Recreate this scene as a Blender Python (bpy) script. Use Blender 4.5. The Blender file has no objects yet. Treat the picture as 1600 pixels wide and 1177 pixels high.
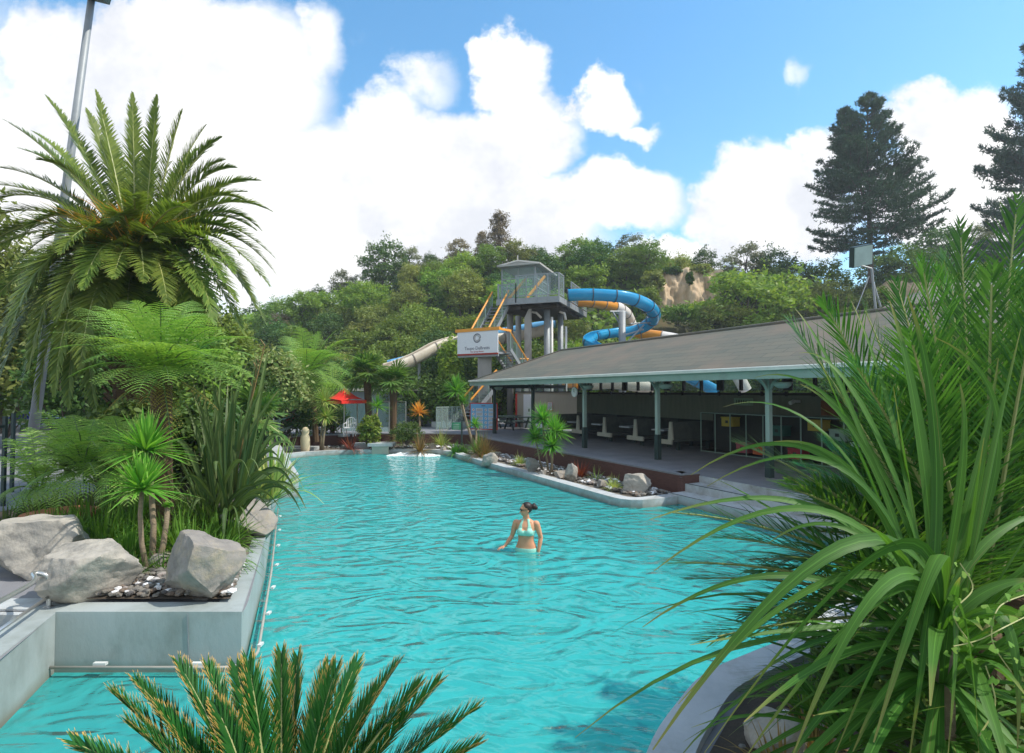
import bpy, bmesh, math, random
import numpy as np
from mathutils import Vector, Matrix, noise as mnoise
from mathutils.geometry import delaunay_2d_cdt

R = math.radians
rnd = random.Random(7)
rng = np.random.default_rng(11)
SC = bpy.context.scene
C = SC.collection

# ------------------------------------------------------------------ camera
CAM_Z = 2.9; F = 850.0; CX = 800.0; CY = 588.5; HOR = 612.0
PITCH = math.atan((HOR - CY) / F)
cam_d = bpy.data.cameras.new("camera"); cam = bpy.data.objects.new("camera", cam_d); C.objects.link(cam)
cam.location = (0, 0, CAM_Z); cam.rotation_euler = (math.pi / 2 + PITCH, 0, 0)
cam_d.sensor_width = 36; cam_d.lens = F / 1600 * 36; cam_d.clip_end = 3000; cam_d.clip_start = 0.05
SC.camera = cam
SC.view_settings.view_transform = 'Standard'; SC.view_settings.look = 'None'
SC.view_settings.gamma = 1; SC.view_settings.exposure = 0.4

# ------------------------------------------------------------------ sun + world
SUN_AZ = R(100)      # from +Y towards +X
SUN_EL = R(52)
sd = bpy.data.lights.new("sun", 'SUN'); so = bpy.data.objects.new("sun", sd); C.objects.link(so)
sd.energy = 3.6; sd.angle = R(0.6); sd.color = (1.0, 0.95, 0.86)
sun_dir = Vector((math.sin(SUN_AZ) * math.cos(SUN_EL), math.cos(SUN_AZ) * math.cos(SUN_EL), math.sin(SUN_EL)))
so.rotation_euler = sun_dir.to_track_quat('Z', 'Y').to_euler(); so.location = (20, 0, 40)

W = bpy.data.worlds.new("World"); SC.world = W; W.use_nodes = True
def build_world():
    nt = W.node_tree; N = nt.nodes; Lk = nt.links
    N.clear()
    def nd(t, **k):
        n = N.new(t)
        for a, b in k.items(): setattr(n, a, b)
        return n
    def inp(s, v):
        if isinstance(v, (int, float)): s.default_value = v
        elif isinstance(v, tuple): s.default_value = v
        else: Lk.new(v, s)
    def M(op, a, b=0.0, c=0.0, clamp=False):
        n = nd('ShaderNodeMath', operation=op, use_clamp=clamp)
        inp(n.inputs[0], a); inp(n.inputs[1], b); inp(n.inputs[2], c)
        return n.outputs[0]
    def mr(v, a, b, c=0.0, d=1.0, smooth=True):
        n = nd('ShaderNodeMapRange', interpolation_type='SMOOTHSTEP' if smooth else 'LINEAR')
        inp(n.inputs[0], v); n.inputs[1].default_value = a; n.inputs[2].default_value = b
        n.inputs[3].default_value = c; n.inputs[4].default_value = d
        return n.outputs[0]
    def mixc(f, a, b):
        n = nd('ShaderNodeMix', data_type='RGBA'); inp(n.inputs[0], f); inp(n.inputs[6], a); inp(n.inputs[7], b)
        return n.outputs[2]
    def noise(vec, sc, det=6, rough=0.55, lac=2.0):
        n = nd('ShaderNodeTexNoise'); Lk.new(vec, n.inputs['Vector'])
        n.inputs['Scale'].default_value = sc; n.inputs['Detail'].default_value = det; n.inputs['Roughness'].default_value = rough
        n.inputs['Lacunarity'].default_value = lac
        return n
    tc = nd('ShaderNodeTexCoord')
    sx = nd('ShaderNodeSeparateXYZ'); Lk.new(tc.outputs['Generated'], sx.inputs[0])
    x, y, z = sx.outputs
    yy = M('MAXIMUM', y, 0.08)
    u = M('DIVIDE', x, yy); v = M('DIVIDE', z, yy)
    cv = nd('ShaderNodeCombineXYZ'); Lk.new(u, cv.inputs[0]); Lk.new(v, cv.inputs[1])
    n1 = noise(cv.outputs[0], 5.5, 10, 0.62)
    n2 = noise(cv.outputs[0], 2.1, 3, 0.5)
    sc = nd('ShaderNodeSeparateColor'); Lk.new(n1.outputs['Color'], sc.inputs[0])
    sc2 = nd('ShaderNodeSeparateColor'); Lk.new(n2.outputs['Color'], sc2.inputs[0])
    du = M('MULTIPLY', M('SUBTRACT', sc.outputs[0], 0.5), 0.20); dv = M('MULTIPLY', M('SUBTRACT', sc.outputs[1], 0.5), 0.20)
    u2 = M('ADD', u, du); v2 = M('ADD', v, dv)
    # cumulus masses: centre (x, y), half sizes, weight, in hundredths of the photo's own frame
    blobs = [(180, 250, 330, 230, 1), (330, 120, 190, 150, 1), (60, 60, 130, 90, .8), (420, 330, 260, 190, 1), (250, 30, 130, 80, 1),
             (495, 45, 55, 75, .55), (600, 180, 75, 70, .7), (690, 260, 160, 110, 1), (790, 110, 70, 62, 1), (755, 70, 28, 20, .6), (815, 195, 95, 80, 1),
             (640, 380, 330, 90, 1), (800, 330, 150, 90, 1), (960, 300, 125, 66, 1), (945, 150, 62, 52, 1), (1000, 188, 40, 22, .6),
             (1180, 300, 105, 85, .95), (1150, 250, 50, 40, .7), (1050, 400, 120, 45, .9), (1290, 250, 60, 60, .7), (1230, 350, 130, 90, .9),
             (1460, 190, 85, 70, 1), (1530, 230, 90, 95, 1), (1480, 300, 150, 110, 1), (1600, 330, 120, 90, 1), (1250, 92, 26, 30, .42),
             (660, 110, 60, 60, .5), (570, 560, 700, 60, .7), (-150, 250, 220, 400, .8), (1750, 250, 130, 200, .7)]
    acc = None
    for bx, by, rx, ry, s in blobs:
        cu = (bx - CX) / F; cvv = (HOR - by) / F
        a = M('MULTIPLY', M('SUBTRACT', u2, cu), F / rx); b = M('MULTIPLY', M('SUBTRACT', v2, cvv), F / ry)
        q = M('MULTIPLY_ADD', a, a, M('MULTIPLY', b, b))
        g = M('MULTIPLY', M('SUBTRACT', 1.35, q), s * 0.74)
        acc = g if acc is None else M('MAXIMUM', acc, g)
    acc = M('MAXIMUM', acc, 0.0)
    front = mr(y, 0.25, 0.5)
    n3 = noise(tc.outputs['Generated'], 2.6, 7, 0.55)
    back = mr(n3.outputs['Fac'], 0.42, 0.6, 0.0, 0.8)
    dens = M('ADD', M('MULTIPLY', acc, front), M('MULTIPLY', back, M('SUBTRACT', 1.0, front)))
    dens = M('ADD', dens, M('MULTIPLY', M('SUBTRACT', n1.outputs['Fac'], 0.5), 0.95))
    cover = mr(dens, 0.12, 0.62)
    # cloud light: bright tops, pale grey shaded bodies
    n4 = noise(cv.outputs[0], 7.0, 7, 0.6)
    shade = M('ADD', M('MULTIPLY', n4.outputs['Fac'], 0.55), M('MULTIPLY', sc2.outputs[2], 0.55))
    light = mr(shade, 0.42, 0.62)
    ccol = mixc(light, (0.68, 0.70, 0.75, 1), (0.96, 0.95, 0.94, 1))
    sky = nd('ShaderNodeTexSky', sky_type='NISHITA'); sky.sun_disc = False
    sky.sun_elevation = SUN_EL; sky.sun_rotation = SUN_AZ
    sky.air_density = 1.1; sky.dust_density = 0.4; sky.ozone_density = 2.2
    hs = nd('ShaderNodeHueSaturation'); Lk.new(sky.outputs[0], hs.inputs['Color'])
    hs.inputs['Saturation'].default_value = 1.22; hs.inputs['Value'].default_value = 1.32; hs.inputs['Hue'].default_value = 0.488
    bg1 = nd('ShaderNodeBackground'); Lk.new(hs.outputs[0], bg1.inputs[0]); bg1.inputs[1].default_value = 0.15
    bg2 = nd('ShaderNodeBackground'); Lk.new(ccol, bg2.inputs[0]); bg2.inputs[1].default_value = 1.0
    up = mr(z, -0.03, 0.02)
    mx = nd('ShaderNodeMixShader'); Lk.new(M('MULTIPLY', cover, up), mx.inputs[0]); Lk.new(bg1.outputs[0], mx.inputs[1]); Lk.new(bg2.outputs[0], mx.inputs[2])
    out = nd('ShaderNodeOutputWorld'); Lk.new(mx.outputs[0], out.inputs[0])
    W.cycles.sampling_method = 'MANUAL'; W.cycles.sample_map_resolution = 512
build_world()
SC.cycles.max_bounces = 6; SC.cycles.transparent_max_bounces = 10; SC.cycles.diffuse_bounces = 3
SC.cycles.caustics_reflective = False; SC.cycles.caustics_refractive = False
SC.cycles.use_denoising = True

# ------------------------------------------------------------------ layout helpers (a photo pixel and a depth give a place)
def P(px, py, Y):
    a = px - CX; v = CY - py
    dy = F * math.cos(PITCH) - v * math.sin(PITCH); dz = F * math.sin(PITCH) + v * math.cos(PITCH)
    k = Y / dy
    return Vector((a * k, Y, CAM_Z + dz * k))
def G(px, py, z):
    a = px - CX; v = CY - py
    dy = F * math.cos(PITCH) - v * math.sin(PITCH); dz = F * math.sin(PITCH) + v * math.cos(PITCH)
    k = (z - CAM_Z) / dz
    return Vector((a * k, dy * k, z))
DA = Vector((0.4566, -0.8897, 0)); DN = Vector((0.8897, 0.4566, 0)); PO = Vector((4.93, 18.45, 0))
def L(s, w, z=0.0):            # pavilion frame: s along its length towards the viewer, w inwards from the posts
    return PO + DA * s + DN * w + Vector((0, 0, z))

# ------------------------------------------------------------------ mesh helpers
class MB:
    def __init__(s): s.V = []; s.F = []; s.T = []; s.n = 0; s.M = []; s.m = 0; s.X = []
    def add(s, vs, fs, t=0.5):
        vs = np.asarray([tuple(v) for v in vs] if not isinstance(vs, np.ndarray) else vs, float).reshape(-1, 3)
        b = s.n; s.V.append(vs); s.n += len(vs)
        s.T.append(np.full(len(vs), t) if np.isscalar(t) else np.asarray(t, float))
        for f in fs: s.F.append([b + i for i in f]); s.M.append(s.m)
        return s
    def quads(s, q, t=None):      # q (n,4,3)
        q = np.asarray(q, float).reshape(-1, 4, 3); n = len(q); b = s.n
        s.V.append(q.reshape(-1, 3)); s.n += 4 * n
        s.T.append(np.full(4 * n, .5) if t is None else np.asarray(t, float).reshape(-1))
        idx = (b + np.arange(4 * n)).reshape(n, 4); s.F.append(idx); s.M.append(np.full(n, s.m))
        return s
    def grid(s, a, t=None, wrap=False):   # a (k,m,3) shared vertices
        a = np.asarray(a, float); k, m = a.shape[:2]; b = s.n
        s.V.append(a.reshape(-1, 3)); s.n += k * m
        s.T.append(np.full(k * m, .5) if t is None else np.asarray(t, float).reshape(-1))
        i, j = np.meshgrid(np.arange(k - 1), np.arange(m if wrap else m - 1), indexing='ij'); j2 = (j + 1) % m
        f = np.stack([b + i * m + j, b + i * m + j2, b + (i + 1) * m + j2, b + (i + 1) * m + j], -1).reshape(-1, 4)
        s.F.append(f); s.M.append(np.full(len(f), s.m)); return s
    def obox(s, c, ax, ay, az):  # centre and three half axes
        c, ax, ay, az = map(Vector, (c, ax, ay, az)); vs = []
        for k in (-1, 1):
            for j in (-1, 1):
                for i in (-1, 1): vs.append(c + ax * i + ay * j + az * k)
        s.add(vs, [(0, 2, 3, 1), (4, 5, 7, 6), (0, 1, 5, 4), (2, 6, 7, 3), (0, 4, 6, 2), (1, 3, 7, 5)]); return s
    def box(s, c, d, rz=0.0):
        cz, sz = math.cos(rz), math.sin(rz)
        return s.obox(c, (cz * d[0] / 2, sz * d[0] / 2, 0), (-sz * d[1] / 2, cz * d[1] / 2, 0), (0, 0, d[2] / 2))
    def bar(s, a, b, w, h, up=(0, 0, 1)):
        a, b = Vector(a), Vector(b); d = b - a
        if d.length < 1e-6: return s
        t = d.normalized(); sd_ = t.cross(Vector(up))
        if sd_.length < 1e-4: sd_ = t.cross(Vector((1, 0, 0)))
        sd_.normalize(); u = sd_.cross(t)
        return s.obox((a + b) / 2, sd_ * w / 2, d / 2, u * h / 2)
    def tube(s, pts, r, n=8, cap=True):
        pts = [Vector(p) for p in pts]; k = len(pts); rr = r if isinstance(r, (list, tuple)) else [r] * k
        ref = Vector((0, 0, 1)); rings = []; pu = None
        for i, p in enumerate(pts):
            t = (pts[min(i + 1, k - 1)] - pts[max(i - 1, 0)]).normalized()
            u = (pu - t * pu.dot(t)) if pu is not None else t.cross(ref)
            if u.length < 1e-4: u = t.cross(Vector((1, 0, 0)))
            u.normalize(); pu = u; w = t.cross(u)
            rings.append([tuple(p + (u * math.cos(2 * math.pi * j / n) + w * math.sin(2 * math.pi * j / n)) * rr[i]) for j in range(n)])
        s.grid(np.array(rings), wrap=True)
        if cap:
            b = s.n - k * n
            s.F.append([b + j for j in range(n)][::-1]); s.M.append(s.m)
            s.F.append([b + (k - 1) * n + j for j in range(n)]); s.M.append(s.m)
        return s
    def lathe(s, c, prof, n=24, sx=1, sy=1):
        c = Vector(c)
        s.grid(np.array([[(c.x + r * math.cos(2 * math.pi * j / n) * sx, c.y + r * math.sin(2 * math.pi * j / n) * sy, c.z + z) for j in range(n)] for r, z in prof]), wrap=True); return s
    def prism(s, poly, z0, z1, top=True, bot=True):
        n = len(poly); vs = [(p[0], p[1], z0) for p in poly] + [(p[0], p[1], z1) for p in poly]
        fs = [(i, (i + 1) % n, n + (i + 1) % n, n + i) for i in range(n)]
        if bot: fs.append(tuple(range(n))[::-1])
        if top: fs.append(tuple(range(n, 2 * n)))
        s.add(vs, fs); return s
    def merge(s, o, m):
        for f in o.F: s.F.append(f + s.n if isinstance(f, np.ndarray) else [i + s.n for i in f]); s.M.append(np.full(len(f), m) if isinstance(f, np.ndarray) else m)
        s.X += [(b0 + s.n, arr) for b0, arr in o.X]; s.V += o.V; s.T += o.T; s.n += o.n; return s
    def mesh(s, name, smooth=False):
        me = bpy.data.meshes.new(name)
        if not s.V: return me
        V = np.concatenate(s.V); sizes = []; loops = []; mats = []
        for f, m in zip(s.F, s.M):
            if isinstance(f, np.ndarray):
                sizes.append(np.full(len(f), f.shape[1])); loops.append(f.reshape(-1)); mats.append(m)
            else:
                sizes.append(np.array([len(f)])); loops.append(np.array(f)); mats.append(np.array([m]))
        sizes = np.concatenate(sizes).astype(np.int32); loops = np.concatenate(loops).astype(np.int32); mats = np.concatenate(mats).astype(np.int32)
        me.vertices.add(len(V)); me.vertices.foreach_set('co', V.astype(np.float32).reshape(-1))
        me.loops.add(len(loops)); me.loops.foreach_set('vertex_index', loops)
        me.polygons.add(len(sizes)); st = np.concatenate([[0], np.cumsum(sizes)[:-1]]).astype(np.int32)
        me.polygons.foreach_set('loop_start', st)
        me.polygons.foreach_set('material_index', mats)
        me.polygons.foreach_set('use_smooth', np.full(len(sizes), smooth))
        at = me.attributes.new('t', 'FLOAT', 'POINT'); at.data.foreach_set('value', np.concatenate(s.T).astype(np.float32))
        if s.X:
            ac = np.full(len(V), .5, np.float32)
            for b0, arr in s.X: ac[b0:b0 + len(arr)] = arr
            at = me.attributes.new('across', 'FLOAT', 'POINT'); at.data.foreach_set('value', ac)
        me.update(calc_edges=True); me.validate()
        return me

def build(name, mb, mats, parent=None, smooth=False, world=True, label=None):
    if isinstance(mb, MB):
        me = mb.mesh(name, smooth)
    else: me = mb
    o = bpy.data.objects.new(name, me); C.objects.link(o)
    for m in (mats if isinstance(mats, (list, tuple)) else [mats]): me.materials.append(m)
    if parent is not None:
        o.parent = parent
        if world:
            off = Vector((0, 0, 0)); p = parent
            while p is not None: off += p.location; p = p.parent
            n = len(me.vertices); co = np.empty(n * 3, np.float32); me.vertices.foreach_get('co', co)
            co = co.reshape(-1, 3) - np.array(off, np.float32); me.vertices.foreach_set('co', co.reshape(-1)); me.update()
    if label: o['label'] = label
    return o
def thing(name, label, cat, loc=(0, 0, 0), group=None, rz=0.0):
    o = bpy.data.objects.new(name, None); C.objects.link(o); o.empty_display_size = 0.2
    o.location = loc; o.rotation_euler = (0, 0, rz); o['label'] = label; o['category'] = cat
    if group: o['group'] = group
    return o
def solo(name, mb, mats, label, cat, group=None, smooth=False):
    o = build(name, mb, mats, None, smooth); o['label'] = label; o['category'] = cat
    if group: o['group'] = group
    return o
def struct(name, mb, mats, smooth=False, kind='structure', label=None):
    o = build(name, mb, mats, None, smooth); o['kind'] = kind
    if label: o['label'] = label
    return o
def dup(root, loc, rz=0.0, scale=1.0, label=None, group=None):
    r = root.copy(); C.objects.link(r); r.location = loc; r.rotation_euler = (0, 0, rz)
    r.scale = (scale,) * 3 if isinstance(scale, (int, float)) else scale
    if label: r['label'] = label
    if group: r['group'] = group
    for ch in list(root.children):
        c = ch.copy(); C.objects.link(c); c.parent = r
        for g in list(ch.children):
            d = g.copy(); C.objects.link(d); d.parent = c
    return r

# ------------------------------------------------------------------ materials
def new_mat(name):
    m = bpy.data.materials.new(name); m.use_nodes = True; nt = m.node_tree; nt.nodes.clear(); return m, nt
def pm(name, c1, c2=None, scale=4.0, rough=0.7, bump=0.0, bscale=30.0, metal=0.0, spec=0.4, detail=6, contrast=0.25, coat=0.0, stretch=(1, 1, 1), dirt=None, dscale=1.3):
    m, nt = new_mat(name); N = nt.nodes; Lk = nt.links
    b = N.new('ShaderNodeBsdfPrincipled'); o = N.new('ShaderNodeOutputMaterial'); Lk.new(b.outputs[0], o.inputs[0])
    b.inputs['Roughness'].default_value = rough; b.inputs['Metallic'].default_value = metal
    b.inputs['Specular IOR Level'].default_value = spec; b.inputs['Coat Weight'].default_value = coat
    tc = N.new('ShaderNodeTexCoord'); mp = N.new('ShaderNodeMapping'); Lk.new(tc.outputs['Object'], mp.inputs[0]); mp.inputs['Scale'].default_value = stretch
    c2 = c2 or tuple(x * 0.8 for x in c1)
    n = N.new('ShaderNodeTexNoise'); n.inputs['Scale'].default_value = scale; n.inputs['Detail'].default_value = detail; n.inputs['Roughness'].default_value = .6; Lk.new(mp.outputs[0], n.inputs[0])
    mr = N.new('ShaderNodeMapRange'); mr.inputs[1].default_value = .5 - contrast; mr.inputs[2].default_value = .5 + contrast; Lk.new(n.outputs['Fac'], mr.inputs[0])
    mx = N.new('ShaderNodeMix'); mx.data_type = 'RGBA'; Lk.new(mr.outputs[0], mx.inputs[0]); mx.inputs[6].default_value = (*c1, 1); mx.inputs[7].default_value = (*c2, 1)
    col = mx.outputs[2]
    if dirt:
        n2 = N.new('ShaderNodeTexNoise'); n2.inputs['Scale'].default_value = dscale; n2.inputs['Detail'].default_value = 8; n2.inputs['Roughness'].default_value = .7; Lk.new(mp.outputs[0], n2.inputs[0])
        r2 = N.new('ShaderNodeMapRange'); r2.inputs[1].default_value = .5; r2.inputs[2].default_value = .72; Lk.new(n2.outputs['Fac'], r2.inputs[0])
        m2 = N.new('ShaderNodeMix'); m2.data_type = 'RGBA'; Lk.new(r2.outputs[0], m2.inputs[0]); Lk.new(col, m2.inputs[6]); m2.inputs[7].default_value = (*dirt, 1); col = m2.outputs[2]
    Lk.new(col, b.inputs['Base Color'])
    if bump:
        n3 = N.new('ShaderNodeTexNoise'); n3.inputs['Scale'].default_value = bscale; n3.inputs['Detail'].default_value = 8; n3.inputs['Roughness'].default_value = .65; Lk.new(mp.outputs[0], n3.inputs[0])
        bp = N.new('ShaderNodeBump'); bp.inputs['Strength'].default_value = bump; bp.inputs['Distance'].default_value = 0.02; Lk.new(n3.outputs['Fac'], bp.inputs['Height']); Lk.new(bp.outputs[0], b.inputs['Normal'])
    return m
def leafmat(name, c1, c2, tip=None, tip_at=(0.86, 1.0), trans=0.35, rough=0.5, spec=0.22, objvar=0.25, mid=None, veins=0.0):
    m, nt = new_mat(name); N = nt.nodes; Lk = nt.links
    geo = N.new('ShaderNodeNewGeometry'); oi = N.new('ShaderNodeObjectInfo')
    mx = N.new('ShaderNodeMix'); mx.data_type = 'RGBA'; Lk.new(geo.outputs['Random Per Island'], mx.inputs[0]); mx.inputs[6].default_value = (*c1, 1); mx.inputs[7].default_value = (*c2, 1)
    col = mx.outputs[2]
    if tip:
        at = N.new('ShaderNodeAttribute'); at.attribute_name = 't'
        mr = N.new('ShaderNodeMapRange'); mr.inputs[1].default_value = tip_at[0]; mr.inputs[2].default_value = tip_at[1]; Lk.new(at.outputs['Fac'], mr.inputs[0])
        m2 = N.new('ShaderNodeMix'); m2.data_type = 'RGBA'; Lk.new(mr.outputs[0], m2.inputs[0]); Lk.new(col, m2.inputs[6]); m2.inputs[7].default_value = (*tip, 1); col = m2.outputs[2]
    if veins:          # fine lengthwise veins, a pale midrib and mottling along the blade
        ax = N.new('ShaderNodeAttribute'); ax.attribute_name = 'across'; al = N.new('ShaderNodeAttribute'); al.attribute_name = 't'
        cv = N.new('ShaderNodeCombineXYZ'); s1 = N.new('ShaderNodeMath'); s1.operation = 'MULTIPLY'; Lk.new(ax.outputs['Fac'], s1.inputs[0]); s1.inputs[1].default_value = 22; Lk.new(s1.outputs[0], cv.inputs[0])
        s2 = N.new('ShaderNodeMath'); s2.operation = 'MULTIPLY'; Lk.new(al.outputs['Fac'], s2.inputs[0]); s2.inputs[1].default_value = 2.5; Lk.new(s2.outputs[0], cv.inputs[1])
        s3 = N.new('ShaderNodeMath'); s3.operation = 'MULTIPLY'; Lk.new(geo.outputs['Random Per Island'], s3.inputs[0]); s3.inputs[1].default_value = 50; Lk.new(s3.outputs[0], cv.inputs[2])
        nz = N.new('ShaderNodeTexNoise'); nz.inputs['Scale'].default_value = 1; nz.inputs['Detail'].default_value = 4; Lk.new(cv.outputs[0], nz.inputs[0])
        r1 = N.new('ShaderNodeMapRange'); r1.inputs[1].default_value = .3; r1.inputs[2].default_value = .7; r1.inputs[3].default_value = 1 - veins; r1.inputs[4].default_value = 1 + veins * .8; Lk.new(nz.outputs['Fac'], r1.inputs[0])
        mv = N.new('ShaderNodeMix'); mv.data_type = 'RGBA'; mv.blend_type = 'MULTIPLY'; mv.inputs[0].default_value = 1; Lk.new(col, mv.inputs[6]); Lk.new(r1.outputs[0], mv.inputs[7]); col = mv.outputs[2]
        d1 = N.new('ShaderNodeMath'); d1.operation = 'SUBTRACT'; Lk.new(ax.outputs['Fac'], d1.inputs[0]); d1.inputs[1].default_value = .5
        d2 = N.new('ShaderNodeMath'); d2.operation = 'ABSOLUTE'; Lk.new(d1.outputs[0], d2.inputs[0])
        r2 = N.new('ShaderNodeMapRange'); r2.inputs[1].default_value = .02; r2.inputs[2].default_value = .06; r2.inputs[3].default_value = .4; r2.inputs[4].default_value = 0; Lk.new(d2.outputs[0], r2.inputs[0])
        mm = N.new('ShaderNodeMix'); mm.data_type = 'RGBA'; Lk.new(r2.outputs[0], mm.inputs[0]); Lk.new(col, mm.inputs[6]); mm.inputs[7].default_value = (*[min(1, q * 1.9) for q in c2], 1); col = mm.outputs[2]
        # dry brown blotches on some blades
        nb = N.new('ShaderNodeTexNoise'); nb.inputs['Scale'].default_value = .55; nb.inputs['Detail'].default_value = 6; Lk.new(cv.outputs[0], nb.inputs[0])
        r3 = N.new('ShaderNodeMapRange'); r3.inputs[1].default_value = .66; r3.inputs[2].default_value = .72; r3.inputs[4].default_value = .75; Lk.new(nb.outputs['Fac'], r3.inputs[0])
        mb_ = N.new('ShaderNodeMix'); mb_.data_type = 'RGBA'; Lk.new(r3.outputs[0], mb_.inputs[0]); Lk.new(col, mb_.inputs[6]); mb_.inputs[7].default_value = (.30, .22, .09, 1); col = mb_.outputs[2]
    hs = N.new('ShaderNodeHueSaturation'); Lk.new(col, hs.inputs['Color'])
    v = N.new('ShaderNodeMapRange'); Lk.new(oi.outputs['Random'], v.inputs[0]); v.inputs[3].default_value = 1 - objvar; v.inputs[4].default_value = 1 + objvar; Lk.new(v.outputs[0], hs.inputs['Value'])
    h = N.new('ShaderNodeMath'); h.operation = 'MULTIPLY'; Lk.new(oi.outputs['Random'], h.inputs[0]); h.inputs[1].default_value = 7.31
    fr = N.new('ShaderNodeMath'); fr.operation = 'FRACT'; Lk.new(h.outputs[0], fr.inputs[0])
    hh = N.new('ShaderNodeMapRange'); Lk.new(fr.outputs[0], hh.inputs[0]); hh.inputs[3].default_value = 0.5 - objvar * .07; hh.inputs[4].default_value = 0.5 + objvar * .07; Lk.new(hh.outputs[0], hs.inputs['Hue'])
    b = N.new('ShaderNodeBsdfPrincipled'); Lk.new(hs.outputs[0], b.inputs['Base Color']); b.inputs['Roughness'].default_value = rough; b.inputs['Specular IOR Level'].default_value = spec
    t = N.new('ShaderNodeBsdfTranslucent')
    g = N.new('ShaderNodeMix'); g.data_type = 'RGBA'; g.blend_type = 'MULTIPLY'; g.inputs[0].default_value = 1; Lk.new(hs.outputs[0], g.inputs[6]); g.inputs[7].default_value = (1.5, 1.5, .7, 1); Lk.new(g.outputs[2], t.inputs[0])
    ms = N.new('ShaderNodeMixShader'); ms.inputs[0].default_value = trans; Lk.new(b.outputs[0], ms.inputs[1]); Lk.new(t.outputs[0], ms.inputs[2])
    o = N.new('ShaderNodeOutputMaterial'); Lk.new(ms.outputs[0], o.inputs[0])
    return m
def glassmat(name, tint, alpha=0.35, rough=0.05):
    m, nt = new_mat(name); N = nt.nodes; Lk = nt.links
    tr = N.new('ShaderNodeBsdfTransparent'); tr.inputs[0].default_value = (*tint, 1)
    b = N.new('ShaderNodeBsdfPrincipled'); b.inputs['Base Color'].default_value = (*tint, 1); b.inputs['Roughness'].default_value = rough
    ms = N.new('ShaderNodeMixShader'); ms.inputs[0].default_value = alpha; Lk.new(tr.outputs[0], ms.inputs[1]); Lk.new(b.outputs[0], ms.inputs[2])
    o = N.new('ShaderNodeOutputMaterial'); Lk.new(ms.outputs[0], o.inputs[0]); return m

M = {}
M['conc'] = pm('pale_painted_concrete', (.50, .52, .54), (.40, .42, .44), 2.5, .75, .25, 25, dirt=(.26, .27, .26))
M['coping'] = pm('coping_paint', (.52, .54, .54), (.38, .40, .40), 3, .75, .35, 18, dirt=(.26, .25, .22))
M['poolwall'] = pm('grey_pool_wall_paint', (.40, .44, .43), (.33, .37, .36), 1.2, .6, .2, 12, dirt=(.24, .27, .25), stretch=(1, 1, .5))
def tideline(m, z0=.01, z1=.13, col=(.20, .19, .14)):
    N = m.node_tree.nodes; Lk = m.node_tree.links; b = next(n for n in N if n.type == 'BSDF_PRINCIPLED'); src = b.inputs['Base Color'].links[0].from_socket
    ge = N.new('ShaderNodeNewGeometry'); sp = N.new('ShaderNodeSeparateXYZ'); Lk.new(ge.outputs['Position'], sp.inputs[0])
    nz = N.new('ShaderNodeTexNoise'); nz.inputs['Scale'].default_value = 3; nz.inputs['Detail'].default_value = 6; Lk.new(ge.outputs['Position'], nz.inputs[0])
    ad = N.new('ShaderNodeMath'); ad.operation = 'MULTIPLY_ADD'; Lk.new(nz.outputs['Fac'], ad.inputs[0]); ad.inputs[1].default_value = -.12; Lk.new(sp.outputs[2], ad.inputs[2])
    r = N.new('ShaderNodeMapRange'); r.inputs[1].default_value = z0 - .06; r.inputs[2].default_value = z1 - .06; r.inputs[3].default_value = .7; r.inputs[4].default_value = 0; Lk.new(ad.outputs[0], r.inputs[0])
    mx = N.new('ShaderNodeMix'); mx.data_type = 'RGBA'; Lk.new(r.outputs[0], mx.inputs[0]); Lk.new(src, mx.inputs[6]); mx.inputs[7].default_value = (*col, 1); Lk.new(mx.outputs[2], b.inputs['Base Color'])
tideline(M['poolwall']); tideline(M['coping'])
M['poolfloor'] = pm('cyan_pool_floor', (.10, .66, .70), (.16, .74, .76), 1.0, .8, .1, 5, dirt=(.32, .80, .80), dscale=.35)
M['deck'] = pm('grey_deck_concrete', (.24, .24, .25), (.17, .17, .185), 1.6, .85, .3, 30, dirt=(.25, .25, .25))
M['soil'] = pm('garden_soil', (.10, .075, .05), (.05, .04, .03), 9, .95, .8, 40)
M['bed'] = pm('gravel_bed_soil', (.20, .17, .13), (.12, .10, .08), 12, .95, .8, 50)
M['hill'] = pm('hillside_ground', (.05, .07, .02), (.03, .05, .015), .7, .95, .5, 3, dirt=(.12, .09, .04), dscale=.25)
M['maroon'] = pm('maroon_stained_timber', (.13, .06, .045), (.08, .035, .028), 6, .8, .4, 30, stretch=(1, 1, 5))
M['stone'] = pm('grey_volcanic_rock', (.34, .31, .27), (.19, .175, .16), 3.5, .92, 1.0, 9, dirt=(.40, .33, .22), dscale=2.8, detail=10)
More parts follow.
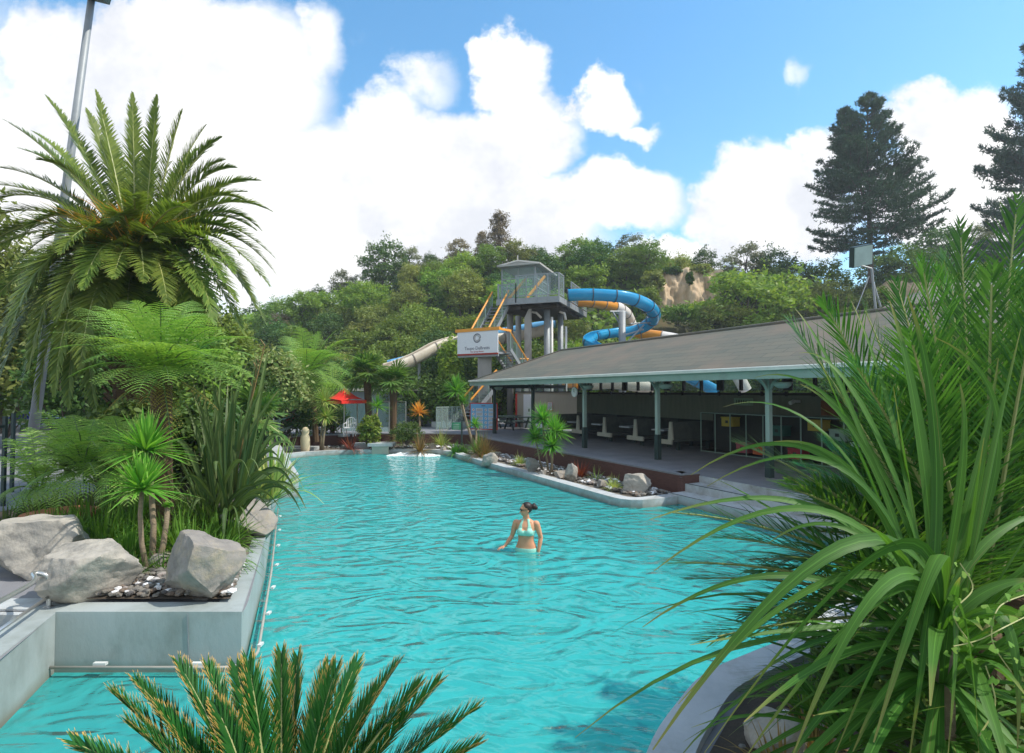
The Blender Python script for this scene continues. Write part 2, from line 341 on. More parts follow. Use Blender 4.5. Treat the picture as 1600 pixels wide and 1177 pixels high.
def crack(m, sc=1.7):
    N = m.node_tree.nodes; Lk = m.node_tree.links; b = next(n for n in N if n.type == 'BSDF_PRINCIPLED'); src = b.inputs['Base Color'].links[0].from_socket
    tc = next(n for n in N if n.type == 'TEX_COORD'); nz = N.new('ShaderNodeTexNoise'); nz.inputs['Scale'].default_value = 2.5; nz.inputs['Detail'].default_value = 5; Lk.new(tc.outputs['Object'], nz.inputs[0])
    ad = N.new('ShaderNodeMix'); ad.data_type = 'RGBA'; ad.blend_type = 'ADD'; ad.inputs[0].default_value = .7; Lk.new(tc.outputs['Object'], ad.inputs[6]); Lk.new(nz.outputs['Color'], ad.inputs[7])
    v = N.new('ShaderNodeTexVoronoi'); v.feature = 'DISTANCE_TO_EDGE'; v.inputs['Scale'].default_value = sc; Lk.new(ad.outputs[2], v.inputs['Vector'])
    r = N.new('ShaderNodeMapRange'); r.inputs[1].default_value = 0.0; r.inputs[2].default_value = .035; r.inputs[3].default_value = .45; r.inputs[4].default_value = 1; Lk.new(v.outputs['Distance'], r.inputs[0])
    mx = N.new('ShaderNodeMix'); mx.data_type = 'RGBA'; mx.blend_type = 'MULTIPLY'; mx.inputs[0].default_value = .28; Lk.new(src, mx.inputs[6]); Lk.new(r.outputs[0], mx.inputs[7]); Lk.new(mx.outputs[2], b.inputs['Base Color'])
crack(M['stone'])
M['stone2'] = pm('pale_volcanic_rock', (.50, .45, .37), (.30, .28, .25), 3, .92, 1.0, 9, dirt=(.17, .16, .145), dscale=3.2, detail=10)
crack(M['stone2'], 1.5)
M['pebble'] = pm('mixed_pebble', (.42, .38, .33), (.16, .15, .15), 14, .85, .5, 30, contrast=.1)
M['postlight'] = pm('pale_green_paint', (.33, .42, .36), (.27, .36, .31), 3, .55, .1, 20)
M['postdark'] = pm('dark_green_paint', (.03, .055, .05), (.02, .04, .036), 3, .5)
M['fascia'] = pm('sage_green_fascia', (.27, .37, .31), (.22, .32, .27), 2, .5, .1, 20, dirt=(.2, .26, .22))
M['fasciatop'] = pm('pale_gutter_lip', (.68, .70, .62), None, 2, .5)
M['roofmetal'] = None
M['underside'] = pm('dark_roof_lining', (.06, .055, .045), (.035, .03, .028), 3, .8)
M['wallin'] = pm('olive_panel_wall', (.20, .215, .165), (.15, .165, .13), 2, .8, .2, 10, stretch=(4, 4, .5))
M['darkpanel'] = pm('dark_lower_panel', (.03, .035, .03), None, 2, .6)
M['cream'] = pm('cream_precast', (.52, .50, .40), (.44, .42, .34), 3, .75, .1)
M['benchdark'] = pm('bench_board', (.13, .14, .12), (.08, .09, .08), 5, .7)
M['towerconc'] = pm('tower_concrete', (.36, .34, .31), (.27, .26, .24), 1.5, .85, .4, 12, stretch=(1, 1, .3), dirt=(.20, .18, .16))
M['galv'] = pm('galvanised_steel', (.30, .32, .33), (.23, .25, .26), 5, .5, metal=.15)
M['railtube'] = pm('aged_rail_tube', (.42, .40, .35), (.32, .31, .27), 5, .5)
M['whitepipe'] = pm('white_pipe', (.66, .64, .60), (.55, .52, .48), 3, .5)
M['orange'] = pm('orange_paint', (.80, .34, .04), (.70, .28, .04), 2, .45)
M['bluefl'] = pm('blue_fibreglass', (.015, .30, .56), (.012, .25, .48), .8, .22, coat=.3, dirt=(.04, .36, .58), dscale=.7)
M['creamfl'] = pm('cream_fibreglass', (.58, .52, .42), (.50, .44, .35), .8, .35, dirt=(.40, .33, .24))
M['whitefl'] = pm('white_fibreglass', (.72, .68, .62), (.62, .56, .5), .8, .35)
M['orangefl'] = pm('orange_fibreglass', (.72, .30, .04), (.62, .24, .03), .8, .3)
M['flange'] = pm('dark_flange', (.06, .10, .14), None, 2, .6)
M['flangec'] = pm('brown_flange', (.26, .22, .18), None, 2, .6)
M['white'] = pm('white_board', (.74, .74, .76), (.70, .70, .72), 2, .5)
M['ink'] = pm('grey_ink', (.13, .13, .17), None, 2, .6)
M['redink'] = pm('red_ink', (.50, .05, .04), None, 2, .6)
M['skyboard'] = pm('blue_board', (.20, .50, .80), (.17, .45, .76), 1, .5)
M['redpaint'] = pm('red_paint', (.62, .05, .03), (.5, .04, .03), 2, .5)
M['redcloth'] = pm('red_canvas', (.85, .035, .02), (.72, .03, .02), 3, .8)
M['bluecloth'] = pm('blue_canvas', (.05, .06, .30), (.04, .05, .24), 3, .8)
M['greenpaint'] = pm('green_board', (.03, .28, .13), (.03, .24, .11), 2, .5)
M['steel'] = pm('brushed_steel', (.60, .60, .58), (.5, .5, .49), 4, .3, metal=.8)
M['pale'] = pm('pale_plastic', (.70, .72, .70), None, 2, .4)
M['clear'] = glassmat('clear_tube', (.80, .88, .88), .3)
M['glass'] = glassmat('pool_fence_glass', (.78, .90, .88), .14)
M['pane'] = glassmat('window_pane', (.90, .95, .95), .12)
M['bark'] = pm('grey_bark', (.13, .10, .08), (.07, .055, .045), 5, .95, .9, 18, stretch=(1, 1, .3))
M['palebark'] = pm('pale_stem', (.34, .26, .17), (.22, .17, .11), 8, .9, .7, 25, stretch=(1, 1, 4))
M['fibre'] = pm('brown_palm_fibre', (.16, .10, .05), (.07, .045, .025), 10, .95, 1, 30, stretch=(1, 1, 3))
M['orangefibre'] = leafmat('orange_fruit_stalks', (.45, .20, .05), (.60, .30, .07), trans=.2)
M['brick'] = pm('orange_brick', (.50, .20, .09), (.38, .14, .07), 20, .85, .5, 40)
M['skin'] = pm('skin', (.70, .34, .19), (.60, .27, .15), 6, .45, .05, 60, spec=.4)
M['hair'] = pm('dark_brown_hair', (.03, .017, .012), (.012, .008, .006), 40, .4, .4, 80, stretch=(1, 1, .2))
M['mint'] = pm('mint_swim_fabric', (.36, .74, .60), (.33, .68, .55), 30, .7, .1, 200)
M['black'] = pm('black_plastic', (.012, .012, .014), None, 2, .25)
M['sandstone'] = pm('cream_carved_stone', (.66, .55, .36), (.55, .45, .28), 8, .9, .8, 20)
M['foam'] = pm('white_foam', (.85, .88, .88), (.7, .78, .78), 20, .9, 1, 40)
M['grass'] = leafmat('strap_grass', (.07, .17, .02), (.16, .30, .04), trans=.3, objvar=.12)

# foliage
M['phoenix'] = leafmat('palm_leaflet', (.09, .155, .03), (.22, .29, .055), tip=(.34, .32, .08), tip_at=(.88, 1.05), trans=.33, objvar=.18, rough=.35)
M['rachis'] = pm('yellow_green_rachis', (.36, .36, .13), (.26, .30, .10), 6, .5)
M['fern'] = leafmat('fern_pinna', (.16, .32, .06), (.30, .45, .11), trans=.38, objvar=.15, tip=(.2, .36, .07), tip_at=(.8, 1.1))
M['fernold'] = leafmat('old_fern_pinna', (.20, .20, .05), (.30, .22, .06), trans=.3, objvar=.25)
M['fernstem'] = pm('fern_midrib', (.12, .20, .05), None, 6, .5)
M['flax'] = leafmat('flax_blade', (.05, .10, .03), (.13, .19, .06), tip=(.42, .36, .16), tip_at=(.9, 1.1), trans=.2, rough=.45, objvar=.1, veins=.3)
M['flaxbright'] = leafmat('bright_strap_leaf', (.045, .14, .02), (.10, .23, .04), tip=(.34, .28, .10), tip_at=(.82, 1.05), trans=.35, rough=.5, objvar=.1, veins=.32)
M['cordy'] = leafmat('cordyline_blade', (.07, .26, .03), (.20, .42, .06), tip=(.55, .50, .22), tip_at=(.85, 1.1), trans=.35, rough=.4, objvar=.1)
M['cordyyellow'] = leafmat('yellow_edged_blade', (.16, .32, .05), (.50, .50, .18), tip=(.7, .6, .3), tip_at=(.8, 1.1), trans=.3, objvar=.1)
M['orangeleaf'] = leafmat('orange_blade', (.75, .32, .03), (.80, .48, .10), trans=.3, objvar=.1)
M['redleaf'] = leafmat('dark_red_blade', (.16, .03, .02), (.30, .08, .05), trans=.3, objvar=.1)
M['bronzeleaf'] = leafmat('bronze_blade', (.14, .12, .04), (.36, .22, .10), trans=.3, objvar=.1)
M['cycad'] = leafmat('cycad_leaflet', (.012, .075, .012), (.035, .14, .022), tip=(.62, .36, .10), tip_at=(.80, .95), trans=.15, rough=.25, objvar=.1)
M['foldark'] = leafmat('dark_leaf', (.045, .095, .02), (.10, .17, .04), trans=.25, objvar=.3)
M['folmid'] = leafmat('mid_green_leaf', (.11, .19, .03), (.23, .31, .06), trans=.3, objvar=.3)
M['folbright'] = leafmat('bright_green_leaf', (.14, .26, .035), (.28, .38, .07), trans=.35, objvar=.3)
M['folgrey'] = leafmat('grey_green_leaf', (.13, .16, .09), (.25, .26, .16), trans=.25, objvar=.25)
M['fololive'] = leafmat('olive_leaf', (.15, .20, .045), (.29, .32, .09), trans=.3, objvar=.25)
M['folpale'] = leafmat('cream_variegated_leaf', (.15, .24, .06), (.40, .42, .18), trans=.3, objvar=.1)
M['folbrown'] = leafmat('purple_brown_leaf', (.17, .14, .09), (.25, .20, .13), trans=.25, objvar=.2)
M['pine'] = leafmat('pine_needle', (.03, .07, .045), (.065, .125, .07), trans=.15, objvar=.12)
M['fanleaf'] = leafmat('fan_palm_leaf', (.06, .15, .03), (.16, .25, .06), tip=(.4, .38, .14), tip_at=(.9, 1.1), trans=.3, objvar=.15)
M['nikau'] = leafmat('feather_leaflet', (.03, .10, .02), (.09, .21, .035), tip=(.40, .34, .10), tip_at=(.93, 1.08), trans=.35, rough=.35, objvar=.15)
# ------------------------------------------------------------------ foliage geometry
def _norm(a): return a / np.maximum(np.linalg.norm(a, axis=-1, keepdims=True), 1e-9)
def strips(mb, A, t=None):       # A (n,k,m,3): n separate blades of k stations and m points across
    A = np.asarray(A, float); n, k, m = A.shape[:3]; b = mb.n
    mb.V.append(A.reshape(-1, 3)); mb.n += n * k * m
    if m == 3: mb.X.append((b, np.broadcast_to(np.array([0, .5, 1], np.float32), (n, k, 3)).reshape(-1)))
    if t is None: t = np.full((n, k, m), .5)
    mb.T.append(np.broadcast_to(np.asarray(t, float), (n, k, m)).reshape(-1))
    q, i, j = np.meshgrid(np.arange(n), np.arange(k - 1), np.arange(m - 1), indexing='ij')
    o = b + q * k * m + i * m + j
    mb.F.append(np.stack([o, o + 1, o + m + 1, o + m], -1).reshape(-1, 4)); mb.M.append(np.full(n * (k - 1) * (m - 1), mb.m))
def bez(p0, p1, p2, n):
    s = np.linspace(0, 1, n)[:, None]; p0, p1, p2 = (np.array(tuple(p), float) for p in (p0, p1, p2))
    return (1 - s) ** 2 * p0 + 2 * s * (1 - s) * p1 + s ** 2 * p2
def frames(pts, up=(0, 0, 1)):
    T = _norm(np.gradient(pts, axis=0)); S = np.zeros_like(T); s = np.cross(T[0], np.array(up, float))
    if np.linalg.norm(s) < 1e-3: s = np.cross(T[0], [0, 1, 0.1])
    for i in range(len(T)):
        s = s - T[i] * np.dot(s, T[i]); s /= max(np.linalg.norm(s), 1e-9); S[i] = s
    U = np.cross(S, T); return T, S, U
def prof_palm(s): return np.clip(np.sin(np.pi * np.clip(0.1 + 0.9 * s, 0, 1) ** 0.85), 0.03, 1) ** 0.55
def prof_fern(s): return np.clip(np.sin(np.pi * np.clip(0.06 + 0.94 * s, 0, 1) ** 0.8), 0.02, 1) ** 0.75
def frond(lf, st, p0, p1, p2, pairs, ll, lw, ang=(70, 32), vee=22, droop=.18, start=.14, r=.02, prof=prof_palm, roll=0.0, jit=.08, up=(0, 0, 1), seg=3):
    n = 24; pts = bez(p0, p1, p2, n); T, S, U = frames(pts, up)
    if roll:
        c, s_ = math.cos(roll), math.sin(roll); S, U = S * c + U * s_, U * c - S * s_
    if st is not None: st.tube(pts[::2], [r * (1 - .85 * i / (n // 2 - 1)) + .002 for i in range(len(pts[::2]))], 5, cap=False)
    s = np.linspace(start, 1, pairs); idx = s * (n - 1)
    def at(a): return np.stack([np.interp(idx, np.arange(n), a[:, c]) for c in range(3)], -1)
    B, t_, s__, u_ = at(pts), _norm(at(T)), _norm(at(S)), _norm(at(U))
    for side in (-1, 1):
        a = np.radians(ang[0] + (ang[1] - ang[0]) * s + rng.normal(0, 4, pairs))[:, None]; v = np.radians(vee + rng.normal(0, 9, pairs))[:, None]
        d = np.cos(a) * t_ + np.sin(a) * (side * s__ * np.cos(v) + u_ * np.sin(v))
        ln = (ll * prof(np.linspace(0, 1, pairs)) * (1 + rng.normal(0, jit, pairs)))[:, None]
        wv = _norm(np.cross(d, u_)) * lw / 2
        st_ = []
        for k in range(seg + 1):
            q = k / seg; c = B + d * ln * q + np.array([0, 0, -1.0]) * ln * droop * q ** 2
            wk = wv * (0.55 + 1.4 * q if q < .33 else max(.06, 1.0 - (q - .33) * 1.35))
            st_.append(np.stack([c - wk, c + wk], 1))
        A = np.stack(st_, 1); tt = np.linspace(0, 1, seg + 1)[None, :, None]
        tt = tt * .0 + np.maximum(tt * .9, 0) + .12 * s[:, None, None]
        strips(lf, A, np.clip(tt, 0, 1.2))
def fernfrond(lf, st, p0, p1, p2, pairs=22, ll=.4, sub=9, droop=.25, start=.12, r=.012, up=(0, 0, 1), subl=.062, roll=0.0, vee=6):
    n = 24; pts = bez(p0, p1, p2, n); T, S, U = frames(pts, up)
    if roll:
        c, s_ = math.cos(roll), math.sin(roll); S, U = S * c + U * s_, U * c - S * s_
    if st is not None: st.tube(pts[::2], [r * (1 - .85 * i / 11) + .001 for i in range(12)], 5, cap=False)
    s = np.linspace(start, 1, pairs); idx = s * (n - 1)
    def at(a): return np.stack([np.interp(idx, np.arange(n), a[:, c]) for c in range(3)], -1)
    B, t_, s__, u_ = at(pts), _norm(at(T)), _norm(at(S)), _norm(at(U))
    tau = np.linspace(.06, 1, sub)
    for side in (-1, 1):
        a = np.radians(78 - 25 * s + rng.normal(0, 3, pairs))[:, None]
        v = math.radians(vee)
        d = np.cos(a) * t_ + np.sin(a) * (side * s__ * math.cos(v) + u_ * math.sin(v))
        ln = (ll * prof_fern(np.linspace(0, 1, pairs)) * (1 + rng.normal(0, .05, pairs)))[:, None]
        pw = _norm(np.cross(d, u_))                       # across the pinna, in the frond's plane
        # (pairs, sub, 3)
        c = B[:, None] + (d * ln)[:, None] * tau[None, :, None] + np.array([0, 0, -1.0]) * (ln[:, None] * droop) * (tau ** 2)[None, :, None]
        sl = ln[:, None] * subl * (1.05 - tau)[None, :, None] + .008
        step = ln[:, None] / sub * 1.2
        for sd in (-1, 1):
            dd = d[:, None] * .45 + sd * pw[:, None] * .9
            b0 = c; e0 = c + dd * sl
            w = d[:, None] * step * .5
            A = np.stack([np.stack([b0 - w, b0 + w], 2), np.stack([e0 - w * .35, e0 + w * .35], 2)], 2)
            A = A.reshape(-1, 2, 2, 3)
            tt = np.broadcast_to(tau[None, :], (pairs, sub)).reshape(-1)[:, None, None]
            strips(lf, A, np.broadcast_to(tt, (pairs * sub, 2, 2)))
def blade(lf, p0, p1, p2, w, k=9, fold=.25, up=(0, 0, 1), taper=.55, wb=.6, roll=0.0, bend=None):
    pts = bez(p0, p1, p2, k); T, S, U = frames(pts, up)
    if roll:
        c, s_ = math.cos(roll), math.sin(roll); S, U = S * c + U * s_, U * c - S * s_
    q = np.linspace(0, 1, k); ww = w / 2 * np.where(q < taper, wb + (1 - wb) * q / taper, np.clip((1 - q) / (1 - taper), 0.03, 1) ** .7)
    A = np.stack([pts - S * ww[:, None] + U * (fold * ww)[:, None], pts, pts + S * ww[:, None] + U * (fold * ww)[:, None]], 1)
    strips(lf, A[None], q[None, :, None])
def rosette(lf, c, n, length, w, el=(10, 80), droop=.35, k=6, fold=.3, lj=.2, az0=0, azr=2 * math.pi, base_r=.03, taper=.4):
    """blades radiating from c: elevations from el, tips bending down by droop*length"""
    c = np.array(tuple(c), float)
    az = az0 + (np.arange(n) * 2.399963) % azr; e = np.radians(rng.uniform(el[0], el[1], n)); l = length * (1 + rng.normal(0, lj, n)).clip(.4, 1.5)
    d = np.stack([np.cos(az) * np.cos(e), np.sin(az) * np.cos(e), np.sin(e)], -1)
    hz = np.stack([np.cos(az), np.sin(az), 0 * az], -1); sv = np.stack([-np.sin(az), np.cos(az), 0 * az], -1)
    q = np.linspace(0, 1, k); dr = droop * (1 + rng.normal(0, .3, n)) * np.cos(e)
    pts = c + base_r * hz[:, None] + d[:, None] * (l[:, None] * q)[..., None] + np.array([0, 0, -1.0]) * ((l * dr)[:, None] * q ** 2.2)[..., None]
    ww = w / 2 * np.where(q < taper, .6 + .4 * q / taper, np.clip((1 - q) / (1 - taper), .04, 1) ** .8)
    upv = np.cross(sv, d); sgn = np.sign(upv[:, 2:3]); upv = upv * np.where(sgn == 0, 1, sgn)
    off = sv[:, None] * ww[None, :, None]; uo = upv[:, None] * (fold * ww)[None, :, None]
    A = np.stack([pts - off + uo, pts, pts + off + uo], 2)
    strips(lf, A, q[None, :, None])
def leafcloud(lf, cen, size, flat=.35, asp=.55, bias=None, sj=.35):
    """kite-shaped leaves at cen (n,3)"""
    n = len(cen); a = _norm(rng.normal(size=(n, 3))); a[:, 2] *= .7; a = _norm(a)
    nn = rng.normal(size=(n, 3)); nn[:, 2] += 1.0 / max(flat, .05) * .35
    if bias is not None: nn += bias
    nn = _norm(nn); a = _norm(a - nn * (a * nn).sum(-1, keepdims=True)); b = np.cross(nn, a)
    s = (size * (1 + rng.normal(0, sj, n)).clip(.4, 2))[:, None]
    q = np.stack([cen - a * s * .5, cen + b * s * asp * .5 + a * s * .05, cen + a * s * .55, cen - b * s * asp * .5 + a * s * .05], 1)
    lf.quads(q)
def lobe_pts(c, r, n, lo=.55, top=.15):
    d = _norm(rng.normal(size=(n, 3))); d[:, 2] = np.where(d[:, 2] < -.5, -d[:, 2] * top, d[:, 2])
    rr = rng.uniform(lo, 1.08, n)[:, None]
    return np.array(tuple(c)) + d * rr * np.array(r), d
def limb(st, a, b, r0, r1, bend=.15, n=6, sides=6):
    a, b = Vector(a), Vector(b); d = b - a; off = Vector((rnd.uniform(-1, 1), rnd.uniform(-1, 1), rnd.uniform(-.3, .6))) * d.length * bend
    pts = [a.lerp(b, i / (n - 1)) + off * math.sin(math.pi * i / (n - 1)) for i in range(n)]
    st.tube(pts, [r0 + (r1 - r0) * i / (n - 1) for i in range(n)], sides, cap=False)
def make_tree(name, label, cat, H, cw, ch, nl, lr, nleaf, lsize, leaf, bark='bark', tr=.14, base=.35, shape='round', group=None, seed=0, flat=.35, wander=.0):
    """broadleaf tree round the origin: height H, crown cw wide, ch high"""
    global rng, rnd
    rng = np.random.default_rng(100 + seed); rnd = random.Random(seed)
    root = thing(name, label, cat, (0, 0, 0), group)
    lf, st = MB(), MB()
    cz = H - ch / 2
    top = Vector((rnd.uniform(-.3, .3) * wander, rnd.uniform(-.3, .3) * wander, H - ch * .35))
    limb(st, (0, 0, -.6), top, tr, tr * .45, .06, 8, 8)
    for i in range(nl):
        az = i * 2.4 + rnd.uniform(-.4, .4); f = (i + .5) / nl
        zz = 1 - 2 * f; rr = math.sqrt(max(0, 1 - zz * zz))
        if shape == 'cone': rr = (1 - (zz + 1) / 2) * .9 + .12
        if shape == 'umbrella': zz = .35 + .5 * zz; rr = rnd.uniform(.2, 1)
        k = rnd.uniform(.62, .88)
        c = Vector((math.cos(az) * rr * cw / 2 * k, math.sin(az) * rr * cw / 2 * k, cz + zz * ch / 2 * .8))
        r = lr * rnd.uniform(.65, 1.25)
        p, d = lobe_pts(c, (r, r, r * .72), int(nleaf / nl * (r / lr) ** 2)); leafcloud(lf, p, lsize, flat, .5, d * .6)
        # outlying twigs that break the outline
        for _ in range(5):
            dd = Vector(tuple(_norm(rng.normal(size=3)))); dd.z = abs(dd.z) * .8; q0 = c + dd * r * .9; q1 = c + dd * r * rnd.uniform(1.25, 1.7)
            m = 14; s = np.linspace(0, 1, m)[:, None]; leafcloud(lf, np.array(q0) + (np.array(q1) - np.array(q0)) * s + rng.normal(0, lsize * .55, (m, 3)), lsize * .85, .4, .5)
        a = Vector((0, 0, base * H)).lerp(top, rnd.uniform(.2, .9)); limb(st, a, c, tr * .38, tr * .1, .12)
    build('crown', lf, M[leaf], root); build('trunk', st, M[bark], root, True)
    return root
def make_pine(name, label, H, cw, seed, base=.14, group=None, twin=0.0, whorls=30):
    global rng, rnd
    rng = np.random.default_rng(seed); rnd = random.Random(seed)
    root = thing(name, label, 'pine tree', (0, 0, 0), group); lf, st = MB(), MB()
    def spire(ox, oy, h0, h1, w, nw, tr):
        limb(st, (ox * .2, oy, h0 - (1 if h0 < 1 else 0)), (ox, oy, h1), tr, .05, .01, 10, 8)
        for i in range(nw):
            f = (i + .3) / nw; z = h0 + (h1 - h0) * (base + (1 - base) * f) if h0 < 1 else h0 + (h1 - h0) * f
            R_ = w / 2 * (1 - f) ** .9 * (1.0 if f > .12 else .75) + .12
            for j in range(rnd.choice((4, 5, 5, 6))):
                az = rnd.uniform(0, 6.283); ln = R_ * rnd.uniform(.7, 1.12); xx = ox * (.2 + .8 * (z - 0) / H)
                p0 = Vector((xx, oy, z)); hd = Vector((math.cos(az), math.sin(az), 0))
                rise = rnd.uniform(-.12, .1) + .75 * f * f
                p1 = p0 + hd * ln * .55 + Vector((0, 0, ln * (rise * .4 - .12))); p2 = p0 + hd * ln + Vector((0, 0, ln * (rise + .16)))
                pts = bez(p0, p1, p2, 10); st.tube(pts[::3], [.07, .05, .035, .02], 4, cap=False)
                m = int(14 + ln * 11); s = rng.uniform(.22, 1.0, m) ** .75
                c = np.stack([np.interp(s, np.linspace(0, 1, 10), pts[:, q]) for q in range(3)], -1)
                spread = (.16 + .5 * (1 - s) * ln * .22)[:, None]
                sid = np.array([-math.sin(az), math.cos(az), 0]); c = c + sid * rng.normal(0, 1, (m, 1)) * spread * (1 + .25 * ln) + np.array([0, 0, 1]) * np.abs(rng.normal(0, .10, (m, 1)))
                # tufts of needles: upright-pointing narrow leaves
                k = 7; cc = np.repeat(c, k, 0); d = _norm(rng.normal(size=(len(cc), 3)) * .65 + np.array(hd) * .5 + np.array([0, 0, .75])); l = rng.uniform(.22, .48, (len(cc), 1))
                w_ = _norm(np.cross(d, rng.normal(size=d.shape))) * .045
                strips(lf, np.stack([np.stack([cc - w_, cc + w_], 1), np.stack([cc + d * l - w_ * .3, cc + d * l + w_ * .3], 1)], 1))
    spire(0, 0, 0, H, cw, whorls, .34)
    if twin: spire(twin, .4, H * .45, H * .93, cw * .55, int(whorls * .55), .16)
    build('crown', lf, M['pine'], root); build('trunk', st, M['bark'], root, True)
    return root
def fanleaf(lf, c, out, r, n=22, fold=.25, droop=.3):
    """one round palm fan at c facing along out"""
    out = Vector(out).normalized(); sdv = out.cross(Vector((0, 0, 1))); sdv = sdv.normalized() if sdv.length > .05 else Vector((1, 0, 0)); upv = sdv.cross(out)
    cen = np.array(c); A = []
    for i in range(n):
        a = math.radians(-150 + 300 * i / (n - 1)); d = out * math.cos(a) + sdv * math.sin(a); d = np.array(d) + np.array(upv) * .12 * (-1) ** i * .3
        l = r * (1 - .25 * abs(a) / 2.7) * rng.uniform(.9, 1.08); pr = np.array(sdv) * math.cos(a) - np.array(out) * math.sin(a)
        w = r * 2 * math.pi * 300 / 360 / n * .5
        st_ = []
        for q, ww in ((.05, .08), (.55, .55), (.8, .35), (1.0, .04)):
            p = cen + d * l * q + np.array([0, 0, -1]) * droop * l * max(0, q - .45) ** 1.5
            st_.append([p - pr * w * ww, p + np.array(upv) * -.04 * r * ww, p + pr * w * ww])
        A.append(st_)
    strips(lf, np.array(A), np.broadcast_to(np.array([0, .5, .8, 1.0])[None, :, None], (n, 4, 3)))

def rock(name, c, size, seed, mat, label, rz=0.0, group=None, cuts=11, rough=.07):
    bm = bmesh.new(); bmesh.ops.create_icosphere(bm, subdivisions=5, radius=1.0); r_ = random.Random(seed)
    planes = []
    for _ in range(cuts):
        d = Vector((r_.gauss(0, 1), r_.gauss(0, 1), r_.gauss(0, .8))).normalized(); planes.append((d, r_.uniform(.50, .80)))
    planes.append((Vector((0, 0, 1)), .72))
    off = Vector((seed * 3.1, seed, 0))
    for v in bm.verts:
        p = v.co.copy()
        for d, h in planes:
            k = p.dot(d)
            if k > h: p -= d * (k - h) * .97
        p += p.normalized() * ((mnoise.fractal(p * 1.6 + off, .8, 2.1, 5) * rough) + mnoise.fractal(p * 7 + off, .7, 2.2, 4) * .014)
        v.co = p
    cz, sz = math.cos(rz), math.sin(rz); c = Vector(c)
    lo_ = [min(v.co[k] for v in bm.verts) for k in range(3)]; hi_ = [max(v.co[k] for v in bm.verts) for k in range(3)]
    for v in bm.verts:
        x, y, z = ((v.co[k] - (lo_[k] + hi_[k]) / 2) / (hi_[k] - lo_[k]) * size[k] for k in range(3))
        v.co = Vector((c.x + x * cz - y * sz, c.y + x * sz + y * cz, c.z + z))
    me = bpy.data.meshes.new(name); bm.to_mesh(me); bm.free()
    for p in me.polygons: p.use_smooth = True
    try: me.set_sharp_from_angle(angle=R(32))
    except Exception: pass
    o = build(name, me, M[mat]); o['label'] = label; o['category'] = 'boulder'
    if group: o['group'] = group
    return o
# ------------------------------------------------------------------ ground, pool, water, hill
from mathutils.geometry import tessellate_polygon
def v2(p): return (p[0], p[1])
POOL = [v2(L(3.2, -3.77)), v2(L(3.2, -2.1)), v2(L(3.2, -1.4)), v2(L(12, -1.4)), (6.2, 7.0), (4.7, 6.7), (3.6, 5.95), (2.6, 5.08), (1.5, 4.4), (.9, 3.6), (.6, 2.9),
        (-3.75, 2.9), (-4.73, 5.7), (-2.80, 5.7), (-2.85, 5.9), (-2.90, 6.05), (-3.85, 8.56), (-5.7, 13.1), (-6.35, 14.9), (-8.6, 19.5), (-10.3, 23.0), (-9.5, 24.6), (-8.0, 25.5), (-5.6, 25.95), (-3.4, 25.7), v2(L(-8.6, -3.6)), v2(L(-8.0, -3.77))]
HOLE = POOL[1:21] + [(-12.0, 25.0), (-10.5, 27.4), (-7.5, 28.7), (-4.0, 28.9), (-2.0, 28.3), v2(L(-9.5, -2.1))]
SMALL = [(-9.5, 2.9), (-4.12, 2.9), (-5.08, 5.75), (-9.5, 5.75)]
def sheet(mb, outer, holes, z):
    loops = [[Vector((p[0], p[1], 0)) for p in outer]] + [[Vector((p[0], p[1], 0)) for p in h] for h in holes]
    vs = [p for l in loops for p in l]; tr = tessellate_polygon(loops)
    fs = []
    for t in tr:
        a, b, c = (vs[i] for i in t)
        fs.append(tuple(t) if (b - a).cross(c - a).z > 0 else tuple(t)[::-1])
    mb.add([(p.x, p.y, z) for p in vs], fs)
def offset_path(path, d, closed=False):
    n = len(path); out = []
    for i, p in enumerate(path):
        p = Vector((p[0], p[1])); a = Vector(path[i - 1][:2]) if (i > 0 or closed) else None; b = Vector(path[(i + 1) % n][:2]) if (i < n - 1 or closed) else None
        t1 = (p - a).normalized() if a is not None else None; t2 = (b - p).normalized() if b is not None else None
        t1 = t1 or t2; t2 = t2 or t1; n1 = Vector((t1.y, -t1.x)); n2 = Vector((t2.y, -t2.x)); m = (n1 + n2)
        m = n1 if m.length < .1 else m.normalized(); k = d / max(.45, m.dot(n1)); out.append((p.x + m.x * k, p.y + m.y * k))
    return out
def ribbon(mb, path, d, z0, z1):     # a wall along path, thickness d to its right-hand side
    o = offset_path(path, d)
    A = np.array([[(a[0], a[1], z0), (a[0], a[1], z1), (b[0], b[1], z1), (b[0], b[1], z0)] for a, b in zip(path, o)])
    if d > 0: A = A[:, ::-1]
    mb.grid(A, wrap=True); n = len(path); b0 = mb.n - 4 * n
    mb.F.append([b0, b0 + 1, b0 + 2, b0 + 3]); mb.M.append(mb.m); mb.F.append([b0 + 4 * (n - 1) + k for k in (3, 2, 1, 0)]); mb.M.append(mb.m)
g = MB(); sheet(g, [(-700, -300), (700, -300), (700, 900), (-700, 900)], [HOLE, SMALL], .6)
struct('ground', g, M['deck'])
g = MB(); sheet(g, [(p[0], p[1]) for p in offset_path(POOL, 0.0, True)], [], -.85)
struct('pool_floor', g, M['poolfloor'])
g = MB(); ribbon(g, POOL[0:3] + [], .0001, -.9, .1)
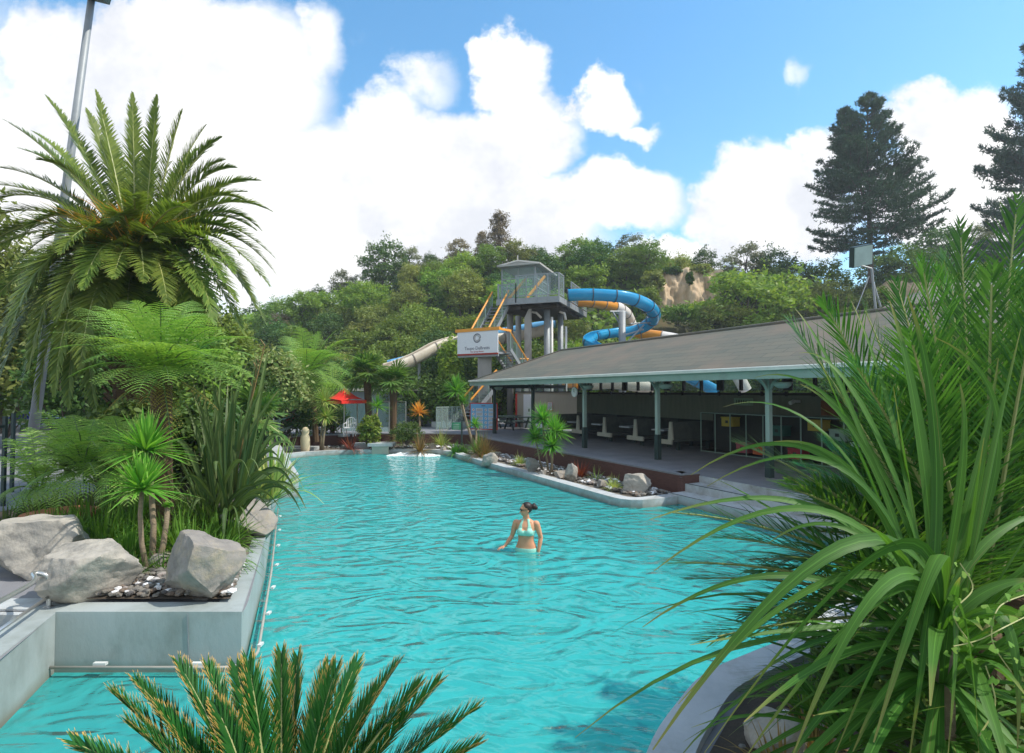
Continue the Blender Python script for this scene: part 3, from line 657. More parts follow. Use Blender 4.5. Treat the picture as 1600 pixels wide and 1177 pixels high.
# curb on the far and right sides
far = [POOL[1], POOL[0]] + POOL[:18:-1]     # from the corner round the far side
far = [POOL[1], POOL[0]] + [POOL[i] for i in range(26, 19, -1)]
def fillet(path, r=.5, k=4):
    out = [path[0]]
    for a, p, b in zip(path, path[1:], path[2:]):
        A, Pp, B = Vector(a), Vector(p), Vector(b); r1 = min(r, (A - Pp).length * .4, (B - Pp).length * .4)
        q0 = Pp + (A - Pp).normalized() * r1; q1 = Pp + (B - Pp).normalized() * r1
        for i in range(k + 1):
            s = i / k; q = q0 * (1 - s) ** 2 + Pp * 2 * s * (1 - s) + q1 * s ** 2; out.append((q.x, q.y))
    out.append(path[-1]); return out
g = MB(); ribbon(g, fillet(far, .35), -.36, -.9, .2); solo('pool_curb', g, M['coping'], 'raised pale grey concrete curb along the right and far sides of the pool', 'curb')
g = MB(); ribbon(g, [POOL[20], POOL[19], POOL[18]], -.5, -.9, .62); solo('pool_coping', g, M['coping'], 'grey concrete coping at the far left pool side behind the flax', 'coping')
g = MB(); ribbon(g, fillet([POOL[10], POOL[9], POOL[8], POOL[7], POOL[6], POOL[5], POOL[4], (8.8, 7.4)], .3), .27, -.9, .66)
solo('pool_border', g, M['coping'], 'pale pool edge curving under the big foreground flax at lower right', 'coping')
# left planter wall and wing wall
pw = thing('planter_wall', 'smooth grey painted wall round the boulder planter, standing in the pool', 'wall', (-4.73, 5.7, 0))
g = MB(); ribbon(g, [(-4.73, 5.7), (-2.80, 5.7), (-3.85, 8.56), (-5.7, 13.1), (-6.35, 14.9)], -.26, -.9, .62); build('wall', g, M['poolwall'], pw)
g = MB(); g.bar((-3.33, 5.694, -.1), (-3.36, 5.694, .6), .012, .006, up=(0, 1, 0)); build('panel_joint', g, M['galv'], pw)
g = MB(); g.prism([(-3.75, 2.6), (-4.12, 2.6), (-5.08, 5.75), (-5.0, 6.0), (-4.73, 5.99), (-4.735, 5.705), (-4.72, 5.69)], -.9, .61)
solo('pool_dividing_wall', g, [M['poolwall']], 'slanting blue-grey wall at lower left dividing the small pool from the big one', 'wall')
g = MB(); g.box((-7.3, 5.72, .31), (4.5, .1, .58)); g.box((-7.3, 5.93, .315), (4.4, .3, .6)); solo('small_pool_edge', g, M['coping'], 'far concrete edge of the small dark pool at left', 'coping')
# small pool
g = MB(); sheet(g, SMALL, [], -.4); struct('small_pool_floor', g, M['poolwall'])
# edge rail
wpath = [(-4.70, 5.60), (-2.90, 5.60), (-2.74, 5.68), (-2.72, 5.9), (-3.75, 8.56), (-5.6, 13.1)]
rl = thing('pool_edge_rail', 'thin clear tube rail on white brackets along the planter wall at the waterline', 'rail', (-2.8, 5.7, .1))
g = MB(); g.tube([(p[0], p[1], .10) for p in fillet(wpath, .15)], .016, 8); build('tube', g, M['railtube'], rl, True)
br = MB()
bp = [(-4.2, 5.63), (-3.2, 5.63), (-2.79, 6.05), (-3.08, 6.9), (-3.42, 7.8), (-3.80, 8.8), (-4.25, 9.9), (-4.7, 11.0), (-5.2, 12.2)]
bp = [(x - (0 if i < 2 else -.03), y) for i, (x, y) in enumerate(bp)]
for i, (x, y) in enumerate(bp):
    g = MB(); g.box((x, y, .125), (.13, .04, .025) if i < 2 else (.04, .08, .025)); build('bracket', g, M['pale'], rl)

# steps into the pool
st_ = thing('pool_steps', 'wide pale concrete steps going down into the pool beside the pavilion', 'steps', L(6, -2, 0))
lv = [(.42, -1.4, -1.95), (.22, -1.95, -2.55), (-.02, -2.55, -3.1), (-.25, -3.1, -3.6), (-.45, -3.6, -4.1), (-.65, -4.1, -4.6)]
for z, w0, w1 in lv:
    g = MB(); a, b, c, d = L(3.2, w0), L(12.0, w0), L(12.0 - (abs(w1) - 1.4) * .5, w1), L(3.2, w1)
    g.prism([v2(a), v2(d), v2(c), v2(b)], -.9, z); build('tread', g, M['coping'], st_)
    g = MB(); g.bar(L(3.25, w1 + .05, z + .004), L(11.4, w1 + .05, z + .004), .05, .008); build('nosing', g, M['postdark'] if z > .3 else M['benchdark'], st_)

g = MB(); g.prism([v2(L(3.2, -1.43)), v2(L(12, -1.43)), v2(L(12, -1.38)), v2(L(3.2, -1.38))], -.5, .597); build('riser', g, M['coping'], st_)
# garden bed between curb and retaining wall
bed = [POOL[1], HOLE[-1]] + HOLE[-2:-7:-1] + [POOL[i] for i in range(20, 27)] + [POOL[0]]
g = MB(); sheet(g, bed, [], .12); struct('garden_bed', g, M['bed'])
rw = fillet([v2(L(3.2, -1.4)), v2(L(3.2, -2.1)), v2(L(-9.3, -2.1)), (-2.0, 28.3), (-4.0, 28.9), (-7.5, 28.7), (-10.5, 27.4), (-12, 25)], .12, 2)
t = thing('retaining_wall', 'maroon timber retaining wall between the garden bed and the grey deck', 'wall', L(3, -2.1, .1))
g = MB(); ribbon(g, rw, .14, .05, .64); build('boards', g, M['maroon'], t)
g = MB(); ribbon(g, offset_path(rw, .0), .42, .645, .69); build('cap', g, M['deck'], t)

# pebbles (nobody could count them)
def pebbles(name, pts, smin, smax):
    bm = bmesh.new(); bmesh.ops.create_icosphere(bm, subdivisions=1, radius=1); base = np.array([v.co[:] for v in bm.verts]); fc = [[v.index for v in f.verts] for f in bm.faces]; bm.free()
    mb = MB()
    for p in pts:
        s = rnd.uniform(smin, smax); d = np.array([rnd.uniform(.8, 1.4), rnd.uniform(.7, 1.1), rnd.uniform(.4, .7)]) * s; a = rnd.uniform(0, 6.3)
        q = base * d * (1 + rng.normal(0, .06, base.shape)); q = np.stack([q[:, 0] * math.cos(a) - q[:, 1] * math.sin(a), q[:, 0] * math.sin(a) + q[:, 1] * math.cos(a), q[:, 2]], 1)
        mb.add(q + np.array(p), fc)
    return mb
m_peb, nt = new_mat('pebble_mix')
geo = nt.nodes.new('ShaderNodeNewGeometry'); cr = nt.nodes.new('ShaderNodeValToRGB'); nt.links.new(geo.outputs['Random Per Island'], cr.inputs[0])
for pz, cl in ((0, (.07, .065, .065)), (.3, (.14, .13, .12)), (.55, (.17, .15, .125)), (.75, (.14, .095, .065)), (1, (.19, .175, .15))):
    e = cr.color_ramp.elements.new(pz) if pz not in (0, 1) else cr.color_ramp.elements[int(pz)]; e.color = (*cl, 1)
b_ = nt.nodes.new('ShaderNodeBsdfPrincipled'); b_.inputs['Roughness'].default_value = .75; nt.links.new(cr.outputs[0], b_.inputs['Base Color']); o_ = nt.nodes.new('ShaderNodeOutputMaterial'); nt.links.new(b_.outputs[0], o_.inputs[0])
pts = [L(rnd.uniform(-9, 3.0), rnd.uniform(-3.35, -2.2), .15 + rnd.uniform(0, .05)) for _ in range(1500)]
pts += [(rnd.uniform(-9.5, -2.2), 0, .15) for _ in range(500)]
pts = [(p[0], 26.4 + rnd.uniform(0, 2.0) if p[1] == 0 else p[1], p[2]) for p in pts]
struct('bed_pebbles', pebbles('bed_pebbles', pts, .03, .10), m_peb, kind='stuff', label='loose grey and tan stones on the long garden bed')
# planter soil + pebbles
PL = [(-4.75, 5.95), (-3.05, 5.95), (-3.1, 6.1), (-4.05, 8.6), (-5.9, 13.1), (-6.6, 14.9), (-9.2, 15.2), (-9.6, 9.5), (-6.6, 7.2)]
g = MB(); sheet(g, PL, [], .66); struct('planter_soil', g, M['soil'])
pts = [(rnd.uniform(-4.7, -3.0), rnd.uniform(5.98, 7.6), .68 + rnd.uniform(0, .05)) for _ in range(1500)]
pts = [p for p in pts if p[0] < -3.0 - (p[1] - 5.9) * .4]
struct('planter_pebbles', pebbles('planter_pebbles', pts, .02, .055), m_peb, kind='stuff', label='river pebbles between the two front boulders of the planter')

# ---- water
def watermat(name, tint, milk, milkf, bscale=1.0, bstr=.55):
    m, nt = new_mat(name); N = nt.nodes; Lk = nt.links
    tc = N.new('ShaderNodeTexCoord'); mp = N.new('ShaderNodeMapping'); Lk.new(tc.outputs['Object'], mp.inputs[0]); mp.inputs['Rotation'].default_value = (0, 0, .35); mp.inputs['Scale'].default_value = (bscale * .8, bscale * 1.25, 1)
    def nz(sc, det, dist):
        n = N.new('ShaderNodeTexNoise'); n.inputs['Scale'].default_value = sc; n.inputs['Detail'].default_value = det; n.inputs['Distortion'].default_value = dist; n.inputs['Roughness'].default_value = .5; Lk.new(mp.outputs[0], n.inputs[0]); return n.outputs['Fac']
    a = N.new('ShaderNodeMath'); a.operation = 'MULTIPLY_ADD'; Lk.new(nz(1.55, 1.5, 1.6), a.inputs[0]); a.inputs[1].default_value = 1.0
    c = N.new('ShaderNodeMath'); c.operation = 'MULTIPLY'; Lk.new(nz(5.5, 2, .8), c.inputs[0]); c.inputs[1].default_value = .13; Lk.new(c.outputs[0], a.inputs[2])
    # rings spreading from the wading woman
    vd = N.new('ShaderNodeVectorMath'); vd.operation = 'DISTANCE'; Lk.new(tc.outputs['Object'], vd.inputs[0]); vd.inputs[1].default_value = (.26, 10.0, 0)
    sn = N.new('ShaderNodeMath'); sn.operation = 'MULTIPLY'; Lk.new(vd.outputs['Value'], sn.inputs[0]); sn.inputs[1].default_value = 17.0
    si = N.new('ShaderNodeMath'); si.operation = 'SINE'; Lk.new(sn.outputs[0], si.inputs[0])
    fa = N.new('ShaderNodeMapRange'); fa.interpolation_type = 'SMOOTHSTEP'; Lk.new(vd.outputs['Value'], fa.inputs[0]); fa.inputs[1].default_value = .2; fa.inputs[2].default_value = 2.4; fa.inputs[3].default_value = .13; fa.inputs[4].default_value = 0
    ri = N.new('ShaderNodeMath'); ri.operation = 'MULTIPLY_ADD'; Lk.new(si.outputs[0], ri.inputs[0]); Lk.new(fa.outputs[0], ri.inputs[1]); Lk.new(a.outputs[0], ri.inputs[2])
    bp = N.new('ShaderNodeBump'); bp.inputs['Strength'].default_value = bstr; bp.inputs['Distance'].default_value = .20; Lk.new(ri.outputs[0], bp.inputs['Height'])
    gl = N.new('ShaderNodeBsdfGlossy'); gl.inputs['Roughness'].default_value = .04; Lk.new(bp.outputs[0], gl.inputs['Normal'])
    tr = N.new('ShaderNodeBsdfTransparent'); tr.inputs[0].default_value = (*tint, 1)
    df = N.new('ShaderNodeBsdfDiffuse'); df.inputs[0].default_value = (*milk, 1); Lk.new(bp.outputs[0], df.inputs['Normal'])
    m1 = N.new('ShaderNodeMixShader'); m1.inputs[0].default_value = milkf; Lk.new(tr.outputs[0], m1.inputs[1]); Lk.new(df.outputs[0], m1.inputs[2])
    fr = N.new('ShaderNodeFresnel'); fr.inputs[0].default_value = 1.33; Lk.new(bp.outputs[0], fr.inputs['Normal'])
    ms = N.new('ShaderNodeMixShader'); Lk.new(fr.outputs[0], ms.inputs[0]); Lk.new(m1.outputs[0], ms.inputs[1]); Lk.new(gl.outputs[0], ms.inputs[2])
    o = N.new('ShaderNodeOutputMaterial'); Lk.new(ms.outputs[0], o.inputs[0]); return m
M['water'] = watermat('pool_water', (.42, .94, .92), (.05, .44, .43), .64, bstr=.66)
M['water2'] = watermat('dark_pool_water', (.12, .30, .26), (.01, .08, .07), .4)
g = MB(); sheet(g, POOL, [], 0.0); struct('water', g, M['water'])
g = MB(); sheet(g, SMALL, [], .3); struct('small_pool_water', g, M['water2'])

# ---- hill
_px = [-600, -200, 0, 300, 400, 480, 560, 650, 750, 850, 950, 1040, 1110, 1200, 1300, 1400, 1500, 1650, 1900, 2400]
_py = [480, 480, 490, 540, 535, 510, 475, 445, 420, 425, 425, 425, 455, 465, 478, 468, 445, 430, 430, 450]
def hill(x, y):
    y = max(y, 1.0); u = x / y; px = CX + F * u
    yy = np.interp(px, _px, _py); ch = CAM_Z + (HOR - yy) / F * 85
    y0 = np.interp(px, [-600, 0, 400, 700, 900, 2400], [30, 36, 44, 47, 47, 44])
    s = min(max((y - y0) / (85 - y0), 0), 1); s = s * s * (3 - 2 * s) * .6 + s * .4
    back = max(0, y - 85) * .04
    n = mnoise.fractal(Vector((x * .06, y * .06, 3)), .9, 2, 4)
    return .3 + (ch - .3) * s - back * .3 + n * 1.6 * min(1, s * 4)
xs = np.linspace(-170, 230, 161); ys = np.linspace(28, 175, 90)
g = MB(); g.grid(np.array([[(x, y, hill(x, y) - (.15 if hill(x, y) < .5 else 0)) for x in xs] for y in ys])[:, ::1]); struct('hill', g, M['hill'], True)
def cliff(name, px0, px1, py0, py1, Y, mat, seed=0):
    n, m = 60, 44; A = []
    for j in range(m):
        row = []
        for i in range(n):
            fx, fz = i / (n - 1), j / (m - 1)
            edge = min(1, math.sin(math.pi * fx) * 2.2) ** .6
            fzz = min(fz / .78, 1); back = max(0, (fz - .78) / .22)
            p = P(px0 + (px1 - px0) * fx, py1 + (py0 - py1) * fzz * (.62 + .38 * edge), Y + fzz * 3 + back * 9)
            zz = p.z if back == 0 else P(px0 + (px1 - px0) * fx, py1 + (py0 - py1) * (.62 + .38 * edge), Y + 3).z + .4 * back
            q = mnoise.fractal(Vector((p.x * .45, zz * .12, Y + seed)), .8, 2, 6); r2 = mnoise.fractal(Vector((p.x * 1.6, zz * .35, Y + 9)), .8, 2, 4)
            row.append((p.x, p.y + (q * 1.3 + r2 * .5) * (1 - back) + 2.5 * (1 - edge), zz + mnoise.noise(Vector((p.x * .8, 0, 9))) * .5 * fzz))
        A.append(row)
    g = MB(); g.grid(np.array(A)); struct(name, g, mat, True)
M['cliff'] = pm('tan_pumice_bank', (.60, .46, .30), (.46, .32, .20), .8, .95, .8, 3, stretch=(2.2, 1, .3), dirt=(.22, .18, .09), dscale=.6)
cliff('cliff_bank', 1018, 1146, 420, 496, 68, M['cliff'])
cliff('earth_bank', 1370, 1480, 440, 500, 64, M['cliff'])
# ------------------------------------------------------------------ writing helper
def text_mesh(s, size, extrude=0.004, align='CENTER', space=1.0):
    cu = bpy.data.curves.new('letters', 'FONT'); cu.body = s; cu.size = size; cu.extrude = extrude; cu.align_x = align; cu.align_y = 'CENTER'; cu.space_character = space; cu.resolution_u = 3
    o = bpy.data.objects.new('letters', cu); C.objects.link(o); dg = bpy.context.evaluated_depsgraph_get(); dg.update()
    me = bpy.data.meshes.new_from_object(o.evaluated_get(dg)); bpy.data.objects.remove(o); return me
def place_text(name, s, size, c, right, up, mat, parent, off=.012, **k):
    me = text_mesh(s, size, **k); right = Vector(right).normalized(); up = Vector(up).normalized(); n = right.cross(up)
    me.materials.clear(); Mx = Matrix((right, up, n)).transposed().to_4x4(); Mx.translation = Vector(c) + n * off
    me.transform(Mx); return build(name, me, mat, parent)

# ------------------------------------------------------------------ pavilion
m, nt = new_mat('brown_grey_shingles'); N = nt.nodes; Lk = nt.links
tc = N.new('ShaderNodeTexCoord'); mp = N.new('ShaderNodeMapping'); Lk.new(tc.outputs['Object'], mp.inputs[0]); mp.inputs['Rotation'].default_value = (0, 0, math.atan2(-DA.y, DA.x) )
mp.inputs['Scale'].default_value = (1, 1, 1)
br_ = N.new('ShaderNodeTexBrick'); Lk.new(mp.outputs[0], br_.inputs[0]); br_.inputs['Scale'].default_value = 1.0; br_.inputs['Brick Width'].default_value = .9; br_.inputs['Row Height'].default_value = .3; br_.inputs['Mortar Size'].default_value = .012
br_.inputs['Color1'].default_value = (.14, .135, .10, 1); br_.inputs['Color2'].default_value = (.10, .108, .085, 1); br_.inputs['Mortar'].default_value = (.07, .07, .06, 1)
nz = N.new('ShaderNodeTexNoise'); nz.inputs['Scale'].default_value = .45; nz.inputs['Detail'].default_value = 8; Lk.new(tc.outputs['Object'], nz.inputs[0]); rr = N.new('ShaderNodeMapRange'); rr.inputs[1].default_value = .4; rr.inputs[2].default_value = .65; Lk.new(nz.outputs['Fac'], rr.inputs[0])
mx = N.new('ShaderNodeMix'); mx.data_type = 'RGBA'; Lk.new(rr.outputs[0], mx.inputs[0]); Lk.new(br_.outputs['Color'], mx.inputs[6]); mx.inputs[7].default_value = (.17, .135, .10, 1)
b_ = N.new('ShaderNodeBsdfPrincipled'); b_.inputs['Roughness'].default_value = .85; Lk.new(mx.outputs[2], b_.inputs['Base Color']); bp = N.new('ShaderNodeBump'); bp.inputs['Strength'].default_value = .5; bp.inputs['Distance'].default_value = .01; Lk.new(br_.outputs['Fac'], bp.inputs['Height']); bp.invert = True; Lk.new(bp.outputs[0], b_.inputs['Normal'])
o_ = N.new('ShaderNodeOutputMaterial'); Lk.new(b_.outputs[0], o_.inputs[0]); M['roofmetal'] = m

FZ = .6; EZ = 3.48; RZ = 5.12; S0, S1 = -14.4, 12.5; BW = 5.0; BEZ = RZ - (6.0 - 3) * (RZ - EZ) / 3.8
pav = thing('pavilion', 'long open-sided pool pavilion with brown-grey hipped roof and sage green fascia', 'pavilion', L(0, 0, FZ))
def rz(w): return EZ + (RZ - EZ) * (w + .8) / 3.8 if w < 3 else RZ - (w - 3) * (RZ - EZ) / 3.8
g = MB()
A, B, Cc, D = L(S0, -.8, EZ), L(S1, -.8, EZ), L(S1, 3, RZ), L(-10.8, 3, RZ); E_, F_ = L(S1, 6, BEZ), L(-13.6, 6, BEZ)
g.add([A, B, Cc, D, E_, F_], [(0, 1, 2, 3), (3, 2, 4, 5), (0, 3, 5)]); build('roof', g, M['roofmetal'], pav)
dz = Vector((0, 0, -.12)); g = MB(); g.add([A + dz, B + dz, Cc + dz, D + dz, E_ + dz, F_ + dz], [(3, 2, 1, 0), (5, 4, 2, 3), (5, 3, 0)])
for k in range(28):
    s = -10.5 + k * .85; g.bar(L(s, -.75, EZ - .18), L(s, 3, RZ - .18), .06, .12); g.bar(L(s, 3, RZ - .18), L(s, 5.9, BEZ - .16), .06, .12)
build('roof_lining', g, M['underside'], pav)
g = MB(); g.bar(L(S0 - .02, -.83, EZ - .12), L(S1, -.83, EZ - .12), .05, .28); g.bar(L(S0 - .05, -.8, EZ - .12), L(-13.65, 6.0, BEZ - .12), .05, .28); build('fascia', g, M['fascia'], pav)
g = MB(); g.tube([L(S0 - .05, -.90, EZ + .02), L(S1, -.90, EZ + .02)], .035, 8); g.bar(L(S0, -.90, EZ - .02), L(S1, -.90, EZ - .02), .09, .05); build('gutter', g, M['fasciatop'], pav)
g = MB(); g.tube([L(-10.8, 3, RZ + .02), L(S1, 3, RZ + .02)], .06, 8); g.tube([A + Vector((0, 0, .02)), D + Vector((0, 0, .02))], .04, 8); build('ridge_cap', g, M['roofmetal'], pav)
g = MB(); g.bar(L(-13.5, .05, EZ - .05), L(S1, .05, EZ - .05), .12, .22); g.bar(L(-13.5, .0, EZ - .3), L(-13.5, 5, EZ - .3), .12, .2); build('front_beam', g, M['postdark'], pav)
for i, s in enumerate((-12.9, -8.6, -4.3, 0, 4.3, 8.6)):
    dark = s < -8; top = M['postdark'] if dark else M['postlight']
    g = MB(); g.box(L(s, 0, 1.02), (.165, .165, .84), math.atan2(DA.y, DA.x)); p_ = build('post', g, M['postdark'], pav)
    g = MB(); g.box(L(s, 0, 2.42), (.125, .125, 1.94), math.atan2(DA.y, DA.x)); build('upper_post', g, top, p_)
    g = MB()
    for sg in (-1, 1):
        pts = bez(L(s, 0, 2.85), L(s + sg * .08, 0, 3.15), L(s + sg * .5, 0, 3.36), 7)
        for a, b in zip(pts, pts[1:]): g.bar(a, b, .06, .08)
        pts = bez(L(s, 0, 2.85), L(s, sg * .08, 3.15), L(s, sg * .45, 3.36), 7)
        for a, b in zip(pts, pts[1:]): g.bar(a, b, .06, .08)
    build('bracket', g, top, p_)
# back wall with clerestory openings
g = MB(); g.obox(L(-.6, BW, (FZ + 2.86) / 2), DA * 11.6, DN * .06, (0, 0, (2.86 - FZ) / 2)); build('back_wall', g, M['wallin'], pav)
g = MB(); g.obox(L(-.6, BW - .09, 1.15), DA * 11.5, DN * .02, (0, 0, .55)); build('dark_dado', g, M['darkpanel'], pav)
g = MB(); g.bar(L(-12.2, BW, 2.8), L(11, BW, 2.8), .16, .08)
for k in range(23):
    s = -12 + k * 1.02; wd = .3 if k % 3 == 1 else .1; g.obox(L(s, BW, (2.92 + rz(BW) - .14) / 2), DA * wd / 2, DN * .06, (0, 0, (rz(BW) - .16 - 2.93) / 2)); g.obox(L(s, BW - .1, 2.82), DA * .04, DN * .04, (0, 0, .09))
    for sg in (-1, 1):
        a, b, c = L(s, BW - .02, rz(BW) - .14), L(s + sg * .26, BW - .02, rz(BW) - .14), L(s, BW - .02, rz(BW) - .36)
        n = DN * .03; g.add([a - n, b - n, c - n, a + n, b + n, c + n], [(0, 1, 2), (5, 4, 3), (0, 2, 5, 3), (1, 4, 5, 2)])
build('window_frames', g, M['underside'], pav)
for k in range(22):
    s = -12 + (k + .5) * 1.02; g = MB(); g.obox(L(s, BW, (2.94 + rz(BW) - .15) / 2), DA * .40, DN * .004, (0, 0, (rz(BW) - .15 - 2.94) / 2)); build('window_pane', g, M['pane'], pav)
# ceiling tubes
mt, nt = new_mat('lit_tube'); e = nt.nodes.new('ShaderNodeEmission'); e.inputs[0].default_value = (1, .97, .92, 1); e.inputs[1].default_value = 4; o_ = nt.nodes.new('ShaderNodeOutputMaterial'); nt.links.new(e.outputs[0], o_.inputs[0])
for (s, w, lab) in ((4.6, 1.2, 'lit strip light under the pavilion roof, nearest the foreground palm'), (.2, 1.8, 'lit strip light under the pavilion roof, above the bench row end'), (-4.3, 2.6, 'lit strip light deep under the pavilion roof, above the middle benches')):
    t = thing('strip_light', lab, 'lamp', L(s, w, 3.42), 'strip lights under the pavilion roof')
    g = MB(); g.bar(L(s - .3, w, 3.50), L(s + .3, w, 3.50), .14, .05); g.bar(L(s, w, 3.5), L(s, w, rz(w) - .18), .02, .02, up=(0, 1, 0)); build('housing', g, M['postdark'], t)
    g = MB(); g.tube([L(s - .28, w, 3.45), L(s + .28, w, 3.45)], .025, 8); build('tube', g, mt, t)
# hanging bowl lamps by the posts
for (s, lab) in ((-12.2, 'round bowl lamp by the farthest pavilion post'), (-3.9, 'round bowl lamp right of the third pavilion post'), (.5, 'grey bowl lamp right of the half-green post'), (4.8, 'grey bowl lamp on the right pavilion post')):
    t = thing('bowl_lamp', lab, 'lamp', L(s, -.1, 3.0), 'bowl lamps on the pavilion posts')
    g = MB(); g.lathe(L(s, -.1, 2.98), [(.001, 0), (.12, .01), (.2, .07), (.24, .16), (.2, .17)], 18); build('bowl', g, M['postlight'], t, True)
    g = MB(); g.bar(L(s, -.1, 3.14), L(s, -.1, 3.3), .03, .03, up=(0, 1, 0)); build('stem', g, M['postdark'], t)
t = thing('wall_clock', 'small round pale clock face hanging by the third post', 'clock', L(-4.55, -.15, 2.86))
g = MB(); a = L(-4.62, -.25, 2.88); cd = -DN; g.tube([a, a + cd * .05], .2, 20); build('face', g, M['pale'], t)
g = MB(); g.bar(a + cd * .056, a + cd * .056 + Vector((0, 0, .13)), .02, .008, up=DN); g.bar(a + cd * .056, a + cd * .056 + DA * .08, .02, .008); g.bar(a + Vector((0, 0, .1)), a + Vector((0, 0, .42)), .015, .015, up=(0, 1, 0)); build('hands', g, M['black'], t)

# booths: cream T-section benches and tables
def bench(s, w0=2.35, w1=4.75, left=True, right=True):
    lab = {-8.3: 'cream T-section double bench partly behind the third post', -6.15: 'cream T-section double bench right of the third post', -4.0: 'cream T-section double bench left of the half-green post', -1.9: 'cream L-section end bench right of the half-green post', -10.4: 'cream T-section double bench at the far end behind the cordyline'}[s]
    t = thing('booth_bench', lab, 'bench', L(s, w0, FZ), 'cream booth benches in the pavilion')
    z = FZ + .36; g = MB()
    a, b = (-.52 if left else -.06), (.52 if right else .06)
    g.prism([v2(L(s + a, w0)), v2(L(s + a, w0 + .07)), v2(L(s + b, w0 + .07)), v2(L(s + b, w0))][::1], z - .12, z + .06)
    v = [L(s + q, w0 + dw, zz) for dw in (0, .07) for q, zz in ((-.13, z + .061), (.13, z + .061), (.055, z + .76), (-.055, z + .76))]
    g.add(v, [(0, 1, 2, 3), (7, 6, 5, 4), (0, 4, 5, 1), (1, 5, 6, 2), (2, 6, 7, 3), (3, 7, 4, 0)]); build('end_panel', g, M['cream'], t)
    g = MB(); g.prism([v2(L(s + a, w0 + .08)), v2(L(s + a, w1)), v2(L(s + b, w1)), v2(L(s + b, w0 + .08))], z - .03, z + .05); build('seat', g, M['benchdark'], t)
    g = MB(); g.obox(L(s, (w0 + w1) / 2 + .04, z + .41), DA * .045, DN * ((w1 - w0) / 2 - .04), (0, 0, .34)); build('backrest', g, M['benchdark'], t)
    for q in (w0 + .4, w1 - .4):
        g = MB(); g.obox(L(s, q, (FZ + z - .04) / 2), DA * .07, DN * .05, (0, 0, (z - .05 - FZ) / 2)); build('leg', g, M['postdark'], t)
for s in (-10.4, -8.3, -6.15, -4.0): bench(s)
bench(-1.9, right=False)
for s, lab in ((-9.35, 'booth table at the far end of the bench row'), (-7.2, 'booth table just right of the third post'), (-5.08, 'booth table in the middle of the bench row'), (-2.95, 'booth table behind the half-green post')):
    t = thing('booth_table', lab, 'table', L(s, 2.6, FZ), 'tables between the booth benches')
    g = MB(); g.obox(L(s, 3.75, FZ + .73), DA * .36, DN * 1.1, (0, 0, .03)); build('table_top', g, M['conc'], t)
    g = MB(); g.obox(L(s, 3.3, FZ + .35), DA * .06, DN * .06, (0, 0, .345)); build('leg', g, M['postdark'], t); g = MB(); g.obox(L(s, 4.5, FZ + .35), DA * .06, DN * .06, (0, 0, .345)); build('leg', g, M['postdark'], t)
# display cage with coloured crates
t = thing('locker_cage', 'long dark cage of framed compartments along the pavilion wall', 'locker cage', L(-1.2, 3.3, FZ))
g = MB(); g.obox(L(1.9, 3.95, FZ + .75), DA * 3.1, DN * .03, (0, 0, .74)); g.obox(L(1.9, 3.6, FZ + 1.47), DA * 3.1, DN * .33, (0, 0, .015)); g.obox(L(1.9, 3.6, FZ + .04), DA * 3.1, DN * .33, (0, 0, .03)); build('back_panel', g, M['darkpanel'], t)
g = MB()
for k in range(10): g.obox(L(-1.2 + k * .69, 3.26, FZ + .75), DA * .016, DN * .016, (0, 0, .75))
g.bar(L(-1.2, 3.26, FZ + 1.49), L(5.0, 3.26, FZ + 1.49), .03, .03); g.bar(L(-1.2, 3.26, FZ + .03), L(5.0, 3.26, FZ + .03), .03, .03); build('frame', g, M['fascia'], t)
crates = [(-.15 + -.69 + .69, .95, 'yellow', (.50, .38, .05)), (.5, .05, 'pink', (.45, .12, .14)), (1.2, .05, 'orange-red', (.60, .13, .04)), (1.9, .75, 'dark green', (.03, .13, .10)), (2.55, .05, 'crimson', (.36, .03, .04)), (3.25, 1.0, 'mustard', (.48, .36, .06)), (3.95, .75, 'pale green', (.30, .42, .34)), (3.95, .05, 'rose', (.42, .08, .12)), (4.6, .40, 'mint', (.40, .55, .46)), (4.62, .05, 'amber', (.60, .34, .04))]
for s, z, cn, cl in crates:
    mt_ = pm(cn.replace('-', '_').replace(' ', '_') + '_crate', cl, None, 6, .6)
    hz = 'on the floor of' if z < .1 else 'hung high inside' if z > .5 else 'on the second tier of'
    t = thing('crate', f'{cn} storage box {hz} the dark cage', 'crate', L(s + .1, 3.6, FZ + .07 + z))
    g = MB(); b = MB(); c = L(s + .1, 3.55, FZ + .07 + z)
    g.obox(c + Vector((0, 0, .17)), DA * .24, DN * .2, (0, 0, .17)); build('box', g, mt_, t)
    b.obox(c + Vector((0, 0, .325)), DA * .26, DN * .22, (0, 0, .02)); build('rim', b, mt_, t)
    b = MB(); b.obox(c + Vector((0, 0, .17)) - DN * .204, DA * .06, DN * .004, (0, 0, .05)); build('emblem', b, M['darkpanel'], t)
# notice on the wall
t = thing('wall_sign', 'small pale green notice with dark characters high on the pavilion wall', 'sign', L(-.95, 4.9, 2.5))
c = L(-.6, 4.9, 2.5); g = MB(); g.obox(c, DA * .44, DN * .012, (0, 0, .14)); build('board', g, pm('pale_green_sign', (.26, .38, .28), None, 3, .6), t)
for k, ww in enumerate((.03, .05, .04, .03)):
    g = MB(); g.obox(c + DA * (-.3 + k * .11) - DN * .016, DA * ww * .6, DN * .003, (0, 0, .07)); build('character', g, M['postdark'], t)
for k in (0, 1):
    g = MB(); q = c + DA * (.12 + k * .15) - DN * .018; g.add([q - DA * .06, q + DA * .05 + Vector((0, 0, .06)), q + DA * .05 - Vector((0, 0, .06))], [(0, 1, 2)]); g.obox(q + DA * .03, DA * .02, DN * .002, (0, 0, .05)); build('arrow', g, M['postdark'], t)
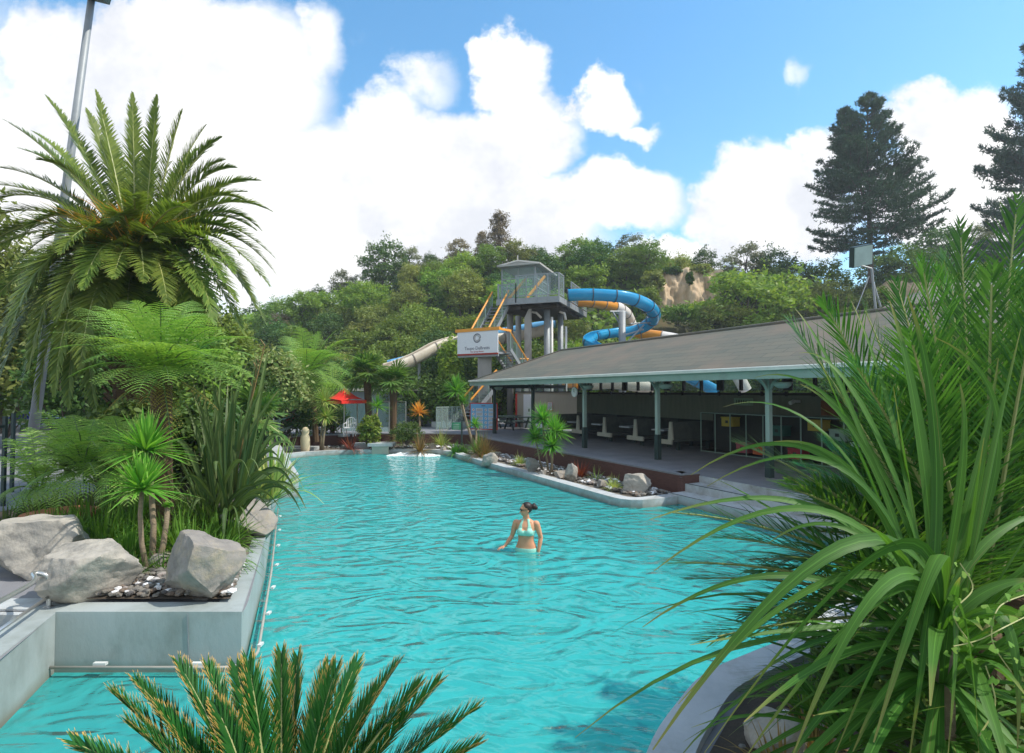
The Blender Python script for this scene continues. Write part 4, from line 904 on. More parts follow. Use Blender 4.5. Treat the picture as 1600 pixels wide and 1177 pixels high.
# picture boards on the wall beyond the cage
for s, lab, cl, wd, hh, z in ((3.0, 'orange-brown poster above the cage on the pavilion wall', (.35, .13, .05), .9, .5, 2.35), (5.0, 'red poster on the pavilion wall behind the palm', (.40, .06, .04), 1.2, .6, 2.3)):
    g = MB(); g.obox(L(s, 4.9, z), DA * wd / 2, DN * .012, (0, 0, hh / 2)); o = solo('poster', g, pm('poster_print', cl, tuple(c * .3 for c in cl), 6, .6), lab, 'poster')
g = MB(); g.tube([L(1.75, 4.6, 2.55), L(1.75, 4.42, 2.5)], .07, 12); g.obox(L(1.75, 4.75, 2.56), DA * .05, DN * .16, (0, 0, .05)); solo('loudspeaker', g, M['pale'], 'small round pale loudspeaker on the pavilion wall right of the sign', 'loudspeaker')
# right wing roof behind the palms
wg = thing('roof_wing', 'higher brown-grey roof wing joining the pavilion at right behind the palms', 'building', P(1400, 600, 15))
g = MB(); a, b, c, d, e = P(1335, 500, 17.2), P(1470, 440, 20), P(1760, 430, 19), P(1760, 560, 11), P(1440, 497, 14.0)
g.add([a, b, c, d, e, a - Vector((0, 0, .15)), b - Vector((0, 0, .15)), c - Vector((0, 0, .15)), d - Vector((0, 0, .15)), e - Vector((0, 0, .15))], [(4, 3, 2, 1, 0), (5, 6, 7, 8, 9), (0, 5, 9, 4), (4, 9, 8, 3), (1, 6, 5, 0)]); build('roof', g, M['roofmetal'], wg)
g = MB(); g.bar(a, e, .08, .14); g.bar(e, d, .08, .14); build('barge_board', g, M['fascia'], wg)
g = MB(); q0, q1 = P(1440, 520, 14.6), P(1740, 560, 12.0); g.prism([v2(q0), v2(q1), (q1.x + 1, q1.y + 6), (q0.x + 1.5, q0.y + 4)], FZ, 3.9); build('wall', g, M['wallin'], wg)
# floodlight on the roof
t = thing('roof_floodlight', 'square pale floodlight on a steel tripod standing on the pavilion roof', 'floodlight', L(3.6, 3.3, RZ))
hd = P(1345, 400, 17.0); ft = P(1368, 478, 17.0)
g = MB(); g.tube([P(1362, 420, 17), P(1368, 482, 17)], .035, 6); g.tube([P(1358, 432, 17), P(1333, 497, 16.4)], .012, 5); g.tube([P(1364, 440, 17.2), P(1376, 480, 17.2)], .03, 6); g.tube([P(1345, 415, 17.0), P(1362, 420, 17)], .03, 6); build('tripod', g, M['galv'], t)
g = MB(); ax = Vector((.33, .05, .07)); az = Vector((-.05, -.1, .30)); g.obox(hd, ax, ax.cross(az).normalized() * .09, az); build('housing', g, M['postdark'], t)
g = MB(); n = ax.cross(az).normalized(); n = n if n.y < 0 else -n; g.obox(hd + n * .1, ax * .93, n * .012, az * .93); build('lens', g, pm('pale_lens', (.42, .56, .52), None, 3, .2), t)
# ------------------------------------------------------------------ slide tower
tw = thing('slide_tower', 'tall waterslide start tower of concrete columns with glazed top deck', 'tower', P(855, 640, 38))
E2 = Vector((.35, .937, 0)); E1 = Vector((-.937, .35, 0)); TC = P(874, 461, 35); TC.z = 9.1
def T(a, b, z=0): return TC + E1 * a + E2 * b + Vector((0, 0, z))     # a towards the left, b away
g = MB(); g.obox(T(2.2, 4, -.06), E1 * 2.2, E2 * 4, (0, 0, .06)); build('deck', g, M['galv'], tw)
g = MB()
for b in (.05, 2, 4, 6, 7.95): g.bar(T(0, b, -.26), T(4.4, b, -.26), .12, .28)
for a in (.06, 1.5, 2.9, 4.34): g.bar(T(a, 0, -.25), T(a, 8, -.25), .12, .26)
build('joists', g, M['galv'], tw)
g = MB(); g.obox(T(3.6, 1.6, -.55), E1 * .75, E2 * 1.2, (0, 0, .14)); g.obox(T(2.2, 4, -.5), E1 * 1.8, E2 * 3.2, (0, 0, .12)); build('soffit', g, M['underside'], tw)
# railings with glass
g = MB(); gl = MB()
def rail(p, q, n, h=1.1):
    for i in range(n + 1):
        c = p.lerp(q, i / n); g.bar(c - Vector((0, 0, .3)), c + Vector((0, 0, h)), .07, .07, up=(0, 1, 0))
    g.bar(p + Vector((0, 0, h)), q + Vector((0, 0, h)), .06, .06); g.bar(p + Vector((0, 0, .12)), q + Vector((0, 0, .12)), .05, .05)
    for i in range(int((q - p).length / .35)):
        c = p.lerp(q, (i + .5) / int((q - p).length / .35)); g.bar(c + Vector((0, 0, .12)), c + Vector((0, 0, h)), .02, .02, up=(0, 1, 0))
    gl.add([p + Vector((0, 0, .15)), q + Vector((0, 0, .15)), q + Vector((0, 0, h)), p + Vector((0, 0, h))], [(0, 1, 2, 3)])
rail(T(.05, 0), T(3.0, 0), 4, 1.5); rail(T(3.0, 0, -.1), T(4.35, .3, -.1), 2, 1.1); rail(T(.03, 0), T(.03, 1.2), 1, 1.5); rail(T(.03, 3.2), T(.03, 8), 4, 1.5); rail(T(4.4, .3), T(4.4, 3), 3)
build('railing', g, M['galv'], tw); build('railing_glass', gl, M['glass'], tw)
# glazed hut with low gable roof
hut = [T(4.3, .8), T(1.9, .8), T(1.9, 4.0), T(4.3, 4.0)]
g = MB(); gr = MB()
for c in hut: g.bar(c, c + Vector((0, 0, 2.3)), .1, .1, up=(0, 1, 0))
for a, b in zip(hut, hut[1:] + hut[:1]):
    for z in (.9, 1.5, 2.25): g.bar(a + Vector((0, 0, z)), b + Vector((0, 0, z)), .05, .06)
    m_ = a.lerp(b, .5); g.bar(m_, m_ + Vector((0, 0, 2.25)), .05, .05, up=(0, 1, 0))
    gr.add([a + Vector((0, 0, .1)), b + Vector((0, 0, .1)), b + Vector((0, 0, 2.2)), a + Vector((0, 0, 2.2))], [(0, 1, 2, 3)])
build('hut_frame', g, M['galv'], tw); build('hut_glass', gr, M['glass'], tw)
g = MB(); zc = Vector((0, 0, 2.35)); r0, r1 = T(3.0, .4, 2.62), T(3.0, 4.6, 2.62); c0, c1, c2_, c3 = T(4.5, .4) + zc, T(1.5, .4) + zc, T(1.5, 4.6) + zc, T(4.5, 4.6) + zc
g.add([c0, c1, c2_, c3, r0, r1], [(0, 4, 5, 3), (1, 2, 5, 4), (0, 1, 4), (2, 3, 5)]); g.bar(c0, c1, .1, .12); g.bar(c1, c2_, .1, .12); build('hut_roof', g, pm('pale_roof_sheet', (.42, .41, .38), (.34, .33, .3), 2, .6), tw)
g = MB(); g.bar(r0 - Vector((0, 0, .1)), r0 + Vector((0, 0, .35)), .06, .06, up=(0, 1, 0)); g.bar(r0, c0, .1, .1); g.bar(r0, c1, .1, .1); build('roof_truss', g, M['whitefl'], tw)
g = MB()
for a in (3.2, 1.9):
    g.tube([T(a + .5, .2, -.1), T(a - .55, 1.2, 1.6)], .10, 6)
build('orange_stair_rails', g, M['orange'], tw)
# columns
gz = FZ - .1
def col(px, Y, wpx, top, mat, nm='column', sides=16, flat=False):
    c = P(px, 600, Y); w = wpx / F * Y
    g = MB()
    if flat: g.box((c.x, Y, (gz + top) / 2), (w, .5, top - gz), .2)
    else: g.tube([(c.x, Y, gz), (c.x, Y, top)], w / 2, sides)
    build(nm, g, M[mat], tw, not flat)
col(855, 37, 10, 8.7, 'galv'); col(876, 39, 9, 8.7, 'galv'); col(797, 38.5, 10, 8.6, 'towerconc'); col(862.5, 36.4, 4, 7.9, 'whitepipe', 'drain_pipe', 8); col(884.5, 37.5, 4, 7.4, 'whitepipe', 'drain_pipe', 8)
col(810, 41, 9, 8.6, 'towerconc')
g = MB(); c = P(825, 520, 36.8); g.prism([(c.x - .24, 36.6), (c.x + .24, 36.6), (c.x + .24, 37.2), (c.x - .24, 37.2)], gz, 7.9); g.add([(c.x - .24, 36.6, 7.9), (c.x + .24, 36.6, 7.9), (c.x + .24, 37.2, 7.9), (c.x - .24, 37.2, 7.9), (c.x + .20, 36.6, 8.8), (c.x + .24, 36.6, 8.8), (c.x + .24, 37.2, 8.8), (c.x + .2, 37.2, 8.8)], [(0, 1, 5, 4), (1, 2, 6, 5), (2, 3, 7, 6), (3, 0, 4, 7), (4, 5, 6, 7)]); build('column', g, M['towerconc'], tw)
g = MB(); g.tube([P(884, 500, 37.5), P(882, 490, 37.5), P(874, 487, 37.4)], .09, 8); build('pipe_elbow', g, M['whitepipe'], tw, True); g = MB(); g.tube([P(846, 497, 37), P(838, 489, 37), P(828, 487, 37)], .08, 8); build('pipe_elbow', g, M['whitepipe'], tw, True)

# stair tower
stw = thing('slide_stairs', 'zigzag steel stairs with orange handrails climbing to the slide deck', 'stairs', P(760, 650, 34))
g = MB(); c = P(757, 600, 34.0); g.prism([(c.x - .42, 33.9), (c.x + .42, 33.9), (c.x + .42, 34.9), (c.x - .42, 34.9)], gz, 5.3); build('pier', g, M['towerconc'], stw)
la, lb = P(716, 522, 34.6), P(779, 513, 33.0); z0 = 5.25
la.z = lb.z = z0; dr = (lb - la).normalized(); dk = Vector((-dr.y, dr.x, 0)); dk = dk if dk.y > 0 else -dk
g = MB(); g.obox((la + lb) / 2 + dk * .8 + Vector((0, 0, .02)), dr * (lb - la).length / 2, dk * .8, (0, 0, .06)); g.bar(la + Vector((0, 0, -.12)), lb + Vector((0, 0, -.12)), .1, .16); build('landing', g, M['galv'], stw)
def flight(a, b, w, nm, n=12, side=None, rails=True):
    sd_ = side or (b - a).cross(Vector((0, 0, 1))).normalized()
    g = MB()
    for s in (-1, 1): g.bar(a + sd_ * w / 2 * s, b + sd_ * w / 2 * s, .05, .25)
    build(nm + '_stringers', g, M['galv'], stw); g = MB()
    hd = Vector((b.x - a.x, b.y - a.y, 0)).normalized()
    for i in range(n):
        c = a.lerp(b, (i + .5) / n); g.obox(c, sd_ * w / 2, hd * .13, (0, 0, .02))
    build(nm + '_treads', g, M['galv'], stw)
    if rails:
        up = Vector((0, 0, 1.05))
        for s in (-1, 1):
            g = MB(); gg = MB(); p, q = a + sd_ * w / 2 * s, b + sd_ * w / 2 * s; g.tube([p + up, q + up], .06, 6)
            for i in range(int((q - p).length / .16)):
                c = p.lerp(q, (i + .5) / int((q - p).length / .16)); gg.bar(c, c + up, .02, .02, up=(0, 1, 0))
            for i in range(4): c = p.lerp(q, i / 3); gg.bar(c, c + up, .06, .06, up=(0, 1, 0))
            build(nm + '_handrail', g, M['orange'], stw); build(nm + '_railing', gg, M['fascia'], stw)
flight(P(784, 547, 33.6), P(812, 590, 36.2), 1.2, 'middle_flight', 11)
flight(P(748, 543, 34.6), P(782, 479, 37.0), 1.3, 'upper_flight', 12)
flight(P(728, 652, 33.0), P(768, 605, 34.0), 1.2, 'lower_flight', 10)
g = MB(); g.tube([P(812, 561, 36), P(826, 561, 36.2)], .06, 6); build('end_rail', g, M['orange'], stw)
# sign on the landing
sg = thing('landing_sign', 'white sign board with ring emblem and orange cap on the stair landing', 'sign', (la + lb) / 2)
fr = -dk; bw = (lb - la).length; cen = (la + lb) / 2 + fr * .06 + Vector((0, 0, .70)); hh = .70
g = MB(); g.obox(cen, dr * bw / 2, fr * .03, (0, 0, hh)); build('board', g, M['white'], sg)
g = MB(); g.obox(cen + Vector((0, 0, -hh - .03)), dr * bw / 2, fr * .035, (0, 0, .05)); build('red_base_strip', g, pm('dark_red_strip', (.38, .03, .02), None, 2, .5), sg)
g = MB(); g.obox(cen + Vector((0, 0, hh + .09)), dr * (bw / 2 + .14), fr * .07, (0, 0, .10)); g.obox(cen + dr * (bw / 2 + .1) + dk * .6 + Vector((0, 0, hh + .06)), dr * .05, dk * .7, (0, 0, .07)); build('orange_cap', g, M['orange'], sg)
place_text('lettering', 'Taupo DeBretts', .29, cen + Vector((0, 0, -.36)), dr, (0, 0, 1), M['ink'], sg, off=.036)
place_text('small_lettering', 'Hot Springs Resort', .13, cen + Vector((0, 0, -.57)), dr, (0, 0, 1), M['redink'], sg, off=.036)
for r_, th, ph in ((.27, .018, 0), (.24, .010, .7), (.19, .012, 1.4), (.15, .008, 2.2)):
    g = MB(); cc = cen + Vector((0, 0, .27)) + fr * .036; ring = []
    g.tube([cc + dr * math.cos(a + ph) * r_ * (1 + .03 * math.sin(3 * a)) + Vector((0, 0, 1)) * math.sin(a + ph) * r_ for a in np.linspace(0, 5.9, 28)], th, 4); build('emblem_ring', g, M['ink'] if r_ > .2 else M['flangec'], sg)

# ------------------------------------------------------------------ flumes
def smooth(pts, k=8):
    out = []; n = len(pts)
    for i in range(n - 1):
        p0, p1, p2, p3 = pts[max(i - 1, 0)], pts[i], pts[i + 1], pts[min(i + 2, n - 1)]
        for j in range(k):
            t = j / k; out.append(.5 * ((2 * p1) + (p2 - p0) * t + (2 * p0 - 5 * p1 + 4 * p2 - p3) * t * t + (3 * p1 - p0 - 3 * p2 + p3) * t ** 3))
    out.append(pts[-1]); return out
def flume(root, path, r, mats, flm, open_=True, seglen=1.6, chan='channel', flat=1.0, colours=None):
    pts = np.array([tuple(p) for p in path]); T_ = _norm(np.gradient(pts, axis=0)); S_ = _norm(np.cross(T_, [0, 0, 1.0])); U_ = np.cross(S_, T_)
    if open_: ang = np.radians(np.linspace(-215, 35, 22)); prof = [(math.cos(a), math.sin(a)) for a in ang] + [(math.cos(a) * .93, math.sin(a) * .93) for a in ang[::-1]]
    else: prof = [(math.cos(a), math.sin(a)) for a in np.linspace(0, 2 * math.pi, 24, endpoint=False)]
    pr = np.array(prof) * r
    rings = pts[:, None] + S_[:, None] * pr[None, :, :1] + U_[:, None] * pr[None, :, 1:] * flat
    dist = np.concatenate([[0], np.cumsum(np.linalg.norm(np.diff(pts, axis=0), axis=1))]); ns = max(1, int(dist[-1] / seglen)); cuts = [int(np.argmin(abs(dist - dist[-1] * i / ns))) for i in range(ns + 1)]
    if colours is None:
        g = MB(); g.grid(rings, wrap=True); build(chan, g, mats, root, True)
    else:
        for i in range(ns):
            g = MB(); g.grid(rings[cuts[i]:cuts[i + 1] + 1], wrap=True); q = pts[(cuts[i] + cuts[i + 1]) // 2]; px = CX + F * q[0] / q[1]; py = HOR - F * (q[2] - CAM_Z) / q[1]; build('tube_section', g, colours(px, py), root, True)
    for c in cuts[:-1]:
        g = MB(); t = T_[c]; a = rings[c]; cen = pts[c]; big = cen + (a - cen) * 1.09
        g.grid(np.stack([a - t * .035, big - t * .035, big + t * .035, a + t * .035]), wrap=True); build('flange', g, flm, root)
def PP(l): return [P(*q) for q in l]
bf = thing('blue_waterslide', 'bright blue open waterslide flume looping off the right side of the tower', 'waterslide', P(960, 640, 40))
bp_ = smooth(PP([(888, 460, 37.2), (915, 459, 37), (945, 460, 37), (975, 463, 37.3), (1000, 471, 38), (1017, 482, 39.5), (1022, 495, 41.2), (1010, 508, 42.6), (985, 516, 43), (955, 519, 42.4), (930, 524, 41), (920, 534, 39.6), (936, 543, 38.6), (970, 549, 38.2), (1010, 558, 38), (1050, 574, 38), (1085, 592, 38), (1120, 610, 38)]))
flume(bf, bp_, .48, M['bluefl'], M['flange'])
of = thing('orange_white_waterslide', 'enclosed orange and white waterslide tube running behind the blue flume', 'waterslide', P(1000, 640, 44))
op = smooth(PP([(898, 470, 40), (920, 471, 40.5), (945, 475, 41.5), (965, 481, 43), (978, 490, 44.5), (985, 503, 46), (990, 516, 46), (1003, 522, 45), (1025, 525, 44), (1050, 529, 43.5), (1080, 536, 43), (1120, 552, 42), (1150, 585, 41), (1165, 610, 41)]))
flume(of, op, .45, None, M['flangec'], open_=False, seglen=1.35, colours=lambda px, py: (M['orangefl'] if px < 958 else M['whitefl']) if py < 496 else M['whitefl'] if px < 998 else M['orangefl'] if px < 1032 else M['whitefl'] if px < 1110 or px > 1150 else M['orangefl'])
of2 = thing('lower_waterslide', 'orange and cream flume run seen through the pavilion clerestory windows', 'waterslide', P(970, 640, 37.5))
flume(of2, smooth(PP([(880, 596, 38), (920, 600, 37.5), (955, 598, 37.2), (990, 602, 37), (1020, 606, 37)])), .42, None, M['flangec'], open_=False, seglen=1.7, colours=lambda px, py: M['orangefl'] if int(px / 33) % 2 else M['creamfl'])
cf = thing('cream_waterslide', 'weathered cream waterslide tube sweeping left through the trees', 'waterslide', P(700, 640, 40))
cp = smooth(PP([(858, 512, 43), (840, 517, 43), (815, 522, 42.6), (785, 527, 42), (750, 529, 41), (720, 530, 40), (700, 534, 39.2), (680, 541, 38.5), (660, 552, 37.8), (640, 562, 37.2), (618, 571, 36.5), (606, 575, 36)]))
flume(cf, cp, .52, M['creamfl'], M['flangec'], seglen=1.9)
b2 = thing('pale_blue_waterslide', 'pale blue waterslide flume showing behind the cream tube', 'waterslide', P(760, 640, 44))
flume(b2, smooth(PP([(868, 505, 46), (840, 508, 46), (810, 513, 45.6), (780, 518, 45), (740, 526, 43.5), (700, 539, 41.5), (665, 551, 40), (640, 560, 39.5), (609, 568, 38.6)])), .42, pm('pale_blue_fibreglass', (.16, .42, .66), (.13, .36, .58), 1, .3), M['flange'], seglen=2)
# flume supports
sp = thing('slide_support', 'grey steel column with angled braces under the blue flume loop', 'column', P(972, 640, 40.2))
g = MB(); c = P(972, 500, 40.2); g.tube([(c.x, c.y, gz), P(972, 487, 40.2)], .26, 14); build('column', g, M['galv'], sp, True)
g = MB(); g.tube([P(972, 512, 40.2), P(957, 487, 40.2)], .07, 6); g.tube([P(972, 525, 40.2), P(1005, 515, 41.5)], .07, 6); g.tube([P(980, 535, 40), P(1006, 508, 41.5)], .06, 6); g.tube([P(985, 506, 41), P(1022, 504, 41.4)], .06, 6); g.tube([P(953, 487, 40.2), P(977, 487, 40.6)], .07, 6); build('brace', g, M['galv'], sp)
sp2 = thing('slide_support', 'slim steel post under the left run of the cream tube', 'column', P(655, 640, 38))
g = MB(); c = P(655, 560, 38); g.tube([(c.x, c.y, gz), P(655, 556, 38)], .1, 8); g.bar(P(612, 578, 36.2), P(668, 552, 38), .12, .12); build('post', g, M['galv'], sp2)

# changing block and things round the tower foot
cb = thing('changing_block', 'beige flat-walled block with a white door behind the far end of the pavilion', 'building', P(850, 650, 35.2))
M['beige'] = pm('beige_cladding', (.40, .36, .29), (.35, .31, .25), 3, .8, .15, 10, stretch=(5, 5, .4))
q0, q1, q2 = P(806, 650, 35.6), P(862, 650, 34.6), P(905, 650, 33.6)
g = MB(); g.prism([v2(q0), v2(q2), (q2.x + .6, q2.y + 3), (q0.x + .3, q0.y + 3)], FZ - .1, 2.85); build('wall', g, M['beige'], cb)
g = MB(); dq = (Vector((q2.x, q2.y, 0)) - Vector((q0.x, q0.y, 0))).normalized(); nq = Vector((dq.y, -dq.x, 0)); q0v = Vector((q0.x, q0.y, 0))
g.obox(q0v + dq * .85 + nq * .05 + Vector((0, 0, 1.66)), dq * .26, nq * .03, (0, 0, 1.06)); dd_ = build('door', g, M['white'], cb)
g = MB(); g.obox(q0v + dq * 1.0 + nq * .1 + Vector((0, 0, 1.7)), dq * .03, nq * .03, (0, 0, .09)); build('handle', g, M['black'], dd_)
g = MB(); g.obox(q0v + dq * .05 + nq * .04 + Vector((0, 0, 1.6)), dq * .05, nq * .04, (0, 0, 1.15)); build('red_jamb', g, M['redpaint'], cb)
g = MB(); c0 = q0v + nq * .06
for k in range(9): g.bar(c0 + dq * (k * .5) + Vector((0, 0, 2.86)), c0 + dq * (k * .5) + Vector((0, 0, 3.5)), .05, .05, up=(0, 1, 0))
g.bar(c0 + Vector((0, 0, 2.88)), c0 + dq * 4.2 + Vector((0, 0, 2.88)), .06, .06); g.bar(c0 + Vector((0, 0, 3.5)), c0 + dq * 4.2 + Vector((0, 0, 3.5)), .06, .08); build('clerestory_frame', g, M['underside'], cb)
g = MB(); g.add([c0 + Vector((0, 0, 2.9)), c0 + dq * 4.2 + Vector((0, 0, 2.9)), c0 + dq * 4.2 + Vector((0, 0, 3.5)), c0 + Vector((0, 0, 3.5))], [(0, 1, 2, 3)]); build('glazing', g, M['glass'], cb)
t = thing('notice', 'small framed notice with red lower edge on the beige wall', 'notice', P(866, 636, 34)); c = q0v + dq * 2.45 + nq * .06 + Vector((0, 0, 1.95))
g = MB(); g.obox(c, dq * .17, nq * .012, (0, 0, .27)); build('frame', g, M['redpaint'], t); g = MB(); g.obox(c + nq * .014 + Vector((0, 0, .01)), dq * .155, nq * .004, (0, 0, .25)); build('sheet', g, M['white'], t)
for k in range(5):
    g = MB(); g.obox(c + nq * .02 + Vector((0, 0, .18 - k * .08)), dq * .12, nq * .002, (0, 0, .012)); build('text_line', g, M['ink'], t)
# blue rules board
ib = thing('rules_board', 'big blue rules board with red frame, white panels and pictograms by the stair foot', 'sign', P(755, 670, 31))
a, b = P(736, 650, 31.2), P(776, 650, 30.6); a.z = b.z = 0; d_ = (b - a).normalized(); n_ = Vector((d_.y, -d_.x, 0)); c = (a + b) / 2; wB = (b - a).length / 2
g = MB(); g.obox(c + Vector((0, 0, 1.50)), d_ * (wB + .06), n_ * .03, (0, 0, .76)); build('frame', g, M['redpaint'], ib)
g = MB(); g.obox(c + n_ * .034 + Vector((0, 0, 1.50)), d_ * wB, n_ * .006, (0, 0, .70)); build('face', g, M['skyboard'], ib)
for col_ in (0, 1):
    for row in range(5):
        cx_ = c + d_ * (wB * (-.42 if col_ == 0 else .56)) + Vector((0, 0, 1.86 - row * .24)) + n_ * .044
        g = MB(); g.obox(cx_ + d_ * .08, d_ * wB * .27, n_ * .003, (0, 0, .095)); build('text_panel', g, M['white'], ib)
        g = MB(); pc = cx_ - d_ * wB * .37; g.tube([pc, pc + n_ * .006], .085, 14); ic = build('pictogram', g, M['white'], ib)
        g = MB(); ang = row * .7; g.bar(pc + n_ * .012 - (d_ * math.cos(.8) + Vector((0, 0, math.sin(.8)))) * .07, pc + n_ * .012 + (d_ * math.cos(.8) + Vector((0, 0, math.sin(.8)))) * .07, .022, .006, up=n_); build('slash', g, M['redpaint'] if row < 3 and col_ == 0 else M['ink'], ic)
        for k in range(2):
            g = MB(); g.obox(cx_ + d_ * .08 + n_ * .005 + Vector((0, 0, .035 - k * .07)), d_ * wB * .22, n_ * .001, (0, 0, .01)); build('text_line', g, M['ink'], ib)
g = MB(); g.obox(c + n_ * .044 + Vector((0, 0, 2.09)), d_ * .12, n_ * .002, (0, 0, .02)); build('heading_line', g, M['ink'], ib)
g = MB(); g.bar(a + Vector((0, 0, FZ)), a + Vector((0, 0, 2.2)), .06, .06, up=(0, 1, 0)); g.bar(b + Vector((0, 0, FZ)), b + Vector((0, 0, 2.2)), .06, .06, up=(0, 1, 0)); build('legs', g, M['galv'], ib)
# picnic tables
def picnic(c, rz, lab):
    t = thing('picnic_table', lab, 'picnic table', c, 'dark green picnic tables', rz); c = Vector((0, 0, 0))
    def bd(nm, cc, d, m='postdark'):
        g = MB(); g.box(cc, d); build(nm, g, M[m], t, world=False)
    g = MB()
    for k in range(5): g.box((0, -.3 + k * .15, .73), (1.9, .135, .04))
    build('table_top', g, M['postdark'], t, world=False)
    for s in (-1, 1):
        g = MB(); g.box((0, s * .68, .45), (1.9, .14, .04)); g.box((0, s * .84, .45), (1.9, .14, .04)); build('bench_seat', g, M['postdark'], t, world=False)
    for s in (-.7, .7):
        g = MB(); g.bar((s, -.7, 0), (s, -.2, .71), .05, .1, up=(1, 0, 0)); g.bar((s, .7, 0), (s, .2, .71), .05, .1, up=(1, 0, 0)); g.bar((s, -.85, .41), (s, .85, .41), .05, .09); build('leg_frame', g, M['postdark'], t, world=False)
picnic(G(790, 668, FZ), .5, 'dark green picnic table under the roof end, nearest the door'); picnic(P(812, 662, 33.2) * 1, .4, 'dark green picnic table pushed against the beige wall')
for o in list(C.objects):
    if o.name.startswith('picnic_table'): o.location.z = FZ
def reseed(k):
    global rng, rnd
    rng = np.random.default_rng(k); rnd = random.Random(k)
# ------------------------------------------------------------------ far woods: every tree a thing
protos = [
    make_tree('broadleaf_tree', 'x', 'tree', 7.0, 6.0, 5.6, 16, 1.35, 5200, .30, 'folmid', seed=1),
    make_tree('broadleaf_tree', 'x', 'tree', 7.5, 5.2, 6.4, 18, 1.15, 5200, .28, 'fololive', seed=2),
    make_tree('broadleaf_tree', 'x', 'tree', 6.0, 6.4, 4.8, 15, 1.35, 5200, .32, 'folbright', seed=3),
    make_tree('broadleaf_tree', 'x', 'tree', 7.0, 5.6, 5.6, 14, 1.30, 4800, .30, 'foldark', seed=4),
    make_tree('shrub', 'x', 'shrub', 3.4, 4.6, 3.4, 13, .95, 3400, .26, 'folmid', seed=5, tr=.06, base=.1),
    make_tree('shrub', 'x', 'shrub', 3.0, 4.4, 3.0, 12, .95, 3400, .24, 'fololive', seed=6, tr=.06, base=.1),
    make_tree('broadleaf_tree', 'x', 'tree', 8.0, 4.6, 6.6, 20, .85, 3600, .26, 'folbrown', seed=7, wander=1.0),
    make_tree('broadleaf_tree', 'x', 'tree', 7.5, 5.4, 6.0, 17, .95, 4000, .25, 'folgrey', seed=8, wander=1.0),
    make_tree('conifer', 'x', 'tree', 9.0, 4.8, 8.4, 26, .85, 5200, .24, 'folbrown', seed=9, shape='cone', base=.15),
]
kinds = ['bushy green tree', 'tall olive tree', 'bright spreading tree', 'dark green tree', 'low green shrub', 'low olive shrub', 'thin brownish tree', 'loose grey-green tree', 'brownish conifer']
used = set()
def plant(k, x, y, s, label=None, group=None, z=None, rz=None):
    if k not in used: o = protos[k]; used.add(k); first = True
    else: o = dup(protos[k], (0, 0, 0))
    o.location = (x, y, (hill(x, y) - .25) if z is None else z); o.rotation_euler = (0, 0, rnd.uniform(0, 6.28) if rz is None else rz)
    sc = (s, s, s) if isinstance(s, (int, float)) else s; o.scale = sc
    if 'group' in o.keys(): del o['group']
    if label: o['label'] = label
    else: o['label'] = f'{kinds[k]} massed with others of its kind on the wooded hillside'; o['group'] = f'{kinds[k]}s on the hillside'
    if group: o['group'] = group
    return o
reseed(5)
def atpx(px, Y): return ((px - CX) / F * Y, Y)
# named skyline trees: (kind, px, Y, scale, top py) ; scale fitted so that the crown top meets the pixel
HTS = [7.0, 7.5, 6.0, 7.0, 3.4, 3.0, 8.0, 7.5, 9.0]
def skyline(k, px, Y, topy, label, wf=1.0):
    x, y = atpx(px, Y); z0 = hill(x, y) - .25; zt = P(px, topy, Y).z; s = max(.3, (zt - z0) / HTS[k] / 1.02); return plant(k, x, y, (s * wf, s * wf, s), label)
sk = [(7, 435, 90, 474, 'hazy grey-green tree low on the far left ridge', 1.3), (3, 400, 92, 482, 'dark tree lowest on the ridge beside the tall palm', 1.4), (3, 497, 84, 450, 'rounded dark tree at the left foot of the skyline', 1),
      (7, 533, 84, 420, 'tall pale-trunked grey-green tree on the left skyline', .9), (7, 560, 85, 428, 'leafy grey-green tree between the two domed ridge trees', .9), (3, 600, 82, 378, 'domed umbrella-shaped dark tree standing high on the left ridge', 1.15), (7, 640, 83, 384, 'second domed tree touching the umbrella-shaped one', .9),
      (3, 672, 84, 396, 'small upright dark tree between the domed trees and the conifer', .7), (6, 716, 80, 370, 'purple-brown tree left of the tall conifer', 1.0), (8, 778, 80, 324, 'tallest brownish conifer on the ridge above the slide tower', 1.0), (8, 752, 82, 356, 'shorter brown conifer leaning against the tallest one', .9), (1, 805, 78, 372, 'green tree on the ridge right of the tall conifer', .9),
      (3, 838, 82, 386, 'dark tree right above the slide tower roof', 1.1), (0, 905, 80, 372, 'feathery green tree on the ridge right of the tower', 1.2), (3, 940, 82, 376, 'dark tree behind the feathery green one', 1.0), (7, 985, 80, 364, 'tall grey-green round tree above the blue slide loop', 1.0), (3, 1010, 82, 388, 'dark shrubby tree at the left end of the tan bank', .8),
      (3, 1103, 80, 388, 'small lone round dark tree above the tan bank', .75), (7, 1140, 82, 400, 'grey-green low tree right of the lone round tree', .9), (7, 1170, 79, 378, 'airy tall tree with see-through crown on the right skyline', 1.0), (3, 1205, 78, 392, 'dense dark round tree right of the airy one', 1.1), (3, 1240, 76, 408, 'dark green tree at the foot of the big pine', 1.1),
      (0, 1290, 74, 410, 'green tree in front of the big pine trunk', 1.0), (2, 1170, 62, 430, 'bright green spreading tree below the airy skyline tree', 1.1), (0, 1420, 74, 385, 'sunlit green tree under the right boughs of the big pine', 1.1), (3, 1470, 82, 352, 'hazy dark tree right of the big pine', .9), (7, 1515, 84, 350, 'hazy grey tree on the far right skyline', 1.3), (7, 1570, 84, 345, 'hazy grey tree next to the palm tips at far right', 1.3), (3, 1380, 76, 398, 'low dark tree beneath the big pine', 1.0)]
for a in sk: skyline(*a)
